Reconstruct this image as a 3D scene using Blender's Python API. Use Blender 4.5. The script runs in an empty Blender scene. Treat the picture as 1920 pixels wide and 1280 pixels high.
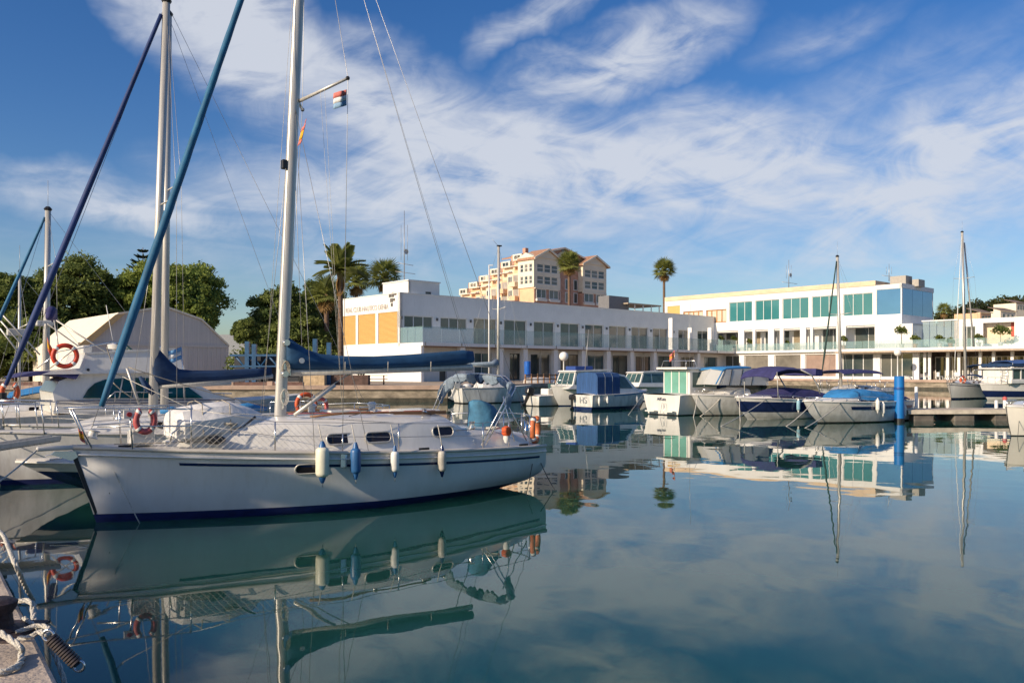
import bpy, math, random
import numpy as np
from mathutils import Vector, Matrix
R = math.radians
rng = random.Random(7)
sc = bpy.context.scene
col = sc.collection
# ------------------------------------------------------------------ camera
F_PX, CX, HZ, CAMZ = 1540.0, 960.0, 695.0, 2.15
cd = bpy.data.cameras.new('camera'); cam = bpy.data.objects.new('camera', cd); col.objects.link(cam)
cam.location = (0, 0, CAMZ); cam.rotation_euler = (R(90), 0, 0)
cd.sensor_fit = 'HORIZONTAL'; cd.sensor_width = 36; cd.lens = F_PX / 1920 * 36
cd.shift_y = (HZ - 640) / 1920; cd.clip_start = .05; cd.clip_end = 6000
sc.camera = cam
# ------------------------------------------------------------------ light
SUN_EL = R(24); SUN_AZ = (-.785, -.619)
sl = bpy.data.lights.new('sun', 'SUN'); sl.energy = 4.4; sl.angle = R(.6); sl.color = (1, .83, .62)
so = bpy.data.objects.new('sun', sl); col.objects.link(so)
sdir = Vector((SUN_AZ[0] * math.cos(SUN_EL), SUN_AZ[1] * math.cos(SUN_EL), math.sin(SUN_EL)))
so.rotation_euler = sdir.to_track_quat('Z', 'Y').to_euler(); so.location = (-40, -30, 40)
# ------------------------------------------------------------------ world: sky and cirrus
w = bpy.data.worlds.new('World'); sc.world = w; w.use_nodes = True
nt = w.node_tree; N = nt.nodes; Lk = nt.links
for n in list(N): N.remove(n)
def wn(t, **k):
    n = N.new(t)
    for a, b in k.items(): setattr(n, a, b)
    return n
def wmath(op, a, b=None, c=None, clamp=False):
    n = wn('ShaderNodeMath', operation=op, use_clamp=clamp)
    for i, v in enumerate((a, b, c)):
        if v is None: continue
        if isinstance(v, (int, float)): n.inputs[i].default_value = v
        else: Lk.new(v, n.inputs[i])
    return n.outputs[0]
def wmap(vec, loc=(0, 0, 0), rot=0, scale=(1, 1, 1)):
    n = wn('ShaderNodeMapping', vector_type='TEXTURE')
    n.inputs['Location'].default_value = loc; n.inputs['Rotation'].default_value = (0, 0, rot); n.inputs['Scale'].default_value = scale
    Lk.new(vec, n.inputs['Vector']); return n.outputs[0]
sky = wn('ShaderNodeTexSky', sky_type='NISHITA', sun_disc=False, sun_elevation=SUN_EL,
         sun_rotation=math.atan2(SUN_AZ[0], SUN_AZ[1]), air_density=1.0, dust_density=.9, ozone_density=3.0, altitude=0)
tc = wn('ShaderNodeTexCoord'); sep = wn('ShaderNodeSeparateXYZ'); Lk.new(tc.outputs['Generated'], sep.inputs[0])
az = wmath('ARCTAN2', sep.outputs[0], sep.outputs[1])
el = wmath('ARCSINE', sep.outputs[2])
ae = wn('ShaderNodeCombineXYZ'); Lk.new(az, ae.inputs[0]); Lk.new(el, ae.inputs[1])
AE = ae.outputs[0]
# streaky plane coordinates for the cirrus
zz = wmath('ADD', wmath('MAXIMUM', sep.outputs[2], 0.0), .22)
pl = wn('ShaderNodeCombineXYZ'); Lk.new(wmath('DIVIDE', sep.outputs[0], zz), pl.inputs[0]); Lk.new(wmath('DIVIDE', sep.outputs[1], zz), pl.inputs[1])
def wnoise(vec, scale, detail=6, rough=.6, dist=0.0):
    n = wn('ShaderNodeTexNoise'); n.inputs['Scale'].default_value = scale; n.inputs['Detail'].default_value = detail
    n.inputs['Roughness'].default_value = rough; n.inputs['Distortion'].default_value = dist
    Lk.new(vec, n.inputs['Vector']); return n
wob = wnoise(AE, 5.0, 5, .6)
wv = wn('ShaderNodeVectorMath', operation='MULTIPLY_ADD'); Lk.new(wob.outputs['Color'], wv.inputs[0])
wv.inputs[1].default_value = (.17, .10, 0); wv.inputs[2].default_value = (0, 0, 0)
wv2 = wn('ShaderNodeVectorMath', operation='ADD'); Lk.new(AE, wv2.inputs[0]); Lk.new(wv.outputs[0], wv2.inputs[1])
wv3 = wn('ShaderNodeVectorMath', operation='SUBTRACT'); Lk.new(wv2.outputs[0], wv3.inputs[0]); wv3.inputs[1].default_value = (.085, .05, 0)
AW = wv3.outputs[0]
def blob(px, py, rx, ry, rot, amt):
    a = math.atan((px - CX) / F_PX); e = math.atan((HZ - py) / F_PX * math.cos(a))
    g = wn('ShaderNodeTexGradient', gradient_type='SPHERICAL')
    Lk.new(wmap(AW, (a, e, 0), R(rot), (rx / F_PX, ry / F_PX, 1)), g.inputs[0])
    return wmath('MULTIPLY', wmath('POWER', g.outputs['Fac'], .75), amt)
masks = [blob(440, 40, 330, 150, -38, 1.2), blob(700, 220, 380, 160, -22, 1.05), blob(900, 300, 480, 170, -8, 1.1),
         blob(1150, 110, 300, 85, 18, 1.05), blob(1010, 25, 190, 42, 26, .75), blob(1250, 320, 640, 150, -3, 1.1),
         blob(1760, 330, 460, 160, 20, 1.0), blob(860, 380, 640, 125, 0, .95), blob(280, 395, 330, 50, -4, .85),
         blob(1540, 60, 190, 50, 8, .4), blob(1420, 450, 760, 110, 0, .5), blob(560, 190, 200, 80, -30, .6), blob(700, 480, 900, 90, 0, .42), blob(1650, 170, 330, 90, 15, .40), blob(60, 330, 160, 30, 0, .5), blob(1000, 230, 300, 90, -5, .9)]
m = masks[0]
for k in masks[1:]: m = wmath('MAXIMUM', m, k)
# scattered cirrus away from the view
far_n = wnoise(wmap(pl.outputs[0], (4, 2, 0), .5, (1.6, .9, 1)), .55, 3, .5)
behind = wmath('MULTIPLY', wmath('SUBTRACT', far_n.outputs['Fac'], .42), 2.2, None, True)
infront = wmath('MULTIPLY', wmath('SUBTRACT', sep.outputs[1], .72), 12.0, None, True)
m = wmath('ADD', m, wmath('MULTIPLY', behind, wmath('SUBTRACT', 1.0, infront)))
st1 = wnoise(wmap(pl.outputs[0], (0, 0, 0), R(28), (1.0, .38, 1)), 1.9, 8, .58, .9)
st2 = wnoise(wmap(AE, (0, 0, 0), R(14), (1.0, .40, 1)), 9, 9, .60, 1.1)
tx = wmath('ADD', wmath('MULTIPLY', st1.outputs['Fac'], .62), wmath('MULTIPLY', st2.outputs['Fac'], .80))
tx = wmath('SUBTRACT', tx, .33)
cl = wmath('MULTIPLY', m, wmath('MULTIPLY', tx, 2.7), None, True)
rmp = wn('ShaderNodeMapRange', interpolation_type='SMOOTHSTEP'); Lk.new(cl, rmp.inputs['Value'])
rmp.inputs['From Min'].default_value = .0; rmp.inputs['From Max'].default_value = 1.12; rmp.inputs['To Max'].default_value = .92
hsv = wn('ShaderNodeHueSaturation'); hsv.inputs['Saturation'].default_value = 1.32; hsv.inputs['Hue'].default_value = .512; Lk.new(sky.outputs[0], hsv.inputs['Color'])
mx = wn('ShaderNodeMix', data_type='RGBA'); Lk.new(rmp.outputs[0], mx.inputs['Factor']); Lk.new(hsv.outputs[0], mx.inputs['A'])
mx.inputs['B'].default_value = (5.6, 5.9, 6.55, 1)
bg = wn('ShaderNodeBackground'); bg.inputs['Strength'].default_value = .093; Lk.new(mx.outputs['Result'], bg.inputs['Color'])
wo = wn('ShaderNodeOutputWorld'); Lk.new(bg.outputs[0], wo.inputs['Surface'])
sc.view_settings.view_transform = 'Standard'; sc.view_settings.look = 'None'
sc.view_settings.exposure = .36; sc.view_settings.gamma = 1; sc.view_settings.use_curve_mapping = False
sc.render.engine = 'CYCLES'; sc.cycles.max_bounces = 6; sc.cycles.transparent_max_bounces = 12
sc.cycles.caustics_reflective = False; sc.cycles.caustics_refractive = False

# ------------------------------------------------------------------ materials
MATS = {}
def mat(name, rgb, rough=.5, metal=0.0, var=.10, scale=3.0, bump=0.0, bscale=None, rgb2=None, spec=.5, stretch=(1, 1, 1), coat=0.0, lo=.35, hi=.65, detail=6, world=False, rnd=0.0):
    if name in MATS: return MATS[name]
    mt = bpy.data.materials.new(name); mt.use_nodes = True; t = mt.node_tree; p = t.nodes['Principled BSDF']
    p.inputs['Roughness'].default_value = rough; p.inputs['Metallic'].default_value = metal
    p.inputs['Specular IOR Level'].default_value = spec; p.inputs['Coat Weight'].default_value = coat; p.inputs['Coat Roughness'].default_value = .12
    tcn = t.nodes.new('ShaderNodeTexCoord'); mp = t.nodes.new('ShaderNodeMapping'); mp.inputs['Scale'].default_value = stretch
    if world:
        gn = t.nodes.new('ShaderNodeNewGeometry'); t.links.new(gn.outputs['Position'], mp.inputs[0])
    else: t.links.new(tcn.outputs['Object'], mp.inputs[0])
    nz = t.nodes.new('ShaderNodeTexNoise'); nz.inputs['Scale'].default_value = scale; nz.inputs['Detail'].default_value = detail; nz.inputs['Roughness'].default_value = .6
    t.links.new(mp.outputs[0], nz.inputs['Vector'])
    rp = t.nodes.new('ShaderNodeMapRange'); t.links.new(nz.outputs['Fac'], rp.inputs['Value']); rp.inputs['From Min'].default_value = lo; rp.inputs['From Max'].default_value = hi
    mi = t.nodes.new('ShaderNodeMix'); mi.data_type = 'RGBA'; 
    fac = rp.outputs[0]
    if rnd:
        oi = t.nodes.new('ShaderNodeObjectInfo'); mr_ = t.nodes.new('ShaderNodeMix'); mr_.inputs['Factor'].default_value = rnd
        pw_ = t.nodes.new('ShaderNodeMath'); pw_.operation = 'POWER'; pw_.inputs[1].default_value = 2.0; t.links.new(oi.outputs['Random'], pw_.inputs[0])
        t.links.new(fac, mr_.inputs['A']); t.links.new(pw_.outputs[0], mr_.inputs['B']); fac = mr_.outputs['Result']
    t.links.new(fac, mi.inputs['Factor'])
    a = tuple(min(1, c * (1 + var * .6)) for c in rgb); b = rgb2 or tuple(c * (1 - var) for c in rgb)
    mi.inputs['A'].default_value = (*a, 1); mi.inputs['B'].default_value = (*b, 1)
    t.links.new(mi.outputs['Result'], p.inputs['Base Color'])
    if bump:
        n2 = t.nodes.new('ShaderNodeTexNoise'); n2.inputs['Scale'].default_value = bscale or scale * 4; n2.inputs['Detail'].default_value = 5
        t.links.new(mp.outputs[0], n2.inputs['Vector'])
        bn = t.nodes.new('ShaderNodeBump'); bn.inputs['Strength'].default_value = bump; bn.inputs['Distance'].default_value = .02
        t.links.new(n2.outputs['Fac'], bn.inputs['Height']); t.links.new(bn.outputs[0], p.inputs['Normal'])
    MATS[name] = mt; return mt
def grime(mt, z0, z1, rgb, amt, streak=.5):
    """waterline scum and run-off streaks on a hull or wall"""
    t = mt.node_tree; p = t.nodes['Principled BSDF']; src = p.inputs['Base Color'].links[0].from_socket
    tcn = t.nodes.new('ShaderNodeTexCoord'); sp = t.nodes.new('ShaderNodeSeparateXYZ'); t.links.new(tcn.outputs['Object'], sp.inputs[0])
    mr = t.nodes.new('ShaderNodeMapRange'); mr.inputs['From Min'].default_value = z0; mr.inputs['From Max'].default_value = z1; mr.inputs['To Min'].default_value = 1; mr.inputs['To Max'].default_value = 0; t.links.new(sp.outputs[2], mr.inputs['Value'])
    mp = t.nodes.new('ShaderNodeMapping'); mp.inputs['Scale'].default_value = (9, 9, .5); t.links.new(tcn.outputs['Object'], mp.inputs[0])
    nz = t.nodes.new('ShaderNodeTexNoise'); nz.inputs['Scale'].default_value = 1.6; nz.inputs['Detail'].default_value = 6; t.links.new(mp.outputs[0], nz.inputs['Vector'])
    r2 = t.nodes.new('ShaderNodeMapRange'); r2.inputs['From Min'].default_value = .50; r2.inputs['From Max'].default_value = .78; r2.inputs['To Max'].default_value = streak; t.links.new(nz.outputs['Fac'], r2.inputs['Value'])
    n3 = t.nodes.new('ShaderNodeTexNoise'); n3.inputs['Scale'].default_value = 5; n3.inputs['Detail'].default_value = 5; t.links.new(tcn.outputs['Object'], n3.inputs['Vector'])
    m1 = t.nodes.new('ShaderNodeMath'); m1.operation = 'MULTIPLY'; t.links.new(mr.outputs[0], m1.inputs[0]); t.links.new(n3.outputs['Fac'], m1.inputs[1])
    m2 = t.nodes.new('ShaderNodeMath'); m2.operation = 'MAXIMUM'; t.links.new(m1.outputs[0], m2.inputs[0]); t.links.new(r2.outputs[0], m2.inputs[1])
    m3 = t.nodes.new('ShaderNodeMath'); m3.operation = 'MULTIPLY'; m3.inputs[1].default_value = amt; m3.use_clamp = True; t.links.new(m2.outputs[0], m3.inputs[0])
    mi = t.nodes.new('ShaderNodeMix'); mi.data_type = 'RGBA'; t.links.new(m3.outputs[0], mi.inputs['Factor']); t.links.new(src, mi.inputs['A']); mi.inputs['B'].default_value = (*rgb, 1); t.links.new(mi.outputs['Result'], p.inputs['Base Color'])
    return mt
def glassy(name, tint, alpha, rough=.02):
    mt = bpy.data.materials.new(name); mt.use_nodes = True; t = mt.node_tree
    p = t.nodes['Principled BSDF']; p.inputs['Base Color'].default_value = (*tint, 1); p.inputs['Roughness'].default_value = rough
    p.inputs['Alpha'].default_value = alpha; p.inputs['IOR'].default_value = 1.5
    nz = t.nodes.new('ShaderNodeTexNoise'); nz.inputs['Scale'].default_value = .8
    mr = t.nodes.new('ShaderNodeMapRange'); mr.inputs['To Min'].default_value = alpha * .85; mr.inputs['To Max'].default_value = min(1, alpha * 1.15)
    t.links.new(nz.outputs['Fac'], mr.inputs['Value']); t.links.new(mr.outputs[0], p.inputs['Alpha'])
    MATS[name] = mt; return mt
gel = mat('gelcoat_white', (.72, .70, .66), .22, var=.07, scale=2.2, stretch=(1, 1, .35), coat=.3)
gelg = mat('gelcoat_weathered', (.66, .65, .63), .3, var=.22, scale=3.5, stretch=(1, 1, .3), coat=.2)
deckm = mat('deck_nonskid', (.66, .63, .58), .6, var=.12, scale=6, bump=.2, bscale=80)
navy = mat('navy_gelcoat', (.012, .022, .085), .18, var=.2, coat=.4)
blueaf = mat('blue_antifouling', (.010, .018, .10), .5, var=.35, scale=6, stretch=(1, 1, 3))
black = mat('black_rubber', (.018, .018, .02), .45, var=.2)
alu = mat('mast_aluminium', (.55, .53, .49), .38, metal=.3, var=.12, scale=4, stretch=(6, 6, .4))
steel = mat('stainless_steel', (.70, .69, .67), .2, metal=.9, var=.06)
wire = mat('rigging_wire', (.42, .41, .40), .4, metal=.6, var=.1)
canvas = mat('blue_canvas', (.014, .072, .165), .8, var=.30, scale=5, bump=.6, bscale=9, stretch=(.4, 1, 1))
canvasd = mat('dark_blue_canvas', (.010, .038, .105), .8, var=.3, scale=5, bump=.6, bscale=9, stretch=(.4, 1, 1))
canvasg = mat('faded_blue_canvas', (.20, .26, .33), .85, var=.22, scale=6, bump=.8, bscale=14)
canvasc = mat('cyan_blue_canvas', (.03, .20, .46), .8, var=.2, scale=4, bump=.5, bscale=8)
canvasp = mat('purple_navy_canvas', (.035, .035, .13), .8, var=.25, scale=4, bump=.5, bscale=8)
jibm = mat('furled_jib_blue', (.010, .115, .235), .7, var=.35, scale=3, bump=.5, bscale=6, stretch=(1, 1, .5))
jibd = mat('furled_jib_navy', (.010, .035, .145), .7, var=.35, scale=3, bump=.5, bscale=6, stretch=(1, 1, .5))
orange = mat('orange_foam', (.62, .10, .025), .55, var=.25, scale=9)
redf = mat('faded_red_foam', (.55, .11, .10), .6, var=.25, scale=9)
tape = mat('reflective_tape', (.75, .74, .70), .4, var=.1)
cream = mat('cream_vinyl', (.72, .70, .56), .4, var=.1, scale=8)
greyv = mat('weathered_vinyl', (.45, .42, .37), .45, var=.25, scale=8)
bluev = mat('blue_vinyl', (.03, .12, .30), .4, var=.15)
rope = mat('white_rope', (.58, .55, .49), .85, var=.3, scale=40, bump=.8, bscale=90)
roped = mat('weathered_rope', (.42, .37, .29), .85, var=.3, scale=40, bump=.8, bscale=90)
tarp = mat('white_tarpaulin', (.74, .72, .69), .6, var=.1, scale=4, bump=.7, bscale=7)
darkwin = mat('tinted_acrylic', (.018, .014, .018), .08, var=.3)
bglass = mat('boat_glass', (.05, .10, .10), .04, var=.4, scale=1.5)
tealwin = mat('teal_boat_glass', (.006, .075, .085), .06, var=.4, scale=1.2)
wood = mat('varnished_teak', (.22, .105, .045), .5, var=.35, scale=6, stretch=(.3, 3, 3))
concrete = mat('concrete', (.36, .31, .26), .85, var=.25, scale=1.4, bump=.5, bscale=14, world=True)
grime(gelg, .05, .35, (.30, .27, .20), .7, .45)
grime(gel, -5, -4, (.42, .39, .33), .5, .45)
whitew = mat('white_render', (.80, .79, .76), .75, var=.05, scale=.6, bump=.1, bscale=12)
blackm = mat('engine_black', (.02, .02, .022), .3, var=.2)
motorw = mat('engine_white', (.6, .58, .54), .3, var=.15, scale=6)

# ------------------------------------------------------------------ mesh builder
class MB:
    def __init__(s): s.v = []; s.f = []
    def add(s, vs, fs):
        o = len(s.v); s.v += [tuple(v) for v in vs]; s.f += [tuple(i + o for i in f) for f in fs]; return s
    def box(s, x0, x1, y0, y1, z0, z1):
        return s.add([(x0, y0, z0), (x1, y0, z0), (x1, y1, z0), (x0, y1, z0), (x0, y0, z1), (x1, y0, z1), (x1, y1, z1), (x0, y1, z1)],
                     [(0, 3, 2, 1), (4, 5, 6, 7), (0, 1, 5, 4), (1, 2, 6, 5), (2, 3, 7, 6), (3, 0, 4, 7)])
    def loft(s, rings, cap=True, closed=True):
        n = len(rings[0]); vs = [p for r in rings for p in r]; fs = []
        for i in range(len(rings) - 1):
            for j in range(n if closed else n - 1):
                k = (j + 1) % n; fs.append((i * n + j, i * n + k, (i + 1) * n + k, (i + 1) * n + j))
        if cap and closed: fs += [tuple(range(n))[::-1], tuple(range((len(rings) - 1) * n, len(rings) * n))]
        return s.add(vs, fs)
    def tube(s, pts, r, seg=6, cap=True):
        pts = [Vector(p) for p in pts]; rs = r if isinstance(r, (list, tuple)) else [r] * len(pts); rings = []; up = None
        for i, p in enumerate(pts):
            t = (pts[min(i + 1, len(pts) - 1)] - pts[max(i - 1, 0)]).normalized()
            if up is None: up = Vector((0, 0, 1)) if abs(t.z) < .9 else Vector((1, 0, 0))
            a = (up - t * up.dot(t))
            if a.length < 1e-4: a = t.orthogonal()
            a.normalize(); b = t.cross(a); up = a
            rings.append([p + (a * math.cos(q) + b * math.sin(q)) * rs[i] for q in [2 * math.pi * k / seg for k in range(seg)]])
        return s.loft(rings, cap)
    def lathe(s, prof, seg=12, o=(0, 0, 0), axis=(0, 0, 1)):
        ax = Vector(axis).normalized(); a = ax.orthogonal().normalized(); b = ax.cross(a); o = Vector(o)
        return s.loft([[o + ax * z + (a * math.cos(q) + b * math.sin(q)) * max(r, .0005) for q in [2 * math.pi * k / seg for k in range(seg)]] for r, z in prof])
    def slab(s, poly, th, off=None):
        P = [Vector(p) for p in poly]; n = Vector((0, 0, 0))
        for i in range(len(P)): n += (P[i] - P[0]).cross(P[(i + 1) % len(P)] - P[0])
        n = n.normalized() * th if off is None else Vector(off)
        return s.loft([P, [p + n for p in P]])
    def torus(s, c, R0, r, axis=(0, 1, 0), seg=24, rs=8, a0=0, a1=2 * math.pi, oval=1.0):
        ax = Vector(axis).normalized(); u = Vector((0, 0, 1)) - ax * ax.z
        if u.length < 1e-3: u = Vector((1, 0, 0))
        u.normalize(); v = ax.cross(u); full = abs(a1 - a0 - 2 * math.pi) < 1e-3; n = seg + (0 if full else 1); rings = []
        for i in range(n):
            q = a0 + (a1 - a0) * i / seg; d = u * math.cos(q) * oval + v * math.sin(q); e = u * math.cos(q) + v * math.sin(q); p = Vector(c) + d * R0
            rings.append([p + (e * math.cos(k) + ax * math.sin(k)) * r for k in [2 * math.pi * j / rs for j in range(rs)]])
        if full: rings.append(rings[0]); return s.loft(rings, cap=False)
        return s.loft(rings)
    def sphere(s, c, r, seg=12, rings=8, sq=(1, 1, 1)):
        rr = []
        for i in range(rings + 1):
            t = math.pi * i / rings
            rr.append([(c[0] + max(math.sin(t), .002) * r * math.cos(q) * sq[0], c[1] + max(math.sin(t), .002) * r * math.sin(q) * sq[1], c[2] + math.cos(t) * r * sq[2]) for q in [2 * math.pi * k / seg for k in range(seg)]])
        return s.loft(rr)
    def build(s, name, m, parent=None, loc=None, rotz=0, smooth=None, bevel=0, fix=True):
        me = bpy.data.meshes.new(name); me.from_pydata(s.v, [], s.f)
        if fix:
            import bmesh
            b = bmesh.new(); b.from_mesh(me); bmesh.ops.recalc_face_normals(b, faces=b.faces); b.to_mesh(me); b.free()
        me.materials.append(m)
        if smooth: me.shade_smooth() if smooth is True else me.set_sharp_from_angle(angle=R(smooth)) if False else me.shade_smooth()
        o = bpy.data.objects.new(name, me); col.objects.link(o)
        if smooth and smooth is not True: me.set_sharp_from_angle(angle=R(smooth))
        if parent: o.parent = parent
        if loc is not None: o.location = loc
        if rotz: o.rotation_euler.z = rotz
        if bevel:
            bv = o.modifiers.new('bevel', 'BEVEL'); bv.width = bevel; bv.segments = 2; bv.limit_method = 'ANGLE'
        return o
def tag(o, label=None, cat=None, group=None, kind=None):
    if label: o['label'] = label
    if cat: o['category'] = cat
    if group: o['group'] = group
    if kind: o['kind'] = kind
    return o
def thing(name, label, cat, loc=(0, 0, 0), rotz=0, group=None):
    o = bpy.data.objects.new(name, None); col.objects.link(o); o.location = loc; o.rotation_euler = (0, 0, rotz); o.empty_display_size = .3
    return tag(o, label, cat, group)
def link_copy(o, parent, loc=None, rot=None, scale=None):
    c = o.copy(); col.objects.link(c); c.parent = parent
    if loc is not None: c.location = loc
    if rot is not None: c.rotation_euler = rot
    if scale is not None: c.scale = scale
    return c
def T(name, m, parent, pts, r, seg=6, smooth=True): return MB().tube(pts, r, seg).build(name, m, parent, smooth=smooth)
def arc(c, r, a0, a1, n, plane='xz'):
    return [(c[0] + r * math.cos(a0 + (a1 - a0) * i / n), c[1], c[2] + r * math.sin(a0 + (a1 - a0) * i / n)) for i in range(n + 1)]
def rrect(x0, x1, z0, z1, r, n=4):
    out = []
    for cx, cz, a in ((x1 - r, z1 - r, 0), (x0 + r, z1 - r, 90), (x0 + r, z0 + r, 180), (x1 - r, z0 + r, 270)):
        out += [(cx + r * math.cos(R(a + 90 * i / n)), cz + r * math.sin(R(a + 90 * i / n))) for i in range(n + 1)]
    return out
class Frame:
    """local axes of a boat or building standing on the ground plane; pt() meets a pixel ray with the plane y=side"""
    def __init__(s, ox, oy, ang): s.o = (ox, oy); s.a = ang; s.c = math.cos(ang); s.s = math.sin(ang)
    def w(s, x, y, z=0): return (s.o[0] + x * s.c - y * s.s, s.o[1] + x * s.s + y * s.c, z)
    def pt(s, px, py, side=0.0):
        a = (px - CX) / F_PX; Y = (side - s.o[0] * s.s + s.o[1] * s.c) / (s.c - a * s.s); X = a * Y
        return ((X - s.o[0]) * s.c + (Y - s.o[1]) * s.s, side, CAMZ - (py - HZ) / F_PX * Y)
    def ptx(s, px, py, x0=0.0):
        a = (px - CX) / F_PX; Y = (x0 + s.o[0] * s.c + s.o[1] * s.s) / (a * s.c + s.s); X = a * Y
        return (x0, -(X - s.o[0]) * s.s + (Y - s.o[1]) * s.c, CAMZ - (py - HZ) / F_PX * Y)
def ground(px, py, z=0.0):
    Y = F_PX * (CAMZ - z) / (py - HZ); return ((px - CX) / F_PX * Y, Y, z)
def at(px, py, Y): return ((px - CX) / F_PX * Y, Y, CAMZ - (py - HZ) / F_PX * Y)
# ================================================================== SETTING
ZG = 1.04
def water_material():
    mt = bpy.data.materials.new('harbour_water'); mt.use_nodes = True; t = mt.node_tree; p = t.nodes['Principled BSDF']
    p.inputs['Base Color'].default_value = (.011, .060, .047, 1); p.inputs['Roughness'].default_value = .012; p.inputs['IOR'].default_value = 1.36
    mt.cycles.use_transparent_shadow = True; p.subsurface_method = 'BURLEY'; p.inputs['Subsurface Weight'].default_value = 1.0; p.inputs['Subsurface Radius'].default_value = (1, 1, 1); p.inputs['Subsurface Scale'].default_value = 4.0
    g = t.nodes.new('ShaderNodeNewGeometry')
    def nz(scale, det, st):
        mp = t.nodes.new('ShaderNodeMapping'); mp.inputs['Scale'].default_value = st; mp.inputs['Rotation'].default_value = (0, 0, .35); t.links.new(g.outputs['Position'], mp.inputs[0])
        n = t.nodes.new('ShaderNodeTexNoise'); n.inputs['Scale'].default_value = scale; n.inputs['Detail'].default_value = det; t.links.new(mp.outputs[0], n.inputs['Vector']); return n.outputs['Fac']
    def mm(op, a, b):
        n = t.nodes.new('ShaderNodeMath'); n.operation = op
        for i, v in enumerate((a, b)):
            if isinstance(v, (int, float)): n.inputs[i].default_value = v
            else: t.links.new(v, n.inputs[i])
        return n.outputs[0]
    gust = nz(.06, 2, (1, 1, 1))
    h = mm('ADD', mm('MULTIPLY', nz(.55, 2, (1, 1, 1)), 1.0), mm('MULTIPLY', mm('MULTIPLY', nz(2.6, 3, (1, .8, 1)), .10), gust))
    b = t.nodes.new('ShaderNodeBump'); b.inputs['Strength'].default_value = 1.0; b.inputs['Distance'].default_value = .0075
    t.links.new(h, b.inputs['Height']); t.links.new(b.outputs[0], p.inputs['Normal'])
    rr = t.nodes.new('ShaderNodeMapRange'); rr.inputs['From Min'].default_value = .35; rr.inputs['From Max'].default_value = .7; rr.inputs['To Min'].default_value = .006; rr.inputs['To Max'].default_value = .03
    t.links.new(gust, rr.inputs['Value']); t.links.new(rr.outputs[0], p.inputs['Roughness'])
    return mt
tag(MB().add([(-1500, -300, 0), (1500, -300, 0), (1500, 2500, 0), (-1500, 2500, 0)], [(0, 1, 2, 3)]).build('water', water_material()), kind='structure')

paving = mat('sandy_paving', (.42, .33, .24), .9, var=.2, scale=.4, bump=.3, bscale=6, world=True)
quaywall = mat('quay_stone', (.30, .25, .19), .9, var=.5, scale=1.1, bump=.8, bscale=5, stretch=(1, 1, 2.2), world=True)
coping = mat('coping_stone', (.42, .30, .235), .85, var=.2, scale=1.5, world=True)
edge = [(-500, 57.3), (-4.5, 57.3), (33.4, 109.9), (65.8, 74.6), (92, 46), (500, 46)]
far = [(1400, 2400), (-1400, 2400)]
m_ = MB(); P = edge + far
m_.add([(x, y, ZG) for x, y in P], [tuple(range(len(P)))])
tag(m_.build('ground', paving), kind='structure')
m_ = MB()
for (a, b) in zip(edge[:-1], edge[1:]):
    d = Vector((b[0] - a[0], b[1] - a[1], 0)).normalized(); nn = Vector((-d.y, d.x, 0)); o = nn * -.06
    n = max(1, int((Vector(b) - Vector(a)).length / 6)) if abs(a[0]) < 400 and abs(b[0]) < 400 else 1
    m_.add([(a[0], a[1], ZG - .004), (b[0], b[1], ZG - .004), (b[0], b[1], -1.2), (a[0], a[1], -1.2)], [(0, 1, 2, 3)])
qw = m_.build('quay_wall', quaywall); tag(qw, kind='structure')
m_ = MB()
for (a, b) in zip(edge[:-1], edge[1:]):
    d = Vector((b[0] - a[0], b[1] - a[1], 0)).normalized(); nn = Vector((-d.y, d.x, 0))
    p0 = Vector((*a, 0)); p1 = Vector((*b, 0))
    m_.loft([[p + nn * k + Vector((0, 0, z)) for k, z in ((-.14, ZG - .2), (.75, ZG - .2), (.75, ZG + .09), (-.14, ZG + .09))] for p in (p0, p1)])
m_.build('quay_coping', coping, qw)
# dark mottled band along the foot of the quay wall
m_ = MB()
for (a, b) in zip(edge[:4], edge[1:5]):
    d = Vector((b[0] - a[0], b[1] - a[1], 0)).normalized(); nn = Vector((-d.y, d.x, 0)) * -.05
    m_.add([(a[0] + nn.x, a[1] + nn.y, .26), (b[0] + nn.x, b[1] + nn.y, .26), (b[0] + nn.x, b[1] + nn.y, -.6), (a[0] + nn.x, a[1] + nn.y, -.6)], [(0, 1, 2, 3)])
m_.build('waterline_band', mat('dark_mottled_band', (.05, .045, .03), .6, var=.5, scale=3, world=True), qw)

# ---- near quay corner bottom left
ZQ = .60
QA = Frame(-2.17, 3.95, math.atan2(.814, -.580))     # x runs along the edge away from the camera, +y to the land side
q0 = ground(112, 1280, ZQ); q1 = ground(0, 1062, ZQ)
QA = Frame(q0[0], q0[1], math.atan2(q1[1] - q0[1], q1[0] - q0[0]))
qc = mat('quay_concrete', (.46, .38, .31), .9, var=.28, scale=2.2, bump=.6, bscale=30, world=True)
nq = tag(MB().box(-6, 24, 0, 30, -1.2, ZQ).build('near_quay', qc, loc=(*QA.o, 0), rotz=QA.a, bevel=.03), kind='structure')
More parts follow.
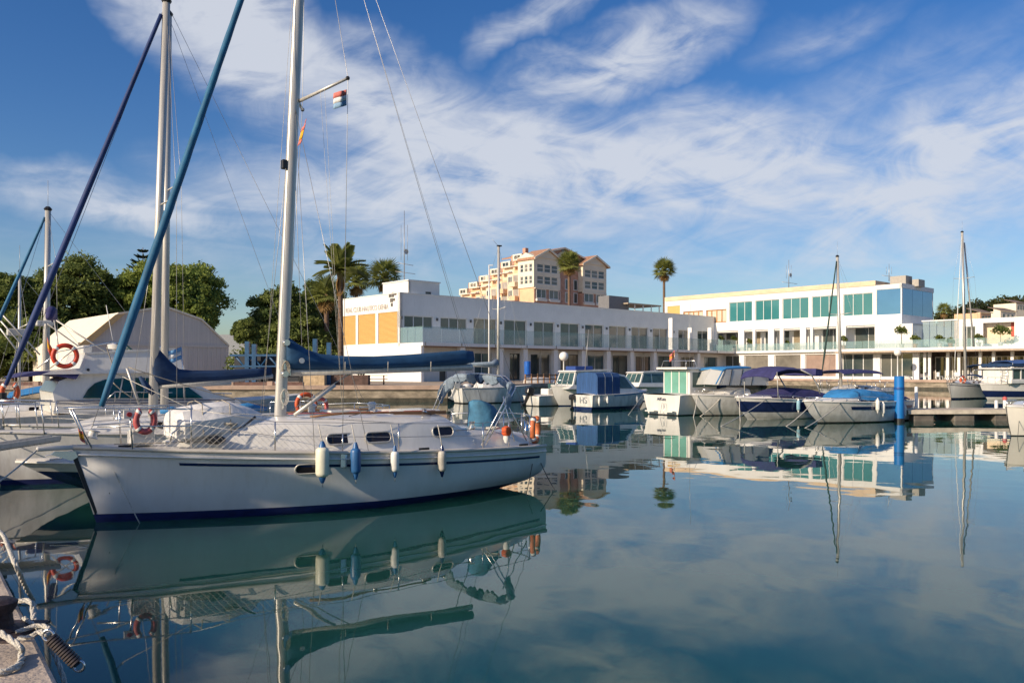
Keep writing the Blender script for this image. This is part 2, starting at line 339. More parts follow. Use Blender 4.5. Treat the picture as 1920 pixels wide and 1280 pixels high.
# ================================================================== CLUB HOUSE
FA = Frame(-11.6, 85, math.atan2(.676, .737))
club = thing('club_house', 'long white yacht club building with glass balconies and teal glazed upper floor', 'building', (*FA.o, 0), FA.a)
wall = mat('club_white_wall', (.80, .79, .77), .8, var=.06, scale=.5, bump=.08, bscale=10)
grime(wall, -9, -8, (.48, .45, .40), .55, .5)
peach = mat('peach_render', (.72, .55, .38), .85, var=.12, scale=.8, stretch=(1, 1, 3))
louvre = mat('ochre_louvre_panel', (.66, .42, .14), .7, var=.25, scale=3, stretch=(1, 1, 40))
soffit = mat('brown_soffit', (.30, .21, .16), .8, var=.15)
wglass = mat('window_glass', (.03, .05, .055), .05, scale=.35, spec=.6, rgb2=(.22, .20, .16), rnd=.75)
tglass = mat('teal_curtain_glass', (.028, .155, .17), .06, rgb2=(.05, .21, .22), scale=.4, spec=.7, rnd=.6)
bglz = mat('blue_mirror_glass', (.10, .24, .42), .03, metal=.55, var=.08, scale=.4)
framew = mat('white_window_frame', (.76, .75, .73), .5, var=.04)
framed = mat('dark_window_frame', (.10, .10, .10), .5, var=.1)
balg = glassy('balcony_glass', (.30, .48, .48), .26)
interior = mat('interior_plaster', (.34, .31, .28), .9, var=.3, scale=.6)
woodf = mat('orange_wood', (.45, .20, .06), .55, var=.3, scale=3)
curt = mat('curtain_cloth', (.58, .53, .42), .9, var=.2, scale=2, stretch=(1, 8, .2))
def planeA(y): return lambda u, z, d: (u, y + d, z)
def planeB(x): return lambda u, z, d: (x + d, -u, z)
def wall_open(name, P, u0, u1, z0, z1, ops, th, m, root):
    us = sorted({u0, u1, *[q for o in ops for q in o[:2] if u0 < q < u1]}); zs = sorted({z0, z1, *[q for o in ops for q in o[2:4] if z0 < q < z1]})
    def solid(i, j):
        if i < 0 or j < 0 or i >= len(us) - 1 or j >= len(zs) - 1: return False
        cu = (us[i] + us[i + 1]) / 2; cz = (zs[j] + zs[j + 1]) / 2
        return not any(o[0] < cu < o[1] and o[2] < cz < o[3] for o in ops)
    b = MB()
    for i in range(len(us) - 1):
        for j in range(len(zs) - 1):
            if not solid(i, j): continue
            a, c, e, f = us[i], us[i + 1], zs[j], zs[j + 1]
            b.add([P(a, e, 0), P(c, e, 0), P(c, f, 0), P(a, f, 0)], [(0, 1, 2, 3)]); b.add([P(a, e, th), P(c, e, th), P(c, f, th), P(a, f, th)], [(3, 2, 1, 0)])
            for (ii, jj, q) in ((i - 1, j, ((a, e), (a, f))), (i + 1, j, ((c, e), (c, f))), (i, j - 1, ((a, e), (c, e))), (i, j + 1, ((a, f), (c, f)))):
                if not solid(ii, jj): b.add([P(*q[0], 0), P(*q[1], 0), P(*q[1], th), P(*q[0], th)], [(0, 1, 2, 3)])
    return b.build(name, m, root)
def window(P, o, root, panes=1, inset=.15, fm=None, gm=None, fw=.06, name='window', rows=1):
    u0, u1, z0, z1 = o; b = MB()
    def bar(a, c, e, f): b.add([P(a, e, inset), P(c, e, inset), P(c, f, inset), P(a, f, inset), P(a, e, inset + .08), P(c, e, inset + .08), P(c, f, inset + .08), P(a, f, inset + .08)],
                              [(0, 1, 2, 3), (4, 7, 6, 5), (0, 4, 5, 1), (1, 5, 6, 2), (2, 6, 7, 3), (3, 7, 4, 0)])
    bar(u0, u1, z0, z0 + fw); bar(u0, u1, z1 - fw, z1); bar(u0, u0 + fw, z0 + fw, z1 - fw); bar(u1 - fw, u1, z0 + fw, z1 - fw)
    for k in range(1, panes): q = u0 + (u1 - u0) * k / panes; bar(q - fw / 2, q + fw / 2, z0 + fw, z1 - fw)
    for k in range(1, rows): q = z0 + (z1 - z0) * k / rows; bar(u0 + fw, u1 - fw, q - fw / 2, q + fw / 2)
    fr = b.build(name, fm or framew, root)
    w_ = (u1 - u0) / panes
    if gm is None: k_ = rng.random(); gm = wglass if k_ < .6 else mat('warm_lit_glass', (.20, .16, .11), .08, rgb2=(.42, .36, .26), scale=1.1, rnd=.4) if k_ < .82 else mat('sky_tint_glass', (.10, .17, .20), .04, rgb2=(.05, .09, .10), scale=.7, rnd=.5)
    for k in range(panes):
        a = u0 + w_ * k + fw * .6; c = a + w_ - fw * 1.2
        MB().slab([P(a, z0 + fw, inset + .05), P(c, z0 + fw, inset + .05), P(c, z1 - fw, inset + .05), P(a, z1 - fw, inset + .05)], .012).build('pane', gm or wglass, fr)
    return fr
PA, PB = planeA(0.0), planeB(57.1)
def ua(px, side=0.0): return FA.pt(px, 600, side)[0]
def ub(px, x=57.1): return -FA.ptx(px, 600, x)[1]
ztopA = FA.pt(750, 549)[2]; zslab = 5.0; LA = 57.1; DT = 4.0; DEP = FA.ptx(634, 600, 0)[1]
zw0, zw1 = FA.pt(765, 614)[2], FA.pt(765, 591)[2]; zd1 = FA.pt(910, 597)[2]
opsA = [(ua(758), ua(812), zw0, zw1), (ua(826), ua(876), zw0, zw1)]
doorsA = [(888, 932), (945, 988), (1001, 1040), (1051, 1087), (1097, 1132), (1142, 1176), (1184, 1216), (1224, 1253), (1272, 1294), (1308, 1329)]
opsD = [(ua(a), ua(b), zslab + .02, zd1) for a, b in doorsA]
wall_open('upper_wall', PA, 0, LA, zslab - .3, ztopA, opsA + opsD, .35, wall, club)
for o in opsA: window(PA, o, club, 3, .12, framew, fw=.09)
for o in opsD: window(PA, o, club, 2, .2, framew, fw=.08, name='balcony_door')
MB().box(.0, LA, .36, .5, zslab, ztopA - .3).build('interior_wall', interior, club)
for a, b in zip(doorsA[:-2], doorsA[1:-1]):
    u = ua((a[1] + b[0]) / 2); MB().box(u - .09, u + .09, -.16, 0, zd1 - .55, zd1 - .25).build('wall_light', framed, club)
for px in (752, 819, 882): u = ua(px); MB().box(u - .09, u + .09, -.16, 0, zd1 - .55, zd1 - .25).build('wall_light', framed, club)
# end wall with three louvred panels and the lettering
PE = lambda u, z, d: (d, DEP - u, z)
def ue(px): return DEP - FA.ptx(px, 600, 0)[1]
ze0, ze1 = FA.ptx(745, 642.5, 0)[2], FA.ptx(745, 583.5, 0)[2]
eops = [(ue(a), ue(b), ze0, ze1) for a, b in ((641, 667), (671, 704), (709, 746))]
wall_open('end_wall', PE, 0, DEP, ZG, ztopA, eops, .35, wall, club)
for o in eops:
    lp = MB().add([PE(o[0], o[2], .12), PE(o[1], o[2], .12), PE(o[1], o[3], .12), PE(o[0], o[3], .12)], [(0, 1, 2, 3)]).build('louvre_panel', louvre, club)
    n = 26
    sl_ = MB()
    for k in range(n):
        z = o[2] + (o[3] - o[2]) * (k + .5) / n; h = (o[3] - o[2]) / n * .36
        sl_.add([PE(o[0] + .03, z - h, .06), PE(o[1] - .03, z - h, .06), PE(o[1] - .03, z + h, .11), PE(o[0] + .03, z + h, .11)], [(0, 1, 2, 3)])
    tag(sl_.build('louvre_slat', louvre, lp), kind='stuff')
MB().box(.2, LA, .3, DEP, ztopA - .6, ztopA - .5).build('flat_roof', mat('roof_felt', (.35, .33, .31), .9), club)
MB().box(-.06, LA + .05, -.08, .42, ztopA, ztopA + .08).build('parapet_cap', wall, club); MB().box(-.06, .42, .42, DEP + .05, ztopA, ztopA + .08).build('parapet_cap', wall, club)
MB().box(.35, LA + 14, DEP - .3, DEP, ZG, ztopA).build('rear_wall', wall, club)
def text(name, s, size, m, root, loc, rot, ext=.03):
    cu = bpy.data.curves.new(name, 'FONT'); cu.body = s; cu.size = size; cu.extrude = ext; cu.align_x = 'CENTER'; cu.align_y = 'CENTER'
    tmp = bpy.data.objects.new(name, cu); col.objects.link(tmp); dg = bpy.context.evaluated_depsgraph_get()
    me = bpy.data.meshes.new_from_object(tmp.evaluated_get(dg)); bpy.data.objects.remove(tmp)
    me.materials.clear(); me.materials.append(m); o = bpy.data.objects.new(name, me); col.objects.link(o); o.parent = root; o.location = loc; o.rotation_euler = rot; return o
letm = mat('grey_sign_letters', (.52, .48, .44), .6)
zt = FA.ptx(700, 578, 0)[2]
tx_ = text('sign_lettering', 'REAL CLUB NAUTICO DENIA', .78, letm, club, (-.03, FA.ptx(687, 580, 0)[1], zt + .02), (R(90), 0, R(-90)))
tx_.scale.x = .84
lg = FA.ptx(736, 560, 0); b = MB()
for dy, dz, w_, h_ in ((.42, .35, .45, .34), (-.1, .42, .4, .5), (-.55, .5, .38, .3), (.15, -.15, .5, .4), (-.3, -.1, .35, .26), (.1, -.62, .34, .36)):
    b.box(-.05, -.01, lg[1] + dy - w_ / 2, lg[1] + dy + w_ / 2, lg[2] + dz - h_ / 2, lg[2] + dz + h_ / 2)
b.build('sign_emblem', mat('sign_emblem_grey', (.12, .11, .10), .6), club)
# terrace slab with glass balustrade
MB().box(0, LA, -DT, 0, zslab - .32, zslab).build('terrace_slab', wall, club)
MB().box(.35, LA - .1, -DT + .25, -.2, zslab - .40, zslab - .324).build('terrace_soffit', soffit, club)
zb1 = FA.pt(900, 616, -DT)[2]
for k in range(24):
    a = .05 + k * (LA - .6) / 24; c = a + (LA - .6) / 24 - .05
    MB().box(a, c, -DT + .04, -DT + .06, zslab + .03, zb1).build('balustrade_pane', balg, club)
for k in range(3): MB().box(.03, .05, -DT + .1 + k * 1.3, -DT + 1.34 + k * 1.3, zslab + .03, zb1).build('balustrade_pane', balg, club)
for k in range(13):
    x = .3 + k * (LA - 1) / 12; MB().box(x - .03, x + .03, -DT - .06, -DT, zslab - .28, zslab + .05).build('slab_bracket', framed, club)
# ground floor front
PG = planeA(-DT + 2.0)
def ug(px): return FA.pt(px, 690, -DT + 2.0)[0]
zg1 = FA.pt(1000, 663, -DT + 2.0)[2]
gops = [(ug(a), ug(b), ZG + .05, zg1) for a, b in ((824, 838), (890, 922), (956, 977), (995, 1034), (1051, 1087), (1102, 1135), (1148, 1179), (1192, 1223), (1234, 1262), (1276, 1300), (1320, 1345))]
wall_open('ground_wall', PG, .35, LA, ZG, zslab - .41, gops, .4, wall, club)
MB().box(0, .35, -DT + .3, -.02, ZG, zslab - .33).build('lower_end_wall', wall, club)
for px in (868, 940, 986, 1043, 1095, 1142, 1186, 1229, 1269, 1311):
    q = FA.pt(px, 690, -DT + .3)[0]; MB().box(q - .33, q + .33, -DT + .32, -DT + .9, ZG, zslab - .405).build('pier', wall, club)
for i, o in enumerate(gops):
    window(PG, o, club, 2 if i not in (0,) else 1, .3, framew if i % 2 else framed, fw=.08, name='shopfront')
MB().box(.5, LA, .0, .1, ZG, zslab - .5).build('interior_wall', interior, club)
for k in range(7):
    x = 12 + k * 6.4; MB().box(x - .03, x + .03, -DT + 1.9, -DT + 1.96, ZG, zslab - .42).build('drainpipe', framew, club)
for px, py in ((1262, 596), (1298, 614), (1335, 614)):
    q = FA.pt(px, py, -DT + .1); MB().box(q[0] - .14, q[0] + .14, -DT + .12, -DT + .75, zslab + .001, q[2]).build('terrace_fin', wall, club)
# small plant room above the left end
hx0, hx1 = FA.ptx(718, 560, 1.2), FA.ptx(766, 560, 1.2); hz = FA.ptx(766, 526, 1.2)[2]
hy0 = FA.ptx(766, 560, 1.2)[1]; hy1 = FA.ptx(718, 560, 1.2)[1]; hxe = FA.pt(824, 540, hy0)[0]
PH1 = lambda u, z, d: (1.2 + d, hy1 - u, z); PH2 = lambda u, z, d: (u, hy0 + d, z)
W1 = hy1 - hy0
o1 = [(W1 * .17, W1 * .48, hz - 2.0, hz - 1.2), (W1 * .58, W1 * .74, hz - 1.9, hz - 1.1)]
wall_open('penthouse_wall', PH1, 0, W1, ztopA - .5, hz, o1, .3, whitew, club)
o2 = [(1.2 + (hxe - 1.2) * .54, 1.2 + (hxe - 1.2) * .73, hz - 1.8, hz - 1.0)]
wall_open('penthouse_wall', PH2, 1.2, hxe, ztopA - .5, hz, o2, .3, whitew, club)
for o in o1: window(PH1, o, club, 1, .12)
for o in o2: window(PH2, o, club, 1, .12, framed)
MB().box(1.1, hxe + .1, hy0 - .1, hy1, hz, hz + .12).build('penthouse_roof', framew, club)
MB().box(hxe - .3, hxe, hy0 + .3, hy1, ztopA - .5, hz).build('penthouse_wall', whitew, club)
# ---- wing B, sunlit front (plane x = 57.1)
zB = FA.ptx(1640, 526, 57.1)[2]; uJ = 0.0; uc = ub(1691); uL = ub(1247); uP = ub(1642)
zb_w = FA.ptx(1640, 535.5, 57.1)[2]
z30, z31 = FA.ptx(1500, 597, 57.1)[2], FA.ptx(1500, 558, 57.1)[2]
b3 = [(1367, 1410), (1416, 1461), (1467, 1516), (1522, 1570), (1581, 1636)]
o3 = [(ub(a), ub(b), z30, z31) for a, b in b3]; ow = [(ub(1281), ub(1318), z30, z31 - .9), (ub(1324), ub(1362), z30, z31 - .9)]; oy = [(ub(1248) + .35, ub(1275), z30 - .3, z31 + .1)]
og = [(ub(1643), uc - .12, z30 - .1, z31 + .35)]
wall_open('third_storey_wall', PB, uL, uc, z30 - 1.3, z31 + .9, o3 + ow + oy + og, .3, wall, club)
for o in o3: window(PB, o, club, 3, .12, framew, tglass, fw=.07)
for o in ow: window(PB, o, club, 4, .15, woodf, curt, fw=.16, name='timber_window')
for o in oy: MB().add([PB(o[0], o[2], .1), PB(o[1], o[2], .1), PB(o[1], o[3], .1), PB(o[0], o[3], .1)], [(0, 1, 2, 3)]).build('louvre_panel', louvre, club)
window(PB, og[0], club, 1, .05, framew, bglz, fw=.05, name='corner_glazing')
MB().box(57.0, 57.25, -uP, -uL, z31 + .9, zB).build('peach_parapet', peach, club)
MB().box(57.25, 70, -uP, -uP + .2, z31 + .9, zB).build('peach_parapet', peach, club)
MB().box(57.02, 57.3, -uL - .3, -uL, ztopA - 1, zB - .1).build('corner_post', wall, club)
xe = FA.pt(1751, 580, -uc)[0]
MB().box(57.1, xe, -uc, -uc + .3, z31 + .35, z31 + .95).build('fascia', wall, club)
pw = (xe - 57.5) / 3
for k in range(3): MB().box(57.2 + k * pw, 57.14 + (k + 1) * pw, -uc + .06, -uc + .09, z30 - .1, z31 + .33).build('glazing_pane', bglz, club)
MB().box(57.5, xe - .1, -uc + .5, -uL, z31 + .7, z31 + .85).build('flat_roof', MATS['roof_felt'], club)
MB().box(xe - .2, xe, -uc + .1, -uc + 12, z30 - 1, z31 + .95).build('side_wall', wall, club)
MB().box(57.41, xe - .21, -uc, -uc + .3, z30 - 1.29, z30 - .11).build('side_spandrel', wall, club)
MB().box(57.6, 57.75, -uc + .3, -uL, z30 - .6, z31 + .7).build('interior_wall', interior, club)
for (y0, y1, x0, hgt) in ((uP + .6, uP + 2.6, 60, 1.4), (uP + 3, uP + 3.8, 61, .9)):
    MB().box(x0, x0 + 2, -y1, -y0, z31 + .8, z31 + .8 + hgt).build('roof_plant_box', mat('roof_plant_grey', (.4, .37, .33), .8), club)
# second storey of B
z20, z21 = zslab, FA.ptx(1480, 607, 57.1)[2]; z22 = FA.ptx(1480, 618, 57.1)[2]
uW = ub(1711)
o2s = [(ub(a), ub(b), z20 + .03, z21) for a, b in ((1344, 1384), (1395, 1411), (1416, 1440), (1451, 1462), (1469, 1500), (1511, 1519), (1524, 1568), (1586, 1640))]
wall_open('second_storey_wall', PB, 0, uW, z20 - .3, z30 - 1.3, o2s, .4, wall, club)
PB2 = planeB(59.3)
o2i = [(ub(1345), ub(1384), z20 + .03, z22), (ub(1397), ub(1411), z20, z22), (ub(1419), ub(1441), z20, z22), (ub(1455), ub(1465), z20, z22), (ub(1472), ub(1500), z20, z22), (ub(1527), ub(1568), z20, z22), (ub(1588), ub(1640), z20, z22)]
wall_open('inner_terrace_wall', PB2, 0, uW, z20, z30 - 1.35, o2i, .2, wall, club)
for o in o2i: window(PB2, o, club, 2 if o[1] - o[0] > 1.4 else 1, .1, framew, fw=.07, name='terrace_door')
MB().box(57.5, 70, -uW, -uW + .3, z20 - .3, z30 - 1.3).build('side_wall', wall, club)
MB().box(57.3, 70, -uW, 9, z30 - 1.5, z30 - 1.302).build('floor_slab', wall, club)
# slab edge and balustrade of B
uE = 52.0; XB = 56.2
MB().box(XB, 64, -uE, -.02, zslab - .32, zslab - .001).build('terrace_slab', wall, club)
zbb = zslab + 1.0
for k in range(25):
    a = .2 + k * (uE - .4) / 25; MB().box(XB + .05, XB + .07, -(a + (uE - .4) / 25 - .05), -a, zslab + .03, zbb).build('balustrade_pane', balg, club)
PBG = planeB(56.7)
zg2 = FA.ptx(1480, 665, 56.7)[2]
def ug2(px): return -FA.ptx(px, 680, 56.7)[1]
gB = [(ug2(a), ug2(b), ZG + .3, zg2) for a, b in ((1346, 1386), (1395, 1440), (1452, 1501), (1509, 1567), (1579, 1637), (1650, 1711))]
wall_open('ground_wall', PBG, -.3, ug2(1723), ZG, zslab - .33, gB, .4, wall, club)
for i, o in enumerate(gB): window(PBG, o, club, 1 if i in (1, 2, 3) else 3, .2, framew, mat('blind_glass', (.20, .185, .16), .12, var=.3, scale=.5) if i in (1, 2) else mat('pink_blind_glass', (.33, .24, .20), .2, var=.2, scale=.6) if i == 3 else wglass, fw=.08, name='shopfront')
# open arcade on the right under the terrace
MB().box(55.2, 63, -uE, -ug2(1575), zslab - .55, zslab - .36).build('canopy', mat('canopy_timber', (.42, .33, .25), .8, var=.2), club)
for px in (1733, 1742, 1776, 1797, 1837, 1862, 1897):
    u = ug2(px); MB().box(56.8, 57.1, -u - .16, -u + .16, ZG, zslab - .55).build('column', wall, club)
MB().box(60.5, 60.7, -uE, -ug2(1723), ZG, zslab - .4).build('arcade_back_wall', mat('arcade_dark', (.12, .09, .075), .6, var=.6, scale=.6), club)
for k, px in enumerate((1752, 1785, 1815, 1850, 1880, 1910)):
    u = ug2(px); window(planeB(60.2), (u - 1.2, u + 1.2, ZG + .1, zslab - 1.1), club, 2, 0, framew, wglass, fw=.08, name='shopfront')
# first-floor glass pavilion and low block on the right
PR = planeB(60.0)
def ur(px): return -FA.ptx(px, 620, 60.0)[1]
zr1 = FA.ptx(1860, 596, 60)[2]
oR = [(ur(1804), ur(1829), zslab, zr1 - .9), (ur(1843), ur(1902), zslab + .4, zr1 - .55)]
wall_open('low_block_wall', PR, ur(1798), uE + 3, zslab - .3, zr1, oR, .3, wall, club)
window(PR, oR[0], club, 3, .1, framew, wglass, name='terrace_door')
MB().box(61.2, 61.4, -(oR[1][1] + 1), -(oR[1][0] - 1), zslab, zr1 - .2).build('cream_back_wall', mat('cream_render', (.74, .60, .42), .8), club)
MB().box(61.1, 61.19, -ur(1902), -ur(1890), zr1 - 2.2, zr1 - .6).build('red_panel', mat('red_panel', (.5, .08, .05), .6), club)
pg_ = glassy('pavilion_glass', (.35, .45, .48), .5)
for k in range(5):
    a = uW + .1 + k * (ur(1797) - uW) / 5; MB().box(60, 60.03, -(a + (ur(1797) - uW) / 5 - .06), -a, zslab, zr1 - .1).build('pavilion_pane', pg_, club)
MB().box(59.9, 60.1, -ur(1797), -uW, zr1 - .1, zr1 + .05).build('pavilion_rail', framew, club)
MB().box(61, 70, -(uE + 3), -ur(1798), zr1 - .3, zr1 - .15).build('flat_roof', MATS['roof_felt'], club)
# rooftop pergola at the joint
pg = thing('rooftop_pergola', 'flat canopy on thin posts beside a dark tank on the club roof', 'pergola', (*FA.o, 0), FA.a)
yq = 5.0
x0, x1 = FA.pt(1152, 570, yq)[0], FA.pt(1240, 570, yq)[0]; zt0 = FA.pt(1200, 569, yq)[2]
MB().box(x0 + 3, x1, yq, yq + 5, zt0 - .18, zt0).build('canopy', mat('canopy_beige', (.40, .33, .25), .8), pg)
MB().box(x0, x0 + 4.4, yq + 1, yq + 3, ztopA - .5, zt0 + .9).build('water_tank', mat('dark_tank', (.16, .16, .17), .6), pg)
for k in range(4): x = x0 + 4.7 + k * (x1 - x0 - 5) / 3; MB().box(x - .06, x + .06, yq + .1, yq + .22, ztopA - .5, zt0 - .18).build('post', framew, pg)
# antennas
def antenna(px, py0, py1, Y, label, bars=2, dish=True):
    p0 = at(px, py0, Y); t = thing('antenna_mast', label, 'antenna', p0); h = (py0 - py1) / F_PX * Y
    T('pole', wire, t, [(0, 0, -.4), (0, 0, h)], [.06, .03], 6)
    for k in range(bars): z = h * (.12 + .12 * k); T('crossbar', wire, t, [(-1.0 + .3 * k, 0, z + .2), (1.2 - .2 * k, 0, z - .1)], .03, 4)
    if dish: MB().lathe([(.02, 0), (.25, .06), (.3, .14), (.02, .05)], 10, (.15, 0, h * .42), (.6, -.8, 0)).build('dish', motorw, t)
    for k in (-1, 1): T('whip', wire, t, [(k * .35, 0, h * .3), (k * .35, 0, h * .8)], .02, 4)
    return t
antenna(758, 528, 395, 90, 'thin antenna mast with dish on the white rooftop box')
antenna(1479, 537, 487, 118, 'whip antennas standing on the peach parapet', 1, True)
antenna(1667, 522, 495, 112, 'small antenna on grey roof plant above the blue glass corner', 1, False)
# ================================================================== APARTMENT BLOCK
FP = Frame((1003 - CX) / F_PX * 190, 190, FA.a)
apt = thing('apartment_block', 'peach and brick apartment block with white gabled bays and stepped terraces', 'building', (*FP.o, 0), FP.a)
brick = mat('salmon_brick', (.50, .29, .21), .85, var=.2, scale=1.2)
pch = mat('peach_plaster', (.72, .46, .29), .85, var=.12, scale=.5)
pch2 = mat('pale_peach_plaster', (.76, .58, .42), .85, var=.1, scale=.5)
crm = mat('cream_plaster', (.78, .70, .56), .85, var=.08, scale=.5)
tile = mat('terracotta_tiles', (.40, .22, .14), .8, var=.3, scale=1.5, stretch=(1, 1, 6))
awn = mat('white_awning', (.75, .72, .66), .8)
LX = FP.pt(1137, 560)[0]; zE = FP.pt(1003, 490)[2]; Zb = FP.pt(1003, 538)[2]; ztop = FP.pt(1056, 459, 6)[2]
PPa = lambda y: (lambda u, z, d: (u, y + d, z))
PPb = lambda x: (lambda u, z, d: (x + d, u, z))
def za(py, side=0): return FP.pt(1050, py, side)[2]
bays = [(0.0, FP.pt(1050, 500)[0]), (FP.pt(1093, 500)[0], LX)]
# brick body
MB().box(.3, LX - .2, 1.6, 5.35, ZG, za(497)).build('brick_body', brick, apt)
zrow = [(za(514), za(499)), (za(536), za(521))]
zlow = (za(562), za(545))
for (a, c) in bays:
    w3 = (c - a - 1.2) / 3
    ops = [(a + .6 + k * w3 + .15, a + .6 + (k + 1) * w3 - .15, z0, z1) for k in range(3) for z0, z1 in zrow]
    wall_open('bay_wall', PPa(0), a, c, Zb, za(488), ops, .3, crm, apt)
    MB().box(a, c, .31, 1.6, Zb, za(488)).build('bay_core', crm, apt)
    for o in ops: window(PPa(0), o, apt, 1, .12, framew, wglass, fw=.12, rows=2)
    mx_ = (a + c) / 2; zp = za(479)
    MB().slab([(a - .3, -.2, za(488)), (c + .3, -.2, za(488)), (mx_, -.2, zp + .7)], 0, (0, 1.9, 0)).build('gable', crm, apt)
    for s0, s1 in (((a - .7, za(488) - .1), (mx_, zp + 1.2)), ((mx_, zp + 1.2), (c + .7, za(488) - .1))):
        MB().slab([(s0[0], -.6, s0[1]), (s1[0], -.6, s1[1]), (s1[0], -.6, s1[1] - .45), (s0[0], -.6, s0[1] - .45)], 0, (0, 6, 0)).build('gable_roof', tile, apt)
        MB().slab([(s0[0], -.75, s0[1]), (s1[0], -.75, s1[1]), (s1[0], -.75, s1[1] - .5), (s0[0], -.75, s0[1] - .5)], 0, (0, .14, 0)).build('gable_trim', crm, apt)
    MB().box(a, c, .2, 1.6, ZG, Zb - .3).build('bay_base', brick, apt)
    w2 = (c - a) / 2
    for k in range(2):
        o = (a + k * w2 + .5, a + (k + 1) * w2 - .5, zlow[0], zlow[1]); window(PPa(.02), o, apt, 2, 0, framew, wglass, fw=.14); MB().box(o[0] - .1, o[1] + .1, -.35, .2, zlow[0] - .7, zlow[0] - .1).build('balcony_awning', awn, apt)
        o = (o[0], o[1], zlow[0] - 5.5, zlow[0] - 2.5); window(PPa(.02), o, apt, 2, 0, framew, wglass, fw=.14)
    MB().box(a, c, -.12, .3, Zb - .35, Zb).build('string_course', crm, apt)
# central brick gable
g0, g1 = bays[0][1] - 5.5, bays[1][0] + .8; gm_ = FP.pt(1056, 470, 2)[0]
MB().slab([(gm_ - 7.2, 2.0, za(497) - 6), (gm_ + 7.2, 2.0, za(497) - 6), (gm_ + 7.2, 2.0, za(474)), (gm_, 2.0, za(461)), (gm_ - 7.2, 2.0, za(474))], 0, (0, 1.0, 0)).build('gable', brick, apt)
for sgn in (-1, 1):
    MB().slab([(gm_ + sgn * 7.9, 1.5, za(476)), (gm_, 1.5, za(459.5)), (gm_, 1.5, za(462)), (gm_ + sgn * 7.9, 1.5, za(478.5))], 0, (0, 14, 0)).build('gable_roof', tile, apt)
    MB().slab([(gm_ + sgn * 7.9, 1.3, za(476)), (gm_, 1.3, za(459.5)), (gm_, 1.3, za(462.5)), (gm_ + sgn * 7.9, 1.3, za(479))], 0, (0, .18, 0)).build('gable_trim', crm, apt)
MB().lathe([(.7, 0), (.7, .1)], 8, (gm_, 1.88, za(468)), (0, 1, 0)).build('oculus', wglass, apt)
MB().slab([(gm_ + 2.6 * math.cos(q), 1.85, za(487) + 2.4 * max(0, math.sin(q))) for q in [math.pi * k / 8 for k in range(9)]], 0, (0, .12, 0)).build('arch_panel', crm, apt)
for k in range(3):
    for zc in (za(530), za(555), za(580)):
        x = bays[0][1] + 1.0 + k * (bays[1][0] - bays[0][1] - 2) / 2; window(PPa(1.5), (x - .7, x + .7, zc - 1.3, zc + 1.3), apt, 1, 0, framew, wglass, fw=.15)
MB().box(bays[1][0] - 1, bays[1][0] + 1.6, 3, 6, za(490), za(479)).build('chimney', brick, apt)
# sunlit side, white bay then stepped terraces
o_ = [(.6 + k * 1.5, 1.7 + k * 1.5, z0, z1) for k in range(3) for z0, z1 in zrow]
wall_open('side_bay_wall', PPb(-.35), .0, 5.4, Zb, za(487), o_, .3, crm, apt)
for o in o_: window(PPb(-.35), o, apt, 1, .1, framew, wglass, fw=.12, rows=2)
MB().box(-.04, .3, .3, 5.2, ZG, za(488)).build('side_core', pch, apt)
MB().slab([(-.4, -.1, za(487)), (-.4, 5.6, za(487)), (-.4, 2.7, za(478))], 0, (2, 0, 0)).build('gable', crm, apt)
n = 6
for k in range(n):
    y0 = 5.4 + k * 4.1; y1 = y0 + 4.1; Yk = FP.w(0, y0)[1]
    zt_ = za(486) - k * 1.35
    MB().box(.0 + .12 * k, 14, y0, y1, ZG, zt_ - 3.4).build('terrace_block', pch if k % 2 else pch2, apt)
    MB().box(2.2, 13, y0, y1, zt_ - 3.4, zt_).build('penthouse', pch2 if k % 2 else pch, apt)
    MB().slab([(1.9, y0 - .1, zt_ - .1), (7.5, y0 - .1, zt_ + 1.1), (13.6, y0 - .1, zt_ - .1)], 0, (0, 4.2, 0)).build('roof', tile, apt)
    MB().box(1.2, 1.9, y0 + .4, y1 - .6, zt_ - .2, zt_ + 1.3).build('dormer', crm, apt)
    MB().box(3.5, 4.5, y0 + 1.5, y0 + 2.5, zt_ + .3, zt_ + 3.0).build('chimney', brick, apt)
    window(PPb(1.15), (y0 + .8, y1 - 1.0, zt_ + .05, zt_ + 1.1), apt, 2, 0, framew, wglass, fw=.1)
    for fl in range(4):
        zf = zt_ - 3.4 - fl * 3.3
        if zf < za(585): break
        window(PPb(-.08 + .12 * k), (y0 + 2.3, y1 - .3, zf - 2.7, zf - .6), apt, 2, 0, framew, wglass, fw=.12)
        MB().box(-1.3, .05, y0 + .1, y0 + 2.2, zf - 3.3, zf - 2.2).build('balcony', pch2 if fl % 2 == k % 2 else pch, apt)
        MB().box(-.03 + .12 * k, .1 + .12 * k, y0 + .2, y0 + 2.0, zf - 2.2, zf - .5).build('balcony_recess', interior, apt)
    MB().box(.6, 2.0, y0 + .3, y1 - .3, zt_ - 1.6, zt_ - 1.45).build('awning', awn, apt)
    MB().box(14.1, LX - .2 - k * .5, y0, y1, ZG, zt_ - 2).build('rear_block', brick, apt)
    window(PPb(2.1), (y0 + .6, y0 + 1.9, zt_ - 3.2, zt_ - 1.0), apt, 2, 0, framew, wglass, fw=.1)
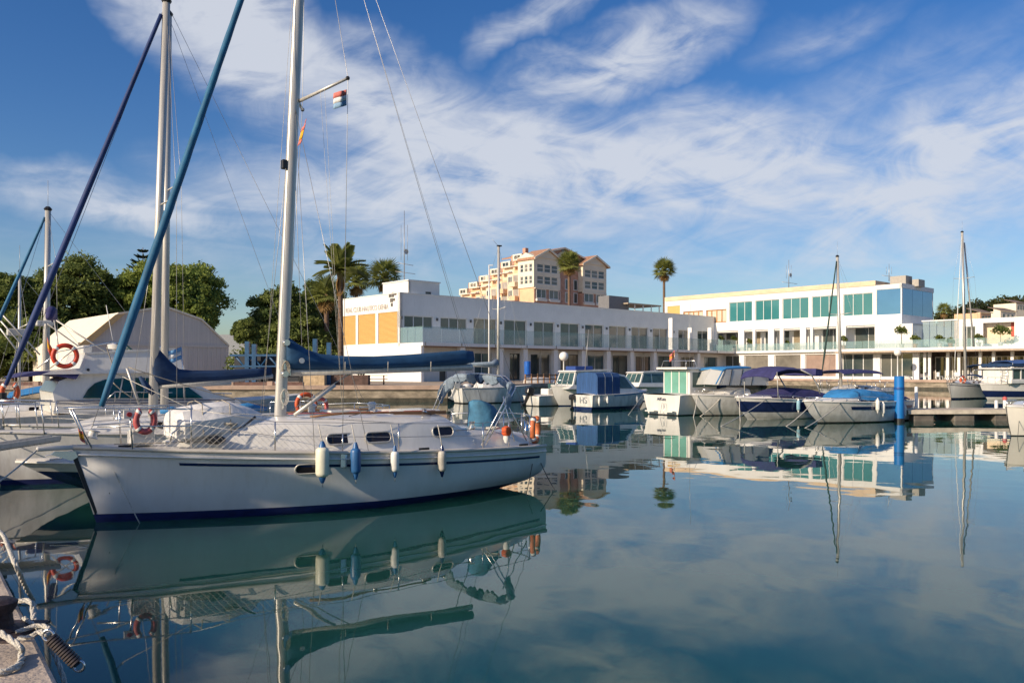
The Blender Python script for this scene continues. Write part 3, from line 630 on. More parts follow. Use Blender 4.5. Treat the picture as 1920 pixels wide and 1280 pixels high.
# ================================================================== BOAT SHED
SH = Frame(*at(148, 690, 72)[:2], FA.a)
shed = thing('boat_shed', 'pale grey vaulted boat shed with cream roof side and flat gable', 'shed', (*SH.o, 0), SH.a)
shg = mat('grey_sheeting', (.56, .53, .51), .75, var=.10, scale=.6, stretch=(14, 14, .4))
shw = mat('cream_sheeting', (.78, .71, .58), .75, var=.1, scale=1, stretch=(1, 8, 1))
poly = [SH.pt(px, py) for px, py in ((146, 652), (222, 590), (310, 577), (378, 601), (429, 650))]
xr = SH.pt(427, 690)[0]; poly2 = [(poly[0][0], 0, ZG), *poly, (xr, 0, ZG)]
MB().slab(poly2, 0, (0, .3, 0)).build('gable_wall', shg, shed)
for i in range(len(poly) - 1):
    a, c = poly[i], poly[i + 1]
    MB().slab([(a[0], -.15, a[2] + .02), (c[0], -.15, c[2] + .02), (c[0], -.15, c[2] + .2), (a[0], -.15, a[2] + .2)], 0, (0, 16, 0)).build('roof_sheet', shw, shed)
MB().slab([(poly[0][0] - .3, -.3, poly[0][2]), (poly[1][0] - .3, -.3, poly[1][2]), (poly[1][0] + .5, -.3, poly[1][2] + .1), (poly[0][0] + .5, -.3, poly[0][2])], 0, (0, .13, 0)).build('ochre_trim', mat('ochre_trim', (.66, .43, .2), .7), shed)
MB().box(poly[0][0] - .05, poly[0][0] + .25, .35, 15.8, ZG, poly[0][2]).build('side_wall', shw, shed)
MB().box(poly[0][0], xr, -.1, -.02, poly[4][2] - .1, poly[4][2] + .12).build('gable_rail', shg, shed)
MB().box(xr - .2, xr, .35, 15.8, ZG, poly[4][2]).build('side_wall', shw, shed)
sx = SH.pt(355, 690)[0]
for k in range(9): MB().box(sx - .05 + k * (xr - sx - .2) / 8, sx + .05 + k * (xr - sx - .2) / 8, -.06, 0, ZG, poly[4][2] - .12).build('sheet_rib', shg, shed)
# ================================================================== BLUE BOAT HOIST
bl = mat('hoist_blue_paint', (.012, .075, .18), .5, var=.25)
h0 = at(432, 690, 64); hoist = thing('boat_hoist', 'blue steel travel hoist parked between shed and trees', 'boat hoist', (h0[0], 64, ZG))
wd = (513 - 432) / F_PX * 64
zh = lambda py: CAMZ - (py - HZ) / F_PX * 64 - ZG
MB().box(0, wd * 1.9, -.2, .2, zh(668), zh(664)).build('top_beam', bl, hoist); MB().box(0, wd * 1.9, -.2, .2, zh(688), zh(685)).build('lower_beam', bl, hoist)
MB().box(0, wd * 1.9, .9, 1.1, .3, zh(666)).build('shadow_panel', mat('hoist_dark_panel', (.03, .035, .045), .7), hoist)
for px, py in ((464, 640), (477, 645), (591, 635), (617, 642)):
    x = (px - 432) / F_PX * 64; MB().box(x - .16, x + .16, -.18, .18, 0, zh(py)).build('post', bl, hoist)
for k in range(5):
    x = .4 + k * 1.3; T('brace', bl, hoist, [(x, 0, zh(667)), (x + .65, 0, zh(687)), (x + 1.3, 0, zh(667))], .11, 4)
for x in (.5, 2.7, 5.8): MB().torus((x, -.3, .45), .3, .15, (0, 1, 0), 14, 6).build('wheel', black, hoist)
# ================================================================== VEGETATION
def leafmat(name, a, b, scale=.5):
    mt = mat(name, a, .7, var=0, scale=scale, rgb2=b, spec=.2, lo=.38, hi=.62, detail=4)
    t = mt.node_tree; p = t.nodes['Principled BSDF']; src = p.inputs['Base Color'].links[0].from_socket; out = t.nodes['Material Output']
    if not any(n.type == 'BSDF_TRANSLUCENT' for n in t.nodes):
        tl = t.nodes.new('ShaderNodeBsdfTranslucent'); t.links.new(src, tl.inputs[0]); ms = t.nodes.new('ShaderNodeMixShader'); ms.inputs[0].default_value = .35
        t.links.new(p.outputs[0], ms.inputs[1]); t.links.new(tl.outputs[0], ms.inputs[2]); t.links.new(ms.outputs[0], out.inputs['Surface'])
    return mt
pinel = leafmat('pine_needles', (.20, .235, .06), (.085, .125, .036))
broad = leafmat('broad_leaves', (.30, .345, .075), (.13, .19, .045))
bark = mat('bark', (.14, .09, .06), .9, var=.35, scale=4, bump=.8, bscale=12, stretch=(2, 2, .5))
def crown_mesh(clumps, per, size, seed):
    g = np.random.default_rng(seed); V = []; 
    for (cx, cy, cz, rx, ry, rz) in clumps:
        d = g.normal(size=(per, 3)); d /= np.linalg.norm(d, axis=1)[:, None]; d[:, 2] = np.where(d[:, 2] < -.35, -d[:, 2] * .6, d[:, 2])
        r = (g.uniform(.35, 1.12, per) ** .6)[:, None] * (1 + .12 * g.normal(size=(per, 1)))
        c = d * r * np.array([rx, ry, rz]) + np.array([cx, cy, cz])
        a = g.normal(size=(per, 3)); a /= np.linalg.norm(a, axis=1)[:, None]; nrm = d + .9 * g.normal(size=(per, 3)); b = np.cross(nrm, a); b /= np.linalg.norm(b, axis=1)[:, None] + 1e-6; a = np.cross(b, nrm); a /= np.linalg.norm(a, axis=1)[:, None] + 1e-6
        s = size * g.uniform(.6, 1.3, per)[:, None]
        V.append(np.stack([c - a * s, c + b * s * .45, c + a * s, c - b * s * .45], 1).reshape(-1, 3))
    V = np.concatenate(V); F = np.arange(len(V)).reshape(-1, 4)
    me = bpy.data.meshes.new('crown'); me.from_pydata(V.tolist(), [], F.tolist()); return me
def tree(name, label, loc, H, rx, rz, lm, seed, trunk_r=.3, nclump=34, per=800, size=.23, crown_base=.45, group=None, lean=0):
    r = random.Random(seed); t = thing(name, label, 'tree', loc, 0, group); cz = H - rz
    T('trunk', bark, t, [(0, 0, -.3), (lean * .4, .1, H * .3), (lean, 0, H * .62)], [trunk_r * 1.3, trunk_r, trunk_r * .6], 8)
    cl = []
    for i in range(nclump):
        q = 2 * math.pi * i * .618; f = 1 - 2 * (i + .5) / nclump; f = max(f, -.75); k = math.sqrt(max(0, 1 - f * f)); u = r.uniform(.55, .92)
        s = r.uniform(.22, .36); cl.append((lean + math.cos(q) * k * rx * u, math.sin(q) * k * rx * u, cz + f * rz * u * 1.0, rx * s, rx * s, rz * s * .85))
        if i % 5 == 0: T('limb', bark, t, [(lean * .6, 0, H * .42), (lean + math.cos(q) * k * rx * .35, math.sin(q) * k * rx * .35, cz - .25 * rz), cl[-1][:3]], [trunk_r * .5, trunk_r * .35, trunk_r * .12], 5)
    me = crown_mesh(cl, per, size, seed); me.materials.append(lm); o = bpy.data.objects.new('crown', me); col.objects.link(o); o.parent = t
    return t
def tree_px(name, label, pxc, pytop, pxw, pyc, Y, lm, seed, **k):
    x, _, zt = at(pxc, pytop, Y); zc = at(pxc, pyc, Y)[2]; return tree(name, label, (x, Y, ZG), zt - ZG, pxw / 2 / F_PX * Y, (zt - zc), lm, seed, **k)
tree_px('pine_tree', 'rounded pine with dense crown at the far left behind the masts', 28, 512, 130, 575, 92, pinel, 1, group='pines behind the boat shed')
tree_px('pine_tree', 'bushy pine left of the shed peak, beside the tall slim mast', 135, 489, 175, 565, 96, pinel, 2, nclump=44, group='pines behind the boat shed')
tree_px('pine_tree', 'large pine with broad crown rising behind the shed roof', 318, 486, 190, 565, 100, broad, 3, nclump=50, group='pines behind the boat shed')
tree_px('pine_tree', 'smaller pine lobe between two larger crowns over the shed left slope', 232, 515, 90, 565, 98, broad, 4, nclump=26, group='pines behind the boat shed')
tree_px('pine_tree', 'pine dropping low behind the right end of the shed', 372, 535, 80, 590, 97, broad, 5, nclump=26, group='pines behind the boat shed')
tree_px('pine_tree', 'broad dark pine left of the tall date palm', 528, 537, 130, 605, 106, pinel, 6, nclump=44, group='trees left of the club house')
tree_px('pine_tree', 'high dark pine crown just behind the date palm trunk', 600, 520, 110, 595, 112, pinel, 7, nclump=36, group='trees left of the club house')
tree_px('pine_tree', 'low round shrub-like tree at the shed corner', 462, 594, 52, 625, 86, pinel, 8, nclump=20, group='trees left of the club house')
tree_px('pine_tree', 'dark low tree filling the gap under the big pine and palm', 560, 590, 170, 650, 102, pinel, 9, nclump=36, group='trees left of the club house')
tree_px('pine_tree', 'dark low tree behind flybridge yacht at the left edge', 60, 590, 230, 660, 88, pinel, 10, nclump=40, group='pines behind the boat shed')
# araucaria tip behind the pines
ar = thing('araucaria_tree', 'spiky araucaria tip poking above the pines', 'tree', (*at(268, 470, 106)[:2], ZG)); H = at(268, 464, 106)[2] - ZG
T('trunk', bark, ar, [(0, 0, 0), (0, 0, H)], [.35, .04], 6)
g_ = MB()
for k in range(9):
    z = H - .5 - k * .75; L = .7 + k * .42
    for j in range(9):
        q = 2 * math.pi * (j + k * .4) / 9; e = (math.cos(q) * L, math.sin(q) * L, z + .25 * L); g_.tube([(0, 0, z), (e[0] * .6, e[1] * .6, z + .05), e], [.14, .16, .05], 4)
g_.build('crown', leafmat('araucaria_green', (.06, .075, .03), (.02, .035, .015)), ar)
# ---- palms
frondg = leafmat('palm_green', (.28, .30, .08), (.14, .17, .05), 1.2); frondb = leafmat('palm_dry', (.42, .27, .11), (.24, .15, .065), 1.2)
palmbark = mat('palm_bark', (.17, .11, .075), .95, var=.45, scale=3, bump=1, bscale=9, stretch=(1, 1, 5))
def feather(Ln, droop, m):
    b = MB(); pts = []
    for i in range(9):
        t = i / 8; pts.append(Vector((Ln * (t - .12 * droop * t * t), 0, Ln * (.10 * t - droop * .55 * t * t))))
    b.tube(pts, [.05 * (1 - .85 * i / 8) for i in range(9)], 4)
    for i in range(1, 26):
        t = i / 26; k = t * 8; a = pts[int(k)].lerp(pts[min(8, int(k) + 1)], k % 1); l = Ln * .15 * math.sin(math.pi * (.12 + .86 * t)) + .1
        for s in (-1, 1):
            e = a + Vector((l * .55, s * l, -.28 * l + .2 * l * (1 - t))); b.add([a - Vector((.05, 0, 0)), a + Vector((.07, 0, 0)), e], [(0, 1, 2)])
    me_o = b.build('frond', m, fix=False); me = me_o.data; bpy.data.objects.remove(me_o); return me
def fan(Ln, m):
    b = MB(); b.tube([(0, 0, 0), (Ln * .5, 0, Ln * .06)], [.04, .02], 4); o = Vector((Ln * .48, 0, Ln * .06))
    for i in range(15):
        q = R(-100 + 200 * i / 14); l = Ln * (.52 + .05 * ((i * 7) % 3)); d = Vector((math.cos(q), math.sin(q), -.18 - .22 * abs(math.sin(q)))); p = Vector((-math.sin(q), math.cos(q), 0)) * l * .06
        b.add([o, o + d * l * .55 + p, o + d * l, o + d * l * .55 - p], [(0, 1, 2, 3)])
    me_o = b.build('frond', m, fix=False); me = me_o.data; bpy.data.objects.remove(me_o); return me
FE = [feather(1, .55, frondg), feather(1, 1.0, frondg)]; FAN = fan(1, frondg); FAND = fan(1, frondb); FED = feather(1, 1.2, frondb)
def palm(label, px, pytop, pybase_crown, Y, Ln, kind, seed, n=34, dry=10, tr=.25, group='palms around the club house', zbase=ZG):
    r = random.Random(seed); zc = at(px, pybase_crown, Y)[2]; x = at(px, 0, Y)[0]
    t = thing('palm_tree', label, 'palm', (x, Y, zbase), 0, group); H = zc - zbase
    T('trunk', palmbark, t, [(0, 0, -.2), (.05, 0, H * .4), (0, 0, H * .9), (0, 0, H + .2)], [tr * 1.3, tr, tr * .95, tr * 1.5], 9)
    for i in range(n + dry):
        d = i >= n; q = i * 2.39996 + r.uniform(-.2, .2)
        if d: pitch = r.uniform(-80, -55); me = FAND if kind == 'fan' else FED; s = Ln * r.uniform(.6, .8)
        else:
            f = i / n; pitch = 80 - f * (112 if kind == 'fan' else 88) + r.uniform(-7, 7); me = FAN if kind == 'fan' else FE[1 if f > .3 else 0]; s = Ln * r.uniform(.85, 1.08)
        o = bpy.data.objects.new('frond', me); col.objects.link(o); o.parent = t; o.location = (0, 0, H + (.15 if not d else -.1)); o.rotation_euler = (r.uniform(-.25, .25), R(-pitch), q); o.scale = (s, s, s)
    return t
palm('tall date palm with feathery crown standing before the louvred end wall', 638, 458, 512, 70, 2.55, 'feather', 1, n=24, dry=3, tr=.22)
palm('fan palm with hanging dry skirt in front of the apartment block', 1067, 472, 497, 140, 2.6, 'fan', 2, n=36, dry=14, tr=.26)
palm('lone slender fan palm rising left of the peach parapet', 1245, 487, 509, 150, 2.5, 'fan', 3, n=36, dry=12, tr=.24)
palm('short fan palm with pale fronds behind date palm trunk', 612, 530, 555, 101, 2.6, 'fan', 4, n=34, dry=16, tr=.3)
palm('fan palm left of two behind the club sign', 668, 505, 530, 104, 2.6, 'fan', 5, n=34, dry=8, tr=.25)
palm('fan palm right of two behind the club sign, nearest the rooftop box', 722, 500, 523, 108, 2.8, 'fan', 6, n=34, dry=6, tr=.25)
palm('tiny distant palm above the low block at far right', 1770, 572, 583, 210, 2.4, 'fan', 7, n=24, dry=6, tr=.2)
bowp = Vector((-5.0, 11.5, .62)); sd9 = bowp + Vector((SUN_AZ[0], SUN_AZ[1], math.tan(SUN_EL))) * 11
r_ = random.Random(3); qp = thing('palm_tree', 'palm on the near quay left of the picture, its fronds shading the bow', 'palm', (sd9.x, sd9.y, ZQ), 0, 'palms around the club house')
T('trunk', palmbark, qp, [(0, 0, -.2), (.05, 0, 2), (0, 0, sd9.z - ZQ + .2)], [.3, .22, .3], 9)
for i in range(10):
    f = i / 10; o = bpy.data.objects.new('frond', FE[1 if f > .3 else 0]); col.objects.link(o); o.parent = qp; o.location = (0, 0, sd9.z - ZQ + .1); o.rotation_euler = (r_.uniform(-.2, .2), R(-(18 - 75 * f)), i * 2.39996); q_ = 1.7 * r_.uniform(.85, 1.1); o.scale = (q_, q_, q_)
# hill at right with scattered wood and houses
hill = MB(); NX, NY = 26, 10; vs = []
for j in range(NY):
    for i in range(NX):
        x = 90 + i * 16; y = 300 + j * 30; t = max(0, min(1, (x - 150) / 120)); h = 1 + 34 * t * t * (3 - 2 * t) * (math.sin(math.pi * min(1, (j + .3) / 8)) ** .7) + 2 * math.sin(i * 1.7 + j)
        vs.append((x, y, max(ZG - .5, h)))
hill.add(vs, [(j * NX + i, j * NX + i + 1, (j + 1) * NX + i + 1, (j + 1) * NX + i) for j in range(NY - 1) for i in range(NX - 1)])
tag(hill.build('hill', leafmat('hill_scrub', (.11, .10, .05), (.05, .06, .025), .08), smooth=True), kind='structure')
cl = []; r = random.Random(4)
for k in range(120):
    i = r.uniform(0, NX - 2); j = r.uniform(0, 5); v = vs[int(j) * NX + int(i)]; s = r.uniform(3, 6.5); cl.append((v[0] + r.uniform(0, 14), v[1] + r.uniform(0, 28), v[2] + s * .4, s, s, s * .75))
for px, py in ((1775, 590), (1790, 584), (1812, 577), (1830, 572), (1850, 570), (1872, 566), (1885, 560), (1902, 561), (1918, 566), (1785, 600), (1800, 598), (1845, 585)):
    v = at(px, py, 310); cl.append((v[0], v[1], v[2] - 2, 5.5, 5, 3.6)); cl.append((v[0], v[1] + 1, v[2] - 6, 6, 5, 4))
me = crown_mesh(cl, 260, .8, 5); me.materials.append(leafmat('hill_trees', (.085, .09, .03), (.03, .045, .02), .1)); o = bpy.data.objects.new('hillside_wood', me); col.objects.link(o); tag(o, 'dark pines covering the hillside at right', 'wood', kind='stuff')
for k, (p0, p1, pt, pb, lab) in enumerate(((1838, 1872, 586, 615, 'cream house with flat roof at the hill foot'), (1876, 1925, 583, 612, 'long cream house with brown roof below the hill trees'), (1905, 1935, 568, 590, 'small pale house high on the hill at the frame edge'))):
    Y = 240 + 25 * k; a = at(p0, pt, Y); c = at(p1, pb, Y); hs = thing('hill_house', lab, 'house', (a[0], Y, ZG), .5, 'houses on the hill'); W = c[0] - a[0]; Hh = a[2] - ZG
    MB().box(0, W, 0, 8, 0, Hh).build('wall', crm if k else pch, hs); MB().slab([(-.4, -.4, Hh), (W + .4, -.4, Hh), (W + .4, 4, Hh + 1.4), (-.4, 4, Hh + 1.4)], .15).build('roof', mat('brown_roof', (.22, .16, .12), .8), hs)
    for q in range(3): MB().box(W * (.15 + .28 * q), W * (.15 + .28 * q) + 1, -.06, 0, Hh - 2.2, Hh - .9).build('window', wglass, hs)
# skyline behind the shed gap
MB().box(-3, 3, 0, 6, 0, 6.4).build('wall', mat('far_grey_wall', (.30, .33, .37), .8), tag(thing('distant_building', 'distant grey flat building in the gap right of the shed', 'building', (*at(428, 690, 120)[:2], ZG)))); 
# clipped hedge behind the hoist
cl = [(at(440 + k * 12, 680, 76)[0], 76 + (k % 2), ZG + 1.6 + .2 * (k % 3), .9, .8, 1.5) for k in range(16)]
me = crown_mesh(cl, 200, .22, 12); me.materials.append(pinel); o = bpy.data.objects.new('hedge', me); col.objects.link(o); tag(o, 'dark green hedge behind the blue hoist', 'hedge', kind='stuff')
# ================================================================== BOATS: shared builders
def lerp_list(pts, k):
    if k <= pts[0][0]: return pts[0][1]
    for (a, x), (b, y) in zip(pts[:-1], pts[1:]):
        if k <= b: return x + (y - x) * (k - a) / (b - a)
    return pts[-1][1]
class Hull:
    def __init__(s, xb, xs, B, zb, zs, sag=.04, tm=.55, ts=.78, tw=.6, p=1.9, pw=1.25, q=.8):
        s.xb, s.xs, s.B, s.zb, s.zs, s.sag, s.tm, s.ts, s.tw, s.p, s.pw, s.q = xb, xs, B, zb, zs, sag, tm, ts, tw, p, pw, q
    def sheer(s, t): return s.zs + (s.zb - s.zs) * (1 - t) ** 1.3 - s.sag * math.sin(math.pi * t)
    def _f(s, t, p, te):
        return 1 - (1 - t / s.tm) ** p if t < s.tm else 1 - (1 - te) * ((t - s.tm) / (1 - s.tm)) ** 2
    def P(s, t, z, side):
        sh = s.sheer(t); k = max(0, z / sh); fs = s._f(t, s.p, s.ts); fw = s._f(t, s.pw, s.tw) * .86
        y = s.B / 2 * (fw + (fs - fw) * min(1, k) ** s.q)
        if z < 0: y *= max(0, 1 + z * 1.2)
        y = max(y, .012); x0 = lerp_list(s.xb, k); x1 = lerp_list(s.xs, k)
        return (x0 + t * (x1 - x0), side * y, z)
    def half(s, x):
        x0 = s.xb[-1][1]; x1 = s.xs[-1][1]; t = max(0, min(1, (x - x0) / (x1 - x0))); return s.B / 2 * s._f(t, s.p, s.ts), s.sheer(t)
    def band(s, root, name, m, f0, f1, nst=26, nz=5, t0=0.0, t1=1.0, out=0.0, transom=True):
        b = MB()
        ts = [t0 + (t1 - t0) * (i / nst) ** 1.25 if t0 == 0 else t0 + (t1 - t0) * i / nst for i in range(nst + 1)]
        for side in (-1, 1):
            g = []
            for t in ts:
                sh = s.sheer(t); z0, z1 = f0(sh), f1(sh)
                row = []
                for j in range(nz + 1):
                    p = s.P(t, z0 + (z1 - z0) * j / nz, side); row.append((p[0], p[1] + side * out, p[2]))
                g.append(row)
            n = nz + 1; b.add([p for r in g for p in r], [(i * n + j, i * n + j + 1, (i + 1) * n + j + 1, (i + 1) * n + j) for i in range(nst) for j in range(nz)])
            if side == -1: gl = g[-1]
            else: gr = g[-1]
        if transom and t1 == 1.0:
            for j in range(nz): b.add([gl[j], gr[j], gr[j + 1], gl[j + 1]], [(0, 1, 2, 3)])
        import bmesh
        o = b.build(name, m, root, smooth=38)
        bm = bmesh.new(); bm.from_mesh(o.data); bmesh.ops.remove_doubles(bm, verts=bm.verts, dist=.0005); bmesh.ops.recalc_face_normals(bm, faces=bm.faces); bm.to_mesh(o.data); bm.free()
        o.data.shade_smooth(); o.data.set_sharp_from_angle(angle=R(42))
        return o
    def deck(s, root, m, name='deck', camber=.05, dz=-.015, nst=20):
        b = MB(); rows = []
        for i in range(nst + 1):
            t = i / nst; p = s.P(t, s.sheer(t), 1); rows.append([(p[0], p[1] * f, p[2] + dz + camber * (1 - f * f)) for f in (-1, -.6, -.2, .2, .6, 1)])
        return b.loft(rows, closed=False).build(name, m, root, smooth=True)
    def rail(s, root, m, name='toe_rail', r=.02, dz=.0, t0=.0, t1=1.0, sides=(-1, 1)):
        for sd in sides:
            T(name, m, root, [(lambda p: (p[0], p[1] + sd * .008, p[2] + dz))(s.P(t0 + (t1 - t0) * i / 24, s.sheer(t0 + (t1 - t0) * i / 24), sd)) for i in range(25)], r, 6)
def section_loft(root, name, m, stations, smooth=40):
    """stations: (x, z_base, half_width, height); rounded coachroof shape"""
    rings = []
    for x, z, wd, h in stations:
        rings.append([(x, sx * wd * a, z + h * c) for sx, a, c in ((-1, 1, 0), (-1, .93, .55), (-1, .86, .82), (-1, .68, .97), (-1, .3, 1.05), (1, .3, 1.05), (1, .68, .97), (1, .86, .82), (1, .93, .55), (1, 1, 0))])
    return MB().loft(rings).build(name, m, root, smooth=smooth)
def prism(root, name, m, poly, w0, w1=None, smooth=None, bevel=0, yc=0.0):
    """side profile poly (x,z) extruded across the boat; narrows from w0 (lowest z) to w1 (highest z)"""
    zs = [p[1] for p in poly]; za_, zb_ = min(zs), max(zs); w1 = w0 if w1 is None else w1
    def wd(z): return w0 + (w1 - w0) * (z - za_) / max(1e-6, zb_ - za_)
    return MB().loft([[(x, yc - wd(z), z) for x, z in poly], [(x, yc + wd(z), z) for x, z in poly]]).build(name, m, root, bevel=bevel)
def side_panes(root, name, m, polys, w, out=.012, sides=(-1, 1), slope=None):
    for poly in polys:
        for sd in sides: MB().slab([(x, sd * ((w(z) if callable(w) else w) + out), z) for x, z in poly], 0, (0, -sd * .02, 0)).build(name, m, root)
def canopy(root, name, m, x0, x1, hw, z, rise=.12, th=.025, z1=None, side_drop=.12, n=8):
    z1 = z if z1 is None else z1; rings = []
    for i in range(n + 1):
        t = i / n; x = x0 + (x1 - x0) * t; zc = z + (z1 - z) * t + rise * math.sin(math.pi * t) * .6
        pr = []
        for j in range(9): a = -1 + 2 * j / 8; pr.append((x, a * hw, zc + rise * (1 - a * a) - side_drop * abs(a) ** 4))
        rings.append(pr + [(p[0], p[1] * .985, p[2] - th) for p in reversed(pr)])
    return MB().loft(rings).build(name, m, root, smooth=50)
def stanchions(root, H, xs, hgt, sides=(-1, 1), r=.0125, inset=.06, lines=(1.0, .52), ends=None):
    for sd in sides:
        tops = []
        for x in xs:
            hb, sh = H.half(x); y = sd * (hb - inset); T('stanchion', steel, root, [(x, y, sh - .02), (x, y, sh + hgt)], r, 6); tops.append((x, y, sh, hgt))
        pts = tops
        for f in lines:
            path = [(x, y, z + h * f) for x, y, z, h in pts]
            if ends: path = [(ends[0][0], sd * ends[0][1], ends[0][2] - (1 - f) * hgt)] + path + [(ends[1][0], sd * ends[1][1], ends[1][2] - (1 - f) * hgt)]
            T('lifeline', wire, root, path, .0045, 4)
def cover_loft(root, name, m, rows, frame, hw):
    """sail cover along the boom: rows of (px, py_top, py_bottom)"""
    rings = []
    for i, (px, a, c) in enumerate(rows):
        x, _, z1 = frame.pt(px, a); z0 = frame.pt(px, c)[2]; k = hw[i] if isinstance(hw, (list, tuple)) else hw; zc = (z0 + z1) / 2; h = (z1 - z0) / 2
        rings.append([(x, math.cos(q) * k * (1.0 if math.sin(q) < 0 else .75), zc + math.sin(q) * h) for q in [2 * math.pi * j / 14 for j in range(14)]])
    return MB().loft(rings).build(name, m, root, smooth=True)
def lifebuoy(name, label, loc, axis, R0=.30, r=.055, m=None, horseshoe=False, up=None, group='lifebuoys'):
    t = thing(name, label, 'lifebuoy', loc, 0, group)
    if horseshoe: MB().torus((0, 0, 0), R0, r, axis, 22, 8, R(-150) + math.pi, R(150) + math.pi, 1.35).build('ring', m or orange, t, smooth=True) if up is None else MB().torus((0, 0, 0), R0, r, axis, 22, 8, R(-150), R(150), 1.35).build('ring', m or orange, t, smooth=True)
    else: MB().torus((0, 0, 0), R0, r, axis, 28, 10).build('ring', m or orange, t, smooth=True)
    for k in range(4):
        q = R(45 + 90 * k); MB().torus((0, 0, 0), R0, r * 1.07, axis, 3, 10, q - .13, q + .13, 1.35 if horseshoe else 1).build('tape_band', tape, t, smooth=True)
    return t
def flag(name, label, corner, hoist, fly, cols, wave=.05, group=None):
    """corner: top of the hoist; hoist, fly: edge vectors; cols: stripes from top"""
    t = thing(name, label, 'flag', corner, 0, group); hv = Vector(hoist); fv = Vector(fly); nrm = hv.cross(fv).normalized(); n = len(cols); tot = sum(c[1] for c in cols); a = 0
    for m, wgt in cols:
        b = a + wgt / tot; rings = []
        for i in range(13):
            f = i / 12; off = nrm * wave * math.sin(f * 7.5) * (.3 + f); rings.append([hv * a + fv * f + off, hv * ((a + b) / 2) + fv * f + off * 1.15, hv * b + fv * f + off * 1.25])
        g = MB(); g.loft(rings, closed=False); o = g.build('stripe', m, t, smooth=True, fix=False); so_ = o.modifiers.new('thick', 'SOLIDIFY'); so_.thickness = .004; a = b
    return t
def fender(label, loc, L, r, m, endm, rope_top, group='fenders along the sailboat hull'):
    t = thing('fender', label, 'fender', loc, 0, group)
    MB().lathe([(r * .55, -L / 2 - .01), (r * .9, -L / 2 + .015), (r, -L / 2 + .045), (r * 1.0, 0), (r, L / 2 - .045), (r * .9, L / 2 - .015), (r * .55, L / 2 + .01)], 14).build('body', m, t, smooth=60)
    for s in (-1, 1): MB().lathe([(r * .62, s * (L / 2 - .012)), (r * .45, s * (L / 2 + .05)), (r * .22, s * (L / 2 + .10))], 10).build('end_cap', endm, t, smooth=60)
    T('lanyard', rope, t, [(0, 0, L / 2 + .08), tuple(Vector(rope_top) - Vector(loc))], .009, 5)
    T('tail', rope, t, [(0, 0, -L / 2 - .09), (.005, 0, -L / 2 - .16)], .009, 5)
    return t
def catenary(a, b, sag, n=12):
    a, b = Vector(a), Vector(b); return [tuple(a.lerp(b, i / n) - Vector((0, 0, sag * 4 * (i / n) * (1 - i / n)))) for i in range(n + 1)]
def mooring(label, a, b, sag=.15, r=.012, m=None, group=None):
    o = Vector(a); t = MB().tube([tuple(Vector(p) - o) for p in catenary(a, b, sag)], r, 6).build('mooring_line', m or rope, None, loc=tuple(o), smooth=True)
    return tag(t, label, 'rope', group)
def outboard(root, x, y, z, s=1.0, cowl=None, name='outboard_motor', tilt=0):
    """motor clamped on a transom, x points aft"""
    c = math.cos(tilt); si = math.sin(tilt)
    def q(px, pz): return (x + (px * c - pz * si) * s, z + (px * si + pz * c) * s)
    body = [q(*p) for p in ((.02, .05), (.42, .05), (.48, .30), (.38, .48), (.1, .5), (0, .38))]
    o = MB().loft([[(a, y + sd, b) for a, b in body] for sd in (-.15 * s, .15 * s)]).build(name, cowl or blackm, root, bevel=.04 * s)
    leg = [q(*p) for p in ((.12, .05), (.32, .05), (.30, -.55), (.42, -.62), (.40, -.72), (.05, -.72), (.08, -.6), (.16, -.5))]
    MB().loft([[(a, y + sd, b) for a, b in leg] for sd in (-.05 * s, .05 * s)]).build('motor_leg', motorw if cowl is motorw else blackm, o)
    return o
def shell_hull(root, H, m, boot=None, boot_h=.1, stripe=None, st=None, keel=-.3):
    """whole hull in one band plus boot top"""
    H.band(root, 'hull', m, lambda sh: boot_h, lambda sh: sh)
    H.band(root, 'boot_top', boot or blueaf, lambda sh: keel, lambda sh: boot_h, nz=3)
    if stripe: H.band(root, 'stripe', stripe, lambda sh: sh - st[0], lambda sh: sh - st[1], nz=1, t0=.0 if len(st) < 3 else st[2], t1=1.0 if len(st) < 4 else st[3], out=.006, transom=len(st) < 4)
# ================================================================== MAIN SAILBOAT
U = math.atan2(.58, .814)
F1 = Frame(-5.92, 11.65, U)
nav = (F1.s, -F1.c)
s1 = thing('sailboat', 'white sailboat with navy stripe and blue sail cover, nearest to the camera', 'sailboat', (*F1.o, 0), F1.a, 'sailboats in the harbour')
hullw = grime(mat('main_hull_white', (.70, .69, .68), .2, var=.07, scale=1.5, stretch=(1, 1, .3), coat=.4, bump=.04, bscale=3), .12, .42, (.40, .36, .27), .6, .30)
H1 = Hull([(0, .02), (.12, -.02), (1, -.285)], [(0, 6.6), (.15, 7.1), (.3, 7.36), (.5, 7.46), (1, 7.34)], 2.80, 1.085, .78, .0, tm=.56, ts=.70, tw=.42, p=1.85, pw=1.45, q=.62)
H1.band(s1, 'hull', hullw, lambda sh: .12, lambda sh: sh, nst=40, nz=10)
H1.band(s1, 'boot_top', blueaf, lambda sh: -.35, lambda sh: .12, nst=40, nz=4)
H1.band(s1, 'navy_stripe', navy, lambda sh: sh - .225, lambda sh: sh - .185, nst=36, nz=1, t0=.16, t1=.975, out=.005)
H1.rail(s1, mat('toe_rail_beige', (.55, .51, .45), .5), r=.028, dz=-.005)
H1.rail(s1, hullw, 'rubbing_strake', r=.016, dz=-.10)
H1.deck(s1, deckm)
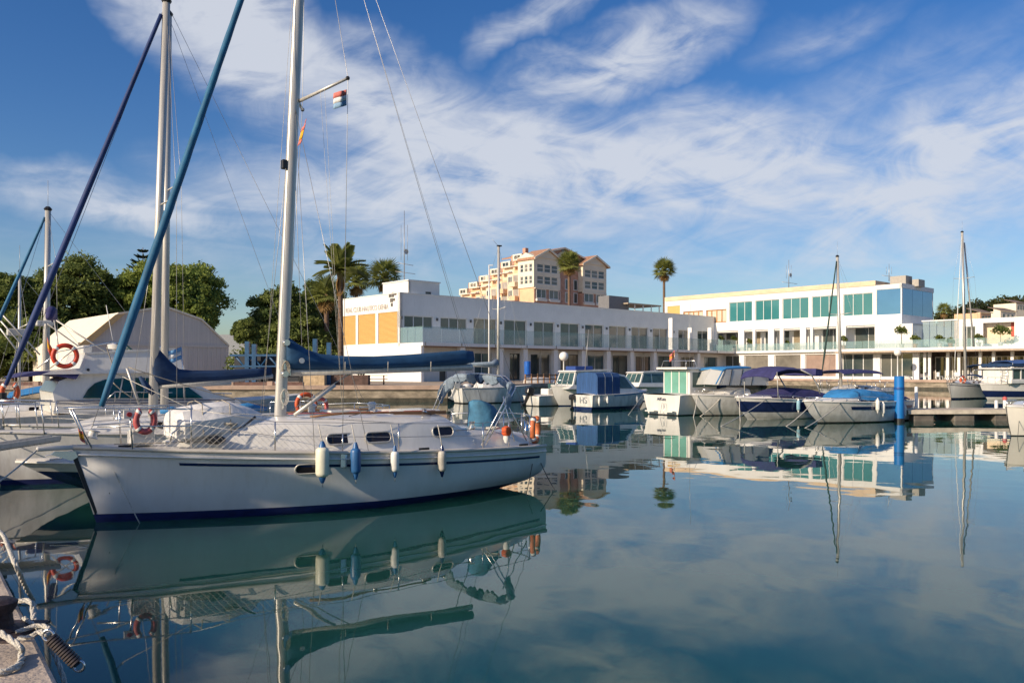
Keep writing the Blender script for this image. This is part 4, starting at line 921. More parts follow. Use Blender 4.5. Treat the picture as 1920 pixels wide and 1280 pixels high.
# coachroof, cockpit coaming
def hb1(x): return H1.half(x)
sta = []
for x, wf, zt in ((.95, .40, 1.10), (1.35, .52, 1.24), (1.9, .60, 1.33), (2.7, .70, 1.40), (3.6, .78, 1.41), (4.6, .80, 1.40), (5.3, .80, 1.38), (5.62, .80, 1.20)):
    hb, sh = hb1(x); sta.append((x, sh - .03, hb * wf, zt - sh + .03))
section_loft(s1, 'coachroof', gel, sta)
sta = []
for x, zt in ((5.60, 1.17), (6.2, 1.12), (6.7, 1.07), (7.1, 1.0)):
    hb, sh = hb1(x); sta.append((x, sh - .03, hb * .8, zt - sh + .03))
section_loft(s1, 'cockpit_coaming', gel, sta)
MB().box(4.45, 5.45, -.38, .38, 1.40, 1.47).build('sliding_hatch', gel, s1, bevel=.02)
MB().box(4.5, 5.5, .42, .48, 1.40, 1.45).build('hatch_runner', wood, s1); MB().box(4.5, 5.5, -.48, -.42, 1.40, 1.45).build('hatch_runner', wood, s1)
MB().box(1.35, 1.85, -.27, .27, 1.30, 1.36).build('fore_hatch', darkwin, s1, bevel=.015)
MB().box(3.45, 3.95, -.24, .24, 1.46, 1.50).build('deck_hatch', gel, s1, bevel=.015)
for (x0, x1, y0, y1) in ((3.07, 3.52, 827, 811), (3.69, 4.13, 826, 811), (4.92, 5.32, 821, 807)):
    for sd in (-1, 1):
        hb, sh = hb1((x0 + x1) / 2); xm = (x0 + x1) / 2; zc0 = F1.pt(700, (y0 + y1) / 2, -1.0)[2]; wf = lerp_list([(2.7, .70), (3.6, .78), (5.3, .80)], xm)
        y_ = sd * hb * wf
        ply = rrect(x0, x1, zc0 - .085, zc0 + .075, .07)
        def yy(z): return y_ * (1 - .125 * (z - sh) / max(.1, 1.40 - sh))
        fr = MB().slab([(x, yy(z) + sd * .012, z) for x, z in ply], 0, (0, -sd * .03, 0)).build('window', darkwin, s1)
        MB().tube([(x, yy(z) + sd * .014, z) for x, z in ply + [ply[0]]], .014, 6).build('window_frame', alu, fr, smooth=True)
def hullside(px, py):
    side = -1.3
    for _ in range(6):
        x, _, z = F1.pt(px, py, side); t_ = min(range(201), key=lambda t: abs(H1.P(t / 200, z, 1)[0] - x)); side = -H1.P(t_ / 200, z, 1)[1]
    return x, side, z
HWX = (hullside(553, 881)[0], hullside(607, 881)[0])
for sd in (-1, 1):
    pl_ = rrect(HWX[0], HWX[1], .0, .145, .07); z0 = F1.pt(575, 889, -1.25)[2]
    def hy(x, z):
        best = min((abs(H1.P(t / 200, z, 1)[0] - x), H1.P(t / 200, z, 1)[1]) for t in range(201)); return best[1]
    fr = MB().slab([(x, sd * (hy(x, z0 + z) + .004), z0 + z) for x, z in pl_], 0, (0, -sd * .02, 0)).build('hull_window', darkwin, s1)
    MB().tube([(x, sd * (hy(x, z0 + z) + .006), z0 + z) for x, z in pl_ + [pl_[0]]], .012, 6).build('window_frame', alu, fr, smooth=True)
# bow fittings
MB().box(-.72, -.20, -.05, .05, 1.05, 1.11).build('anchor_roller', motorw, s1, bevel=.02)
MB().slab([(-.55, -.025, 1.0), (-.30, -.025, .90), (-.22, -.025, .95), (-.25, -.025, 1.03), (-.5, -.025, 1.04)], .05).build('anchor', steel, s1)
prism(s1, 'stem_guard', black, [(-.30, 1.0), (-.24, 1.0), (.03, .16), (.005, .10)], .03)
MB().lathe([(.02, 0), (.02, .05)], 8, (.17, -.09, .42), (.3, -1, 0)).build('skin_fitting', black, s1)
zd = 1.10
for sd in (-1, 1):
    T('pulpit_rail', steel, s1, [(1.15, sd * .66, zd + .50), (.55, sd * .46, zd + .52), (.05, sd * .26, zd + .53), (-.32, sd * .13, zd + .53), (-.38, 0, zd + .53)], .0125, 8)
    T('pulpit_rail', steel, s1, [(1.15, sd * .68, zd + .26), (.45, sd * .42, zd + .27), (.0, sd * .22, zd + .27)], .011, 8)
    for x, y, xt, yt in ((1.15, .66, 1.15, .66), (.42, .42, .38, .4), (-.05, .16, -.3, .15)): T('pulpit_leg', steel, s1, [(x, sd * y, zd - .05), (xt, sd * yt, zd + .52)], .0125, 8)
MB().box(.30, .44, -.46, -.40, zd + .38, zd + .50).build('navigation_light_box', gel, s1); MB().lathe([(.035, 0), (.035, .012)], 10, (.37, -.461, zd + .44), (0, -1, 0)).build('red_light', mat('red_lens', (.5, .01, .02), .2), s1)
MB().box(.42, .74, -.30, -.02, zd - .02, zd + .22).build('deck_locker', gel, s1, bevel=.03)
T('handrail_loop', steel, s1, [(.9, -.5, zd), (.92, -.5, zd + .15), (1.0, -.5, zd + .21), (1.1, -.5, zd + .15), (1.12, -.5, zd)], .014, 8)
MB().sphere((1.5, -.62, zd + .04), .12, 8, 5, (1.3, 1, .55)).build('coiled_line', black, s1)
# rig
mb = F1.pt(525, 787); mt_ = F1.pt(560, 0); sl_x = (mt_[0] - mb[0]) / (mt_[2] - mb[2])
def mx1(z): return mb[0] + sl_x * (z - mb[2])
ZT = 11.2
b = MB(); b.loft([[(mx1(z) + math.cos(q) * .092 * k, math.sin(q) * .07 * k, z) for q in [2 * math.pi * j / 16 for j in range(16)]] for z, k in ((mb[2] - .05, 1.05), (4, 1), (8, .95), (ZT, .8))]); b.build('mast', alu, s1, smooth=60)
MB().box(mb[0] - .17, mb[0] + .17, -.15, .15, mb[2] - .06, mb[2] + .03).build('mast_step', alu, s1, bevel=.02)
for z, y in ((2.1, -.085), (1.95, .085), (2.6, -.08)): MB().lathe([(.05, 0), (.055, .02), (.035, .05), (.05, .09)], 12, (mx1(z), y, z), (0, math.copysign(1, y), 0)).build('winch', steel, s1, smooth=50)
for k, z in enumerate((1.62, 1.8, 2.25)): MB().box(mx1(z) - .015, mx1(z) + .015, -.10, -.07, z - .08, z + .08).build('cleat', steel, s1)
MB().box(mx1(5.45) - .16, mx1(5.45) - .08, -.05, .05, 5.40, 5.55).build('steaming_light', black, s1, bevel=.015)
sp0 = F1.pt(553, 190); spt = F1.pt(652, 147, -.95)
for sd in (-1, 1):
    b = MB().tube([(sp0[0] + .05, 0, sp0[2]), (spt[0], sd * .95, spt[2])], [.03, .022], 8).build('spreader', alu, s1, smooth=True)
    MB().sphere((spt[0], sd * .95, spt[2]), .035, 8, 6).build('spreader_end', black, s1)
    ch = (3.19, sd * (hb1(3.19)[0] - .04), hb1(3.19)[1])
    T('shroud', wire, s1, [(mx1(ZT), 0, ZT - .1), (spt[0], sd * .96, spt[2]), ch], .0048, 5)
    T('lower_shroud', wire, s1, [(mx1(sp0[2] - .1), sd * .05, sp0[2] - .1), (2.75, ch[1], ch[2])], .0045, 5)
    T('lower_shroud', wire, s1, [(mx1(sp0[2] - .1), sd * .05, sp0[2] - .1), (3.62, ch[1], ch[2])], .0045, 5)
    T('turnbuckle', steel, s1, [ch, (ch[0] + .005, ch[1] + sd * -.001, ch[2] + .28)], .011, 6)
    MB().box(ch[0] - .05, ch[0] + .05, ch[1] + sd * .03, ch[1] + sd * .055, ch[2] - .22, ch[2] - .02).build('chainplate', steel, s1)
    T('backstay', wire, s1, [(mx1(ZT) + .08, 0, ZT), (7.28, sd * .72, .85)], .0045, 5)
T('topping_lift', wire, s1, [(mx1(ZT) + .08, 0, ZT - .05), (6.35, 0, 2.33)], .003, 4)
for y in (-.45, -.62): T('flag_halyard', rope, s1, [(spt[0] * .5 + sp0[0] * .5, y, (sp0[2] + spt[2]) / 2), (3.3, -1.05, 1.5)], .0025, 4)
T('halyard', rope, s1, [(mx1(ZT) - .1, -.04, ZT - .2), (mx1(2.2) - .12, -.05, 2.2)], .004, 4)
T('halyard', rope, s1, [(mx1(9) - .1, -.03, 9), (mb[0] - .35, -.2, 1.4)], .003, 4)
st0, st1 = Vector((-.02, 0, 1.30)), Vector((mx1(ZT) - .1, 0, ZT - .15))
rows = []; n = 40
for i in range(n + 1):
    t = i / n; p = st0.lerp(st1, .035 + .93 * t); k = .068 * (1 - .45 * t) * (.55 + .45 * min(1, 8 * t)) * (1 + .05 * math.sin(i * 2.1)); rows.append((p, k))
MB().tube([p for p, k in rows], [k for p, k in rows], 12).build('furled_jib', jibm, s1, smooth=True)
T('forestay', wire, s1, [(-.12, 0, 1.08), tuple(st1)], .005, 5)
MB().lathe([(.07, 0), (.09, .01), (.06, .03), (.06, .09), (.09, .11), (.07, .12)], 14, tuple(st0 - Vector((.02, 0, .1))), tuple(st1 - st0)).build('furling_drum', gel, s1, smooth=40)
T('jib_sheet', rope, s1, [tuple(st0.lerp(st1, .085)), (1.3, -.35, 1.55), (3.0, -.9, 1.42), (5.4, -.95, 1.2)], .006, 5)
T('spinnaker_pole', alu, s1, [F1.pt(552, 778, -.5), F1.pt(628, 722, -.5)], .03, 8)
b0, b1 = F1.pt(545, 698), F1.pt(884, 688)
T('boom', alu, s1, [b0, b1], .062, 12)
MB().box(b0[0] - .12, b0[0] + .02, -.03, .03, b0[2] - .05, b0[2] + .05).build('gooseneck', steel, s1)
cover = cover_loft(s1, 'sail_cover', canvas, [(534, 632, 688), (542, 633, 692), (556, 643, 693), (575, 655, 694), (600, 663, 694), (640, 667, 693), (700, 667.5, 692), (760, 664.5, 690), (820, 660, 687), (868, 656, 683), (886, 658, 680)], F1, [.10, .15, .17, .17, .165, .16, .15, .15, .15, .14, .08])
p = F1.pt(566, 676, -.158); MB().lathe([(.045, 0), (.045, .006)], 14, p, (0, -1, 0)).build('round_patch', gel, cover)
for px in (640, 720, 800):
    p0 = F1.pt(px, 667); T('cover_tie', rope, cover, [(p0[0], -.155, p0[2] - .1), (p0[0], -.15, p0[2] - .28)], .006, 5)
T('mainsheet', rope, s1, [(b1[0] - .35, 0, b1[2] - .07), (6.5, .05, 1.15)], .008, 5); T('vang', rope, s1, [(3.9, 0, 2.1), (2.85, 0, 1.5)], .008, 5)
# lifelines, net, pushpit, bimini frame
stanchions(s1, H1, [2.23, 4.12, 5.79], .44, ends=((1.15, .66, zd + .50), (7.05, .86, 1.33)))
b = MB(); hx0, hx1 = .45, 3.1; nn_ = 30
for i in range(nn_):
    for d in (-1, 1):
        x0 = hx0 + (hx1 - hx0) * i / nn_; x1 = x0 + d * .40
        if not hx0 <= x1 <= hx1: continue
        h0 = hb1(x0); h1 = hb1(x1); k0 = lerp_list([(.45, .72), (1.15, .92), (3, 1)], x0); k1 = lerp_list([(.45, .72), (1.15, .92), (3, 1)], x1)
        b.tube([(x0, -(h0[0] - .06), h0[1] + .02), (x1, -(h1[0] - .06), h1[1] + .42)], .0022, 3, cap=False)
tag(b.build('lifeline_net', mat('net_cord', (.55, .52, .47), .8), s1, fix=False), kind='stuff')
for sd in (-1, 1):
    T('pushpit_rail', steel, s1, [(6.5, sd * .98, 1.30), (7.05, sd * .86, 1.32), (7.28, sd * .5, 1.33), (7.28, 0, 1.33)] if sd == 1 else [(7.0, -.88, 1.32), (7.15, -.76, 1.32), (7.28, -.4, 1.33), (7.28, 0, 1.33)], .0125, 8)
    for x, y in ((6.5, .98), (7.05, .86), (7.28, .3)): T('pushpit_leg', steel, s1, [(x, sd * y, .78), (x, sd * y, 1.32)], .0125, 8)
# folded bimini on its hoops
for dx in (0, .09):
    T('bimini_hoop', steel, s1, [(5.9 + dx, 1.05, .95), (6.33 + dx, 1.02, 1.86), (6.42 + dx, .7, 2.06), (6.47 + dx, 0, 2.10), (6.50 + dx, -.75, 2.05), (6.55 + dx, -1.0, 1.86), (5.82 + dx, -1.12, .87)], .0135, 8)
    T('bimini_strut', steel, s1, [(6.35, -1.02, 1.7), (6.55 + dx * 3, -1.08, .9)], .011, 6)
pc = [(6.25, 1.05, 1.70), (6.40, 1.0, 1.92), (6.45, .7, 2.05), (6.47, .35, 2.05), (6.50, 0, 2.06), (6.52, -.4, 2.04), (6.55, -.75, 2.0), (6.56, -.98, 1.88), (6.42, -1.05, 1.60)]
cpts = [Vector(a).lerp(Vector(c), k / 5) for a, c in zip(pc[:-1], pc[1:]) for k in range(5)] + [Vector(pc[-1])]
rr_ = random.Random(5)
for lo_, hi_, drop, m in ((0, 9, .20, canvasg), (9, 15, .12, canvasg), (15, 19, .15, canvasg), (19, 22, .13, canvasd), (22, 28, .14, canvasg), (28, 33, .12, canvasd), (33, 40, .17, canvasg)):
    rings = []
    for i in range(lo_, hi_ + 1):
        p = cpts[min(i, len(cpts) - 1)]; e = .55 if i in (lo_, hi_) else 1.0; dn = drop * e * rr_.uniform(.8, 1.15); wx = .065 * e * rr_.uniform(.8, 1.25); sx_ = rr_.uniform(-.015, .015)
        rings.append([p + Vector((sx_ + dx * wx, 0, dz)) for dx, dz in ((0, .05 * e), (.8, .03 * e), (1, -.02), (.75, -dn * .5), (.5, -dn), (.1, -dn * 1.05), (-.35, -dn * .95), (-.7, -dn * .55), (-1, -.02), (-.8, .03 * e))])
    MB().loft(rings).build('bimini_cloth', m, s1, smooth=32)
# canvas over the steering pedestal
cx_ = F1.pt(905, 770, -.1)[0]
rings = []
for z, rx, ry, ox in ((.95, .30, .26, 0), (1.2, .30, .26, .02), (1.38, .29, .24, .03), (1.50, .24, .22, -.03), (1.58, .15, .18, -.12), (1.61, .06, .1, -.14)):
    rings.append([(cx_ + ox + math.cos(q) * rx * (1 + .08 * math.sin(5 * q)), -.1 + math.sin(q) * ry * (1 + .08 * math.cos(4 * q)), z) for q in [2 * math.pi * j / 18 for j in range(18)]])
MB().loft(rings).build('pedestal_cover', mat('teal_blue_canvas', (.045, .16, .27), .8, var=.3, scale=5, bump=.8, bscale=9), s1, smooth=True)
for k, y in enumerate((-.7, .7)): MB().lathe([(.06, 0), (.065, .03), (.04, .08), (.06, .13)], 12, (5.9, y, 1.13), (0, 0, 1)).build('winch', steel, s1, smooth=50)
for x, sd in ((.35, -1), (4.6, -1), (6.8, -1)):
    hb, sh = hb1(x); MB().box(x - .09, x + .09, -hb + .07, -hb + .10, sh + .015, sh + .05).build('mooring_cleat', black, s1)
T('boarding_ladder_rail', steel, s1, [(7.3, -.35, .8), (7.36, -.35, 1.2), (7.36, -.1, 1.2), (7.3, -.1, .8)], .0125, 6)
for sd in (-1, 1): T('grab_rail', wood, s1, [(2.95, sd * .62, 1.43), (3.5, sd * .66, 1.47), (4.9, sd * .66, 1.45), (5.1, sd * .66, 1.41)], .018, 6)
for k, (a, c, sg) in enumerate((((mb[0] + .1, -.1, 1.46), (5.3, -.45, 1.46), .0), ((mb[0] + .1, .1, 1.46), (5.3, .3, 1.46), .0), ((.2, -.3, 1.12), (5.7, -1.0, 1.14), .02))): T('deck_line', (redf, rope, roped)[k], s1, catenary(a, c, sg), .007, 5)
for k, z in enumerate((1.85, 2.3)):
    for d in range(3): MB().torus((mx1(z) + .01 * d, -.10 - .008 * d, z - .12), .045 + .006 * d, .007, (.2 + .1 * d, 1, 0), 16, 5, oval=2.2).build('halyard_coil', (rope, roped)[k], s1, smooth=True)
for x, y, z in ((4.1, -.55, 1.44), (5.0, -.6, 1.42)): MB().lathe([(.045, 0), (.05, .02), (.03, .05), (.045, .08)], 12, (x, y, z)).build('winch', steel, s1, smooth=50)
MB().torus((6.3, -.75, 1.13), .12, .022, (0, 0, 1), 18, 6).build('line_coil', rope, s1, smooth=True); MB().torus((1.75, -.45, 1.36), .1, .02, (.1, 0, 1), 18, 6).build('line_coil', roped, s1, smooth=True)
for x in (3.3, 4.4):
    MB().lathe([(.06, 0), (.06, .09), (.09, .12), (.05, .16)], 12, (x, .2, 1.45)).build('deck_vent', gel, s1, smooth=50)
T('solar_lead', black, s1, [(4.3, -.05, 1.52), (4.0, -.4, 1.46), (3.6, -.62, 1.42)], .006, 4)
# ---- things on and around the main boat
def w1(x, y, z): return F1.w(x, y, z)
hsx = mat('horseshoe_red', (.50, .10, .10), .55, var=.25, scale=9)
p = F1.pt(268, 788, -.30); lifebuoy('horseshoe_buoy', 'faded red horseshoe lifebuoy on the bow pulpit of the near sailboat', w1(p[0], -.45, p[2] + .01), (F1.s, -F1.c, 0), .12, .045, hsx, True)
p = F1.pt(1001, 792, -.2); lifebuoy('horseshoe_buoy', 'orange horseshoe lifebuoy hung on the stern rail of the near sailboat', w1(7.36, -.62, 1.06), (.55 * F1.c + .8 * F1.s, .55 * F1.s - .8 * F1.c, 0), .17, .055, mat('horseshoe_orange', (.60, .17, .06), .55, var=.3, scale=9), True)
lb = thing('light_buoy', 'small orange and white float light on the near sailboat stern', 'float light', w1(6.45, -.98, 1.04), 0)
MB().lathe([(.03, .13), (.085, .10), (.09, .0), (.06, -.04)], 12).build('float', orange, lb, smooth=50); MB().lathe([(.055, -.04), (.06, -.10), (.03, -.17)], 10).build('lamp', tape, lb, smooth=50)
for px, y0, y1, r, m, e, lab in ((598, 838, 891, .10, cream, bluev, 'large cream fender, first and biggest of four on the near sailboat'), (661, 840, 885, .08, bluev, bluev, 'blue fender hanging on the near sailboat beside the cream one'), (735, 846, 882, .066, tape, bluev, 'slim white fender with blue ends, third along the near sailboat'), (823, 845, 881, .07, greyv, navy, 'worn beige fender with dark ends, nearest the near sailboat stern')):
    x, sd, z = hullside(px, (y0 + y1) / 2); L = (y1 - y0) / F_PX * F1.w(x, sd)[1]; hb, sh = hb1(x)
    fender(lab, w1(x, sd - r - .03, z), L, r, m, e, w1(x, -(hb - .06), sh + .42))
tw = thing('covered_dinghy', 'small dinghy under a white tarpaulin on the near sailboat foredeck', 'dinghy', (*F1.o, 0), F1.a)
rings = []
for x, hw_, z1, zt0 in ((1.02, .45, 1.55, 1.17), (1.1, .52, 1.60, 1.17), (1.5, .54, 1.66, 1.22), (1.85, .46, 1.68, 1.28), (2.2, .32, 1.57, 1.32), (2.48, .10, 1.42, 1.36)):
    rings.append([(x, -hw_, zt0), (x, -hw_ * 1.02, zt0 + (z1 - zt0) * .5), (x, -hw_ * .7, z1 - .05), (x, -hw_ * .08, z1), (x, hw_ * .08, z1), (x, hw_ * .7, z1 - .05), (x, hw_ * 1.02, zt0 + (z1 - zt0) * .5), (x, hw_, zt0)])
MB().loft(rings).build('tarpaulin', tarp, tw, smooth=28)
prism(tw, 'dinghy_hull', gelg, [(1.06, 1.13), (2.4, 1.32), (2.45, 1.37), (1.04, 1.22)], .47, .50)
for x in (1.35, 1.75): T('lashing', roped, tw, [(x, -.56, 1.22), (x + .02, -.40, 1.655), (x + .02, 0, 1.70), (x + .02, .40, 1.655), (x, .56, 1.22)], .008, 5)
T('deck_line', black, s1, [F1.pt(432, 806, -.75), F1.pt(455, 800, -.75), F1.pt(470, 788, -.75), F1.pt(479, 781, -.75)], [.008, .009, .018, .02], 6)
red_f, yel_f, wht_f, blu_f, lbl_f = (mat(n_, c_, .8, var=.08) for n_, c_ in (('flag_red', (.60, .17, .14)), ('flag_yellow', (.75, .38, .02)), ('flag_white', (.72, .71, .70)), ('flag_blue', (.22, .36, .52)), ('flag_sky_blue', (.16, .36, .62))))
p = F1.pt(650, 168, -.95); q = F1.pt(624, 178, -.95)
flag('flag', 'red white and blue striped flag under the near sailboat spreader', w1(*p), (0, 0, -.25), tuple(Vector(w1(q[0] + .03, -1.0, p[2] - .10)) - Vector(w1(*p))), [(red_f, 1), (wht_f, 1), (blu_f, 1)], .045, 'flags on the sailboats')
p = F1.pt(575, 222, -.55)
flag('flag', 'limp red and yellow flag close to the near sailboat mast', w1(*p), tuple(Vector(w1(p[0] - .07, -.55, p[2] - .30)) - Vector(w1(*p))), tuple(Vector(w1(p[0] - .06, -.56, p[2] - .16)) - Vector(w1(*p))), [(red_f, 1), (yel_f, 2), (red_f, 1)], .02, 'flags on the sailboats')
p = F1.pt(146, 803, -.1)
flag('flag', 'small yellow and red flag drooping at the near sailboat bow', w1(*p), (0.03, 0, -.16), (.05, .03, -.05), [(red_f, 1), (yel_f, 2), (red_f, 1)], .01, 'flags on the sailboats')
# ================================================================== LEFT-HAND NEIGHBOURS
def off(d, s=0.0): return Frame(-5.92 - .58 * d + .814 * s, 11.65 + .814 * d + .58 * s, U)
def simple_sailboat(F, label, B, x0, x1, zb, zs, mast_px, mast_y0, mast_y1, stay_px, mastr=.075, jm=None, hullm=None, boot=None, rails=True, roof=True, spreader_y=None, coverrows=None, coverm=None, hw=.15, dirn=1, stripe=None, jr=.062, wires=True, group='sailboats in the harbour', boom=True):
    r = thing('sailboat', label, 'sailboat', (*F.o, 0), F.a, group)
    H = Hull([(0, x0 + .35), (1, x0)], [(0, x1 - .5), (.4, x1 + .05), (1, x1)], B, zb, zs, .02, ts=.72, tw=.5)
    shell_hull(r, H, hullm or gelg, boot, .1, stripe, (.2, .15))
    H.deck(r, deckm); H.rail(r, alu, r=.02)
    L = x1 - x0
    if roof:
        sta = []
        for f, wf, h in ((.18, .42, .05), (.26, .55, .22), (.4, .66, .34), (.6, .72, .36), (.68, .72, .30), (.70, .72, .12)):
            x = x0 + L * f; hb, sh = H.half(x); sta.append((x, sh - .03, hb * wf, h))
        section_loft(r, 'coachroof', gelg, sta)
        for f in (.36, .46, .56):
            for sd in (-1, 1):
                x = x0 + L * f; hb, sh = H.half(x); y = sd * hb * .62 * 1.02; MB().slab([(a, y, c) for a, c in rrect(x, x + L * .06, sh + .10, sh + .22, .05)], 0, (0, -sd * .05, 0)).build('window', darkwin, r)
        for sd in (-1, 1):
            x = x0 + L * .70; hb, sh = H.half(x); MB().box(x, x1 - .3, sd * hb * .62 - .06, sd * hb * .62 + .06, sh - .03, sh + .2).build('cockpit_coaming', gelg, r, bevel=.03)
    m0 = F.pt(mast_px[0], mast_y0); m1 = F.pt(mast_px[1], mast_y1)
    dx = (m1[0] - m0[0]) / (m1[2] - m0[2])
    T('mast', alu, r, [(m0[0] + dx * (H.half(m0[0])[1] - m0[2]), 0, H.half(m0[0])[1]), m1], [mastr * 1.1, mastr * .9], 12)
    MB().lathe([(mastr, 0), (mastr * 1.3, .05), (mastr * .6, .12)], 8, m1).build('mast_head', black, r)
    T('masthead_aerial', wire, r, [m1, (m1[0], 0, m1[2] + .9)], .006, 4)
    def mxx(z): return m0[0] + dx * (z - m0[2])
    zs_ = m0[2] + (m1[2] - m0[2]) * .55 if spreader_y is None else F.pt(mast_px[0], spreader_y)[2]
    hb, sh = H.half(m0[0])
    for sd in (-1, 1):
        T('spreader', alu, r, [(mxx(zs_), 0, zs_), (mxx(zs_) + .15, sd * .75, zs_ + .08)], .02, 6)
        if wires:
            T('shroud', wire, r, [(m1[0], 0, m1[2] - .1), (mxx(zs_) + .15, sd * .76, zs_ + .08), (m0[0] + .2, sd * (hb - .05), sh)], .005, 4)
            T('lower_shroud', wire, r, [(mxx(zs_), 0, zs_), (m0[0] - .3, sd * (hb - .05), sh)], .005, 4)
    T('backstay', wire, r, [(m1[0], 0, m1[2]), (x1 - .1, 0, H.sheer(1) + .05)], .005, 4)
    if stay_px is not None:
        s0 = F.pt(*stay_px); a = Vector(s0); c = Vector((m1[0] - .06, 0, m1[2] - .15)); n = 24
        MB().tube([a.lerp(c, .02 + .965 * i / n) for i in range(n + 1)], [jr * (1 - .45 * i / n) * (.5 + .5 * min(1, 6 * i / n)) for i in range(n + 1)], 10).build('furled_jib', jm or jibd, r, smooth=True)
        T('forestay', wire, r, [(s0[0] - .05, 0, H.sheer(0)), tuple(c)], .005, 4); MB().lathe([(.08, 0), (.08, .12)], 10, tuple(a - Vector((0, 0, .1)))).build('furling_drum', black, r)
    if coverrows:
        cover_loft(r, 'sail_cover', coverm or canvasd, coverrows, F, hw)
        ba, bb = F.pt(coverrows[1][0], coverrows[1][2] + 3), F.pt(coverrows[-1][0] + 3, coverrows[-1][2] + 2); T('boom', alu, r, [ba, bb], .05, 10)
    elif boom: T('boom', alu, r, [(m0[0] + .1, 0, m0[2] + .9), (m0[0] + (x1 - m0[0]) * .72, 0, m0[2] + 1.0)], .05, 8)
    if rails:
        zp = H.sheer(.03)
        for sd in (-1, 1):
            T('pulpit_rail', steel, r, [(x0 + 1.0, sd * .55, zp + .5), (x0 + .3, sd * .3, zp + .54), (x0 - .12, sd * .1, zp + .54), (x0 - .15, 0, zp + .54)], .0125, 6)
            for x, y in ((x0 + 1.0, .55), (x0 + .3, .3), (x0 + .02, .08)): T('pulpit_leg', steel, r, [(x, sd * y, zp - .05), (x - .05, sd * y, zp + .52)], .0125, 6)
            hb_, sh_ = H.half(x1 - .8)
            T('pushpit_rail', steel, r, [(x1 - 1.0, sd * (hb_ - .05), sh_ + .5), (x1 - .2, sd * hb_ * .85, sh_ + .52), (x1 - .05, sd * .3, sh_ + .52), (x1 - .05, 0, sh_ + .52)], .0125, 6)
            for x, y in ((x1 - 1.0, hb_ - .05), (x1 - .2, hb_ * .85), (x1 - .05, .3)): T('pushpit_leg', steel, r, [(x, sd * y, sh_ - .02), (x, sd * y, sh_ + .52)], .0125, 6)
        stanchions(r, H, [x0 + L * f for f in (.3, .48, .66)], .5, ends=((x0 + 1.0, .55, zp + .5), (x1 - 1.0, hb_ - .05, sh_ + .5)))
    return r, H
F2 = off(5.2)
cv2 = [(283, 651, 716), (289, 650, 722), (300, 656, 724), (318, 676, 721), (335, 691, 717), (360, 694, 718), (400, 694, 715), (440, 692, 712), (480, 690, 708), (508, 689, 703)]
s2, H2 = simple_sailboat(F2, 'sailboat behind the nearest one, dark blue sail cover and navy furled jib', 2.7, -1.15, 7.0, 1.02, .82, (287, 312), 760, 6, (4, 738), .085, jibd, spreader_y=384, coverrows=cv2, hw=[.08, .13, .15, .15, .14, .13, .13, .13, .12, .08], jr=.07)
F3 = off(7.9)
s3, H3 = simple_sailboat(F3, 'white sailboat mostly hidden, its grey mast just right of the tall left mast', 2.5, -.6, 6.6, .98, .8, (308, 316), 760, 30, None, .085, coverrows=[(315, 700, 716), (330, 698, 720), (380, 700, 720), (430, 702, 716)], hw=.1, rails=True, wires=True)
for (x0, y0, x1, y1, dy) in ((240, 688, 500, 762, -.6), (212, 717, 262, 752, -.7), (330, 790, 362, 815, -.9), (200, 650, 215, 690, 0)): T('running_line', roped, s2, catenary(F2.pt(x0, y0, dy), F2.pt(x1, y1, dy), .04), .011, 5)
T('spinnaker_pole', alu, s2, [F2.pt(238, 690, -.5), F2.pt(262, 760, -.5)], .025, 8)
MB().tube([F2.pt(262, 706, -.4), F2.pt(275, 725, -.4), F2.pt(288, 738, -.4)], [.03, .07, .05], 8).build('rolled_cover', canvasd, s2, smooth=True)
for k, px in enumerate((220, 370, 420, 640)): p = F2.pt(px, 780, -.4); MB().lathe([(.06, 0), (.065, .03), (.04, .07), (.06, .12)], 12, (p[0], -.5, 1.18 if px < 600 else 1.05)).build('winch', steel, s2, smooth=50)
for px0, px1, y, m in ((425, 500, 766, canvasc), (300, 345, 772, canvasc)): a, c = F2.pt(px0, y, -.3), F2.pt(px1, y, -.3); MB().tube([a, ((a[0] + c[0]) / 2, -.35, a[2] + .03), c], [.04, .09, .04], 8).build('folded_cloth', m, s2, smooth=True)
# navy motorboat squeezed between the two bows
FN = off(2.75)
nb = thing('small_motorboat', 'small navy motorboat with white foredeck beside the near sailboat bow', 'motorboat', (*FN.o, 0), FN.a)
HN = Hull([(0, .55), (.5, -.2), (1, -.75)], [(0, 3.4), (1, 3.5)], 1.7, .66, .55, .0, p=2.2)
HN.band(nb, 'hull', gel, lambda sh: sh - .17, lambda sh: sh); HN.band(nb, 'navy_hull', navy, lambda sh: -.3, lambda sh: sh - .17, out=-.004); HN.deck(nb, deckm, camber=.07); HN.rail(nb, gel, 'rubbing_strake', .022)
MB().lathe([(.36, 0), (.34, .03), (.28, .045)], 20, (.55, -.05, .69)).build('deck_hatch', gel, nb, smooth=40)
b = MB().tube([(1.2, -.55, .78), (1.15, -.2, .86), (1.2, .2, .85), (1.25, .6, .78)], [.10, .16, .15, .10], 10); b.build('folded_canopy', mat('slate_blue_canvas', (.14, .20, .30), .85, var=.3, scale=8, bump=.8, bscale=12), nb, smooth=True)
MB().sphere((1.32, -.35, .78), .14, 10, 6, (1.2, 1, .8)).build('white_cushion', cream, nb, smooth=True)
prism(nb, 'windscreen', bglass, [(1.5, .66), (1.75, .98), (1.80, .98), (1.62, .66)], .6, .5)
T('handrail', steel, nb, [(-.3, -.32, .70), (.4, -.62, .78), (1.2, -.74, .74)], .012, 6); T('handrail', steel, nb, [(-.3, .32, .70), (.4, .62, .78), (1.2, .74, .74)], .012, 6)
outboard(nb, 3.5, 0, .45, .8)
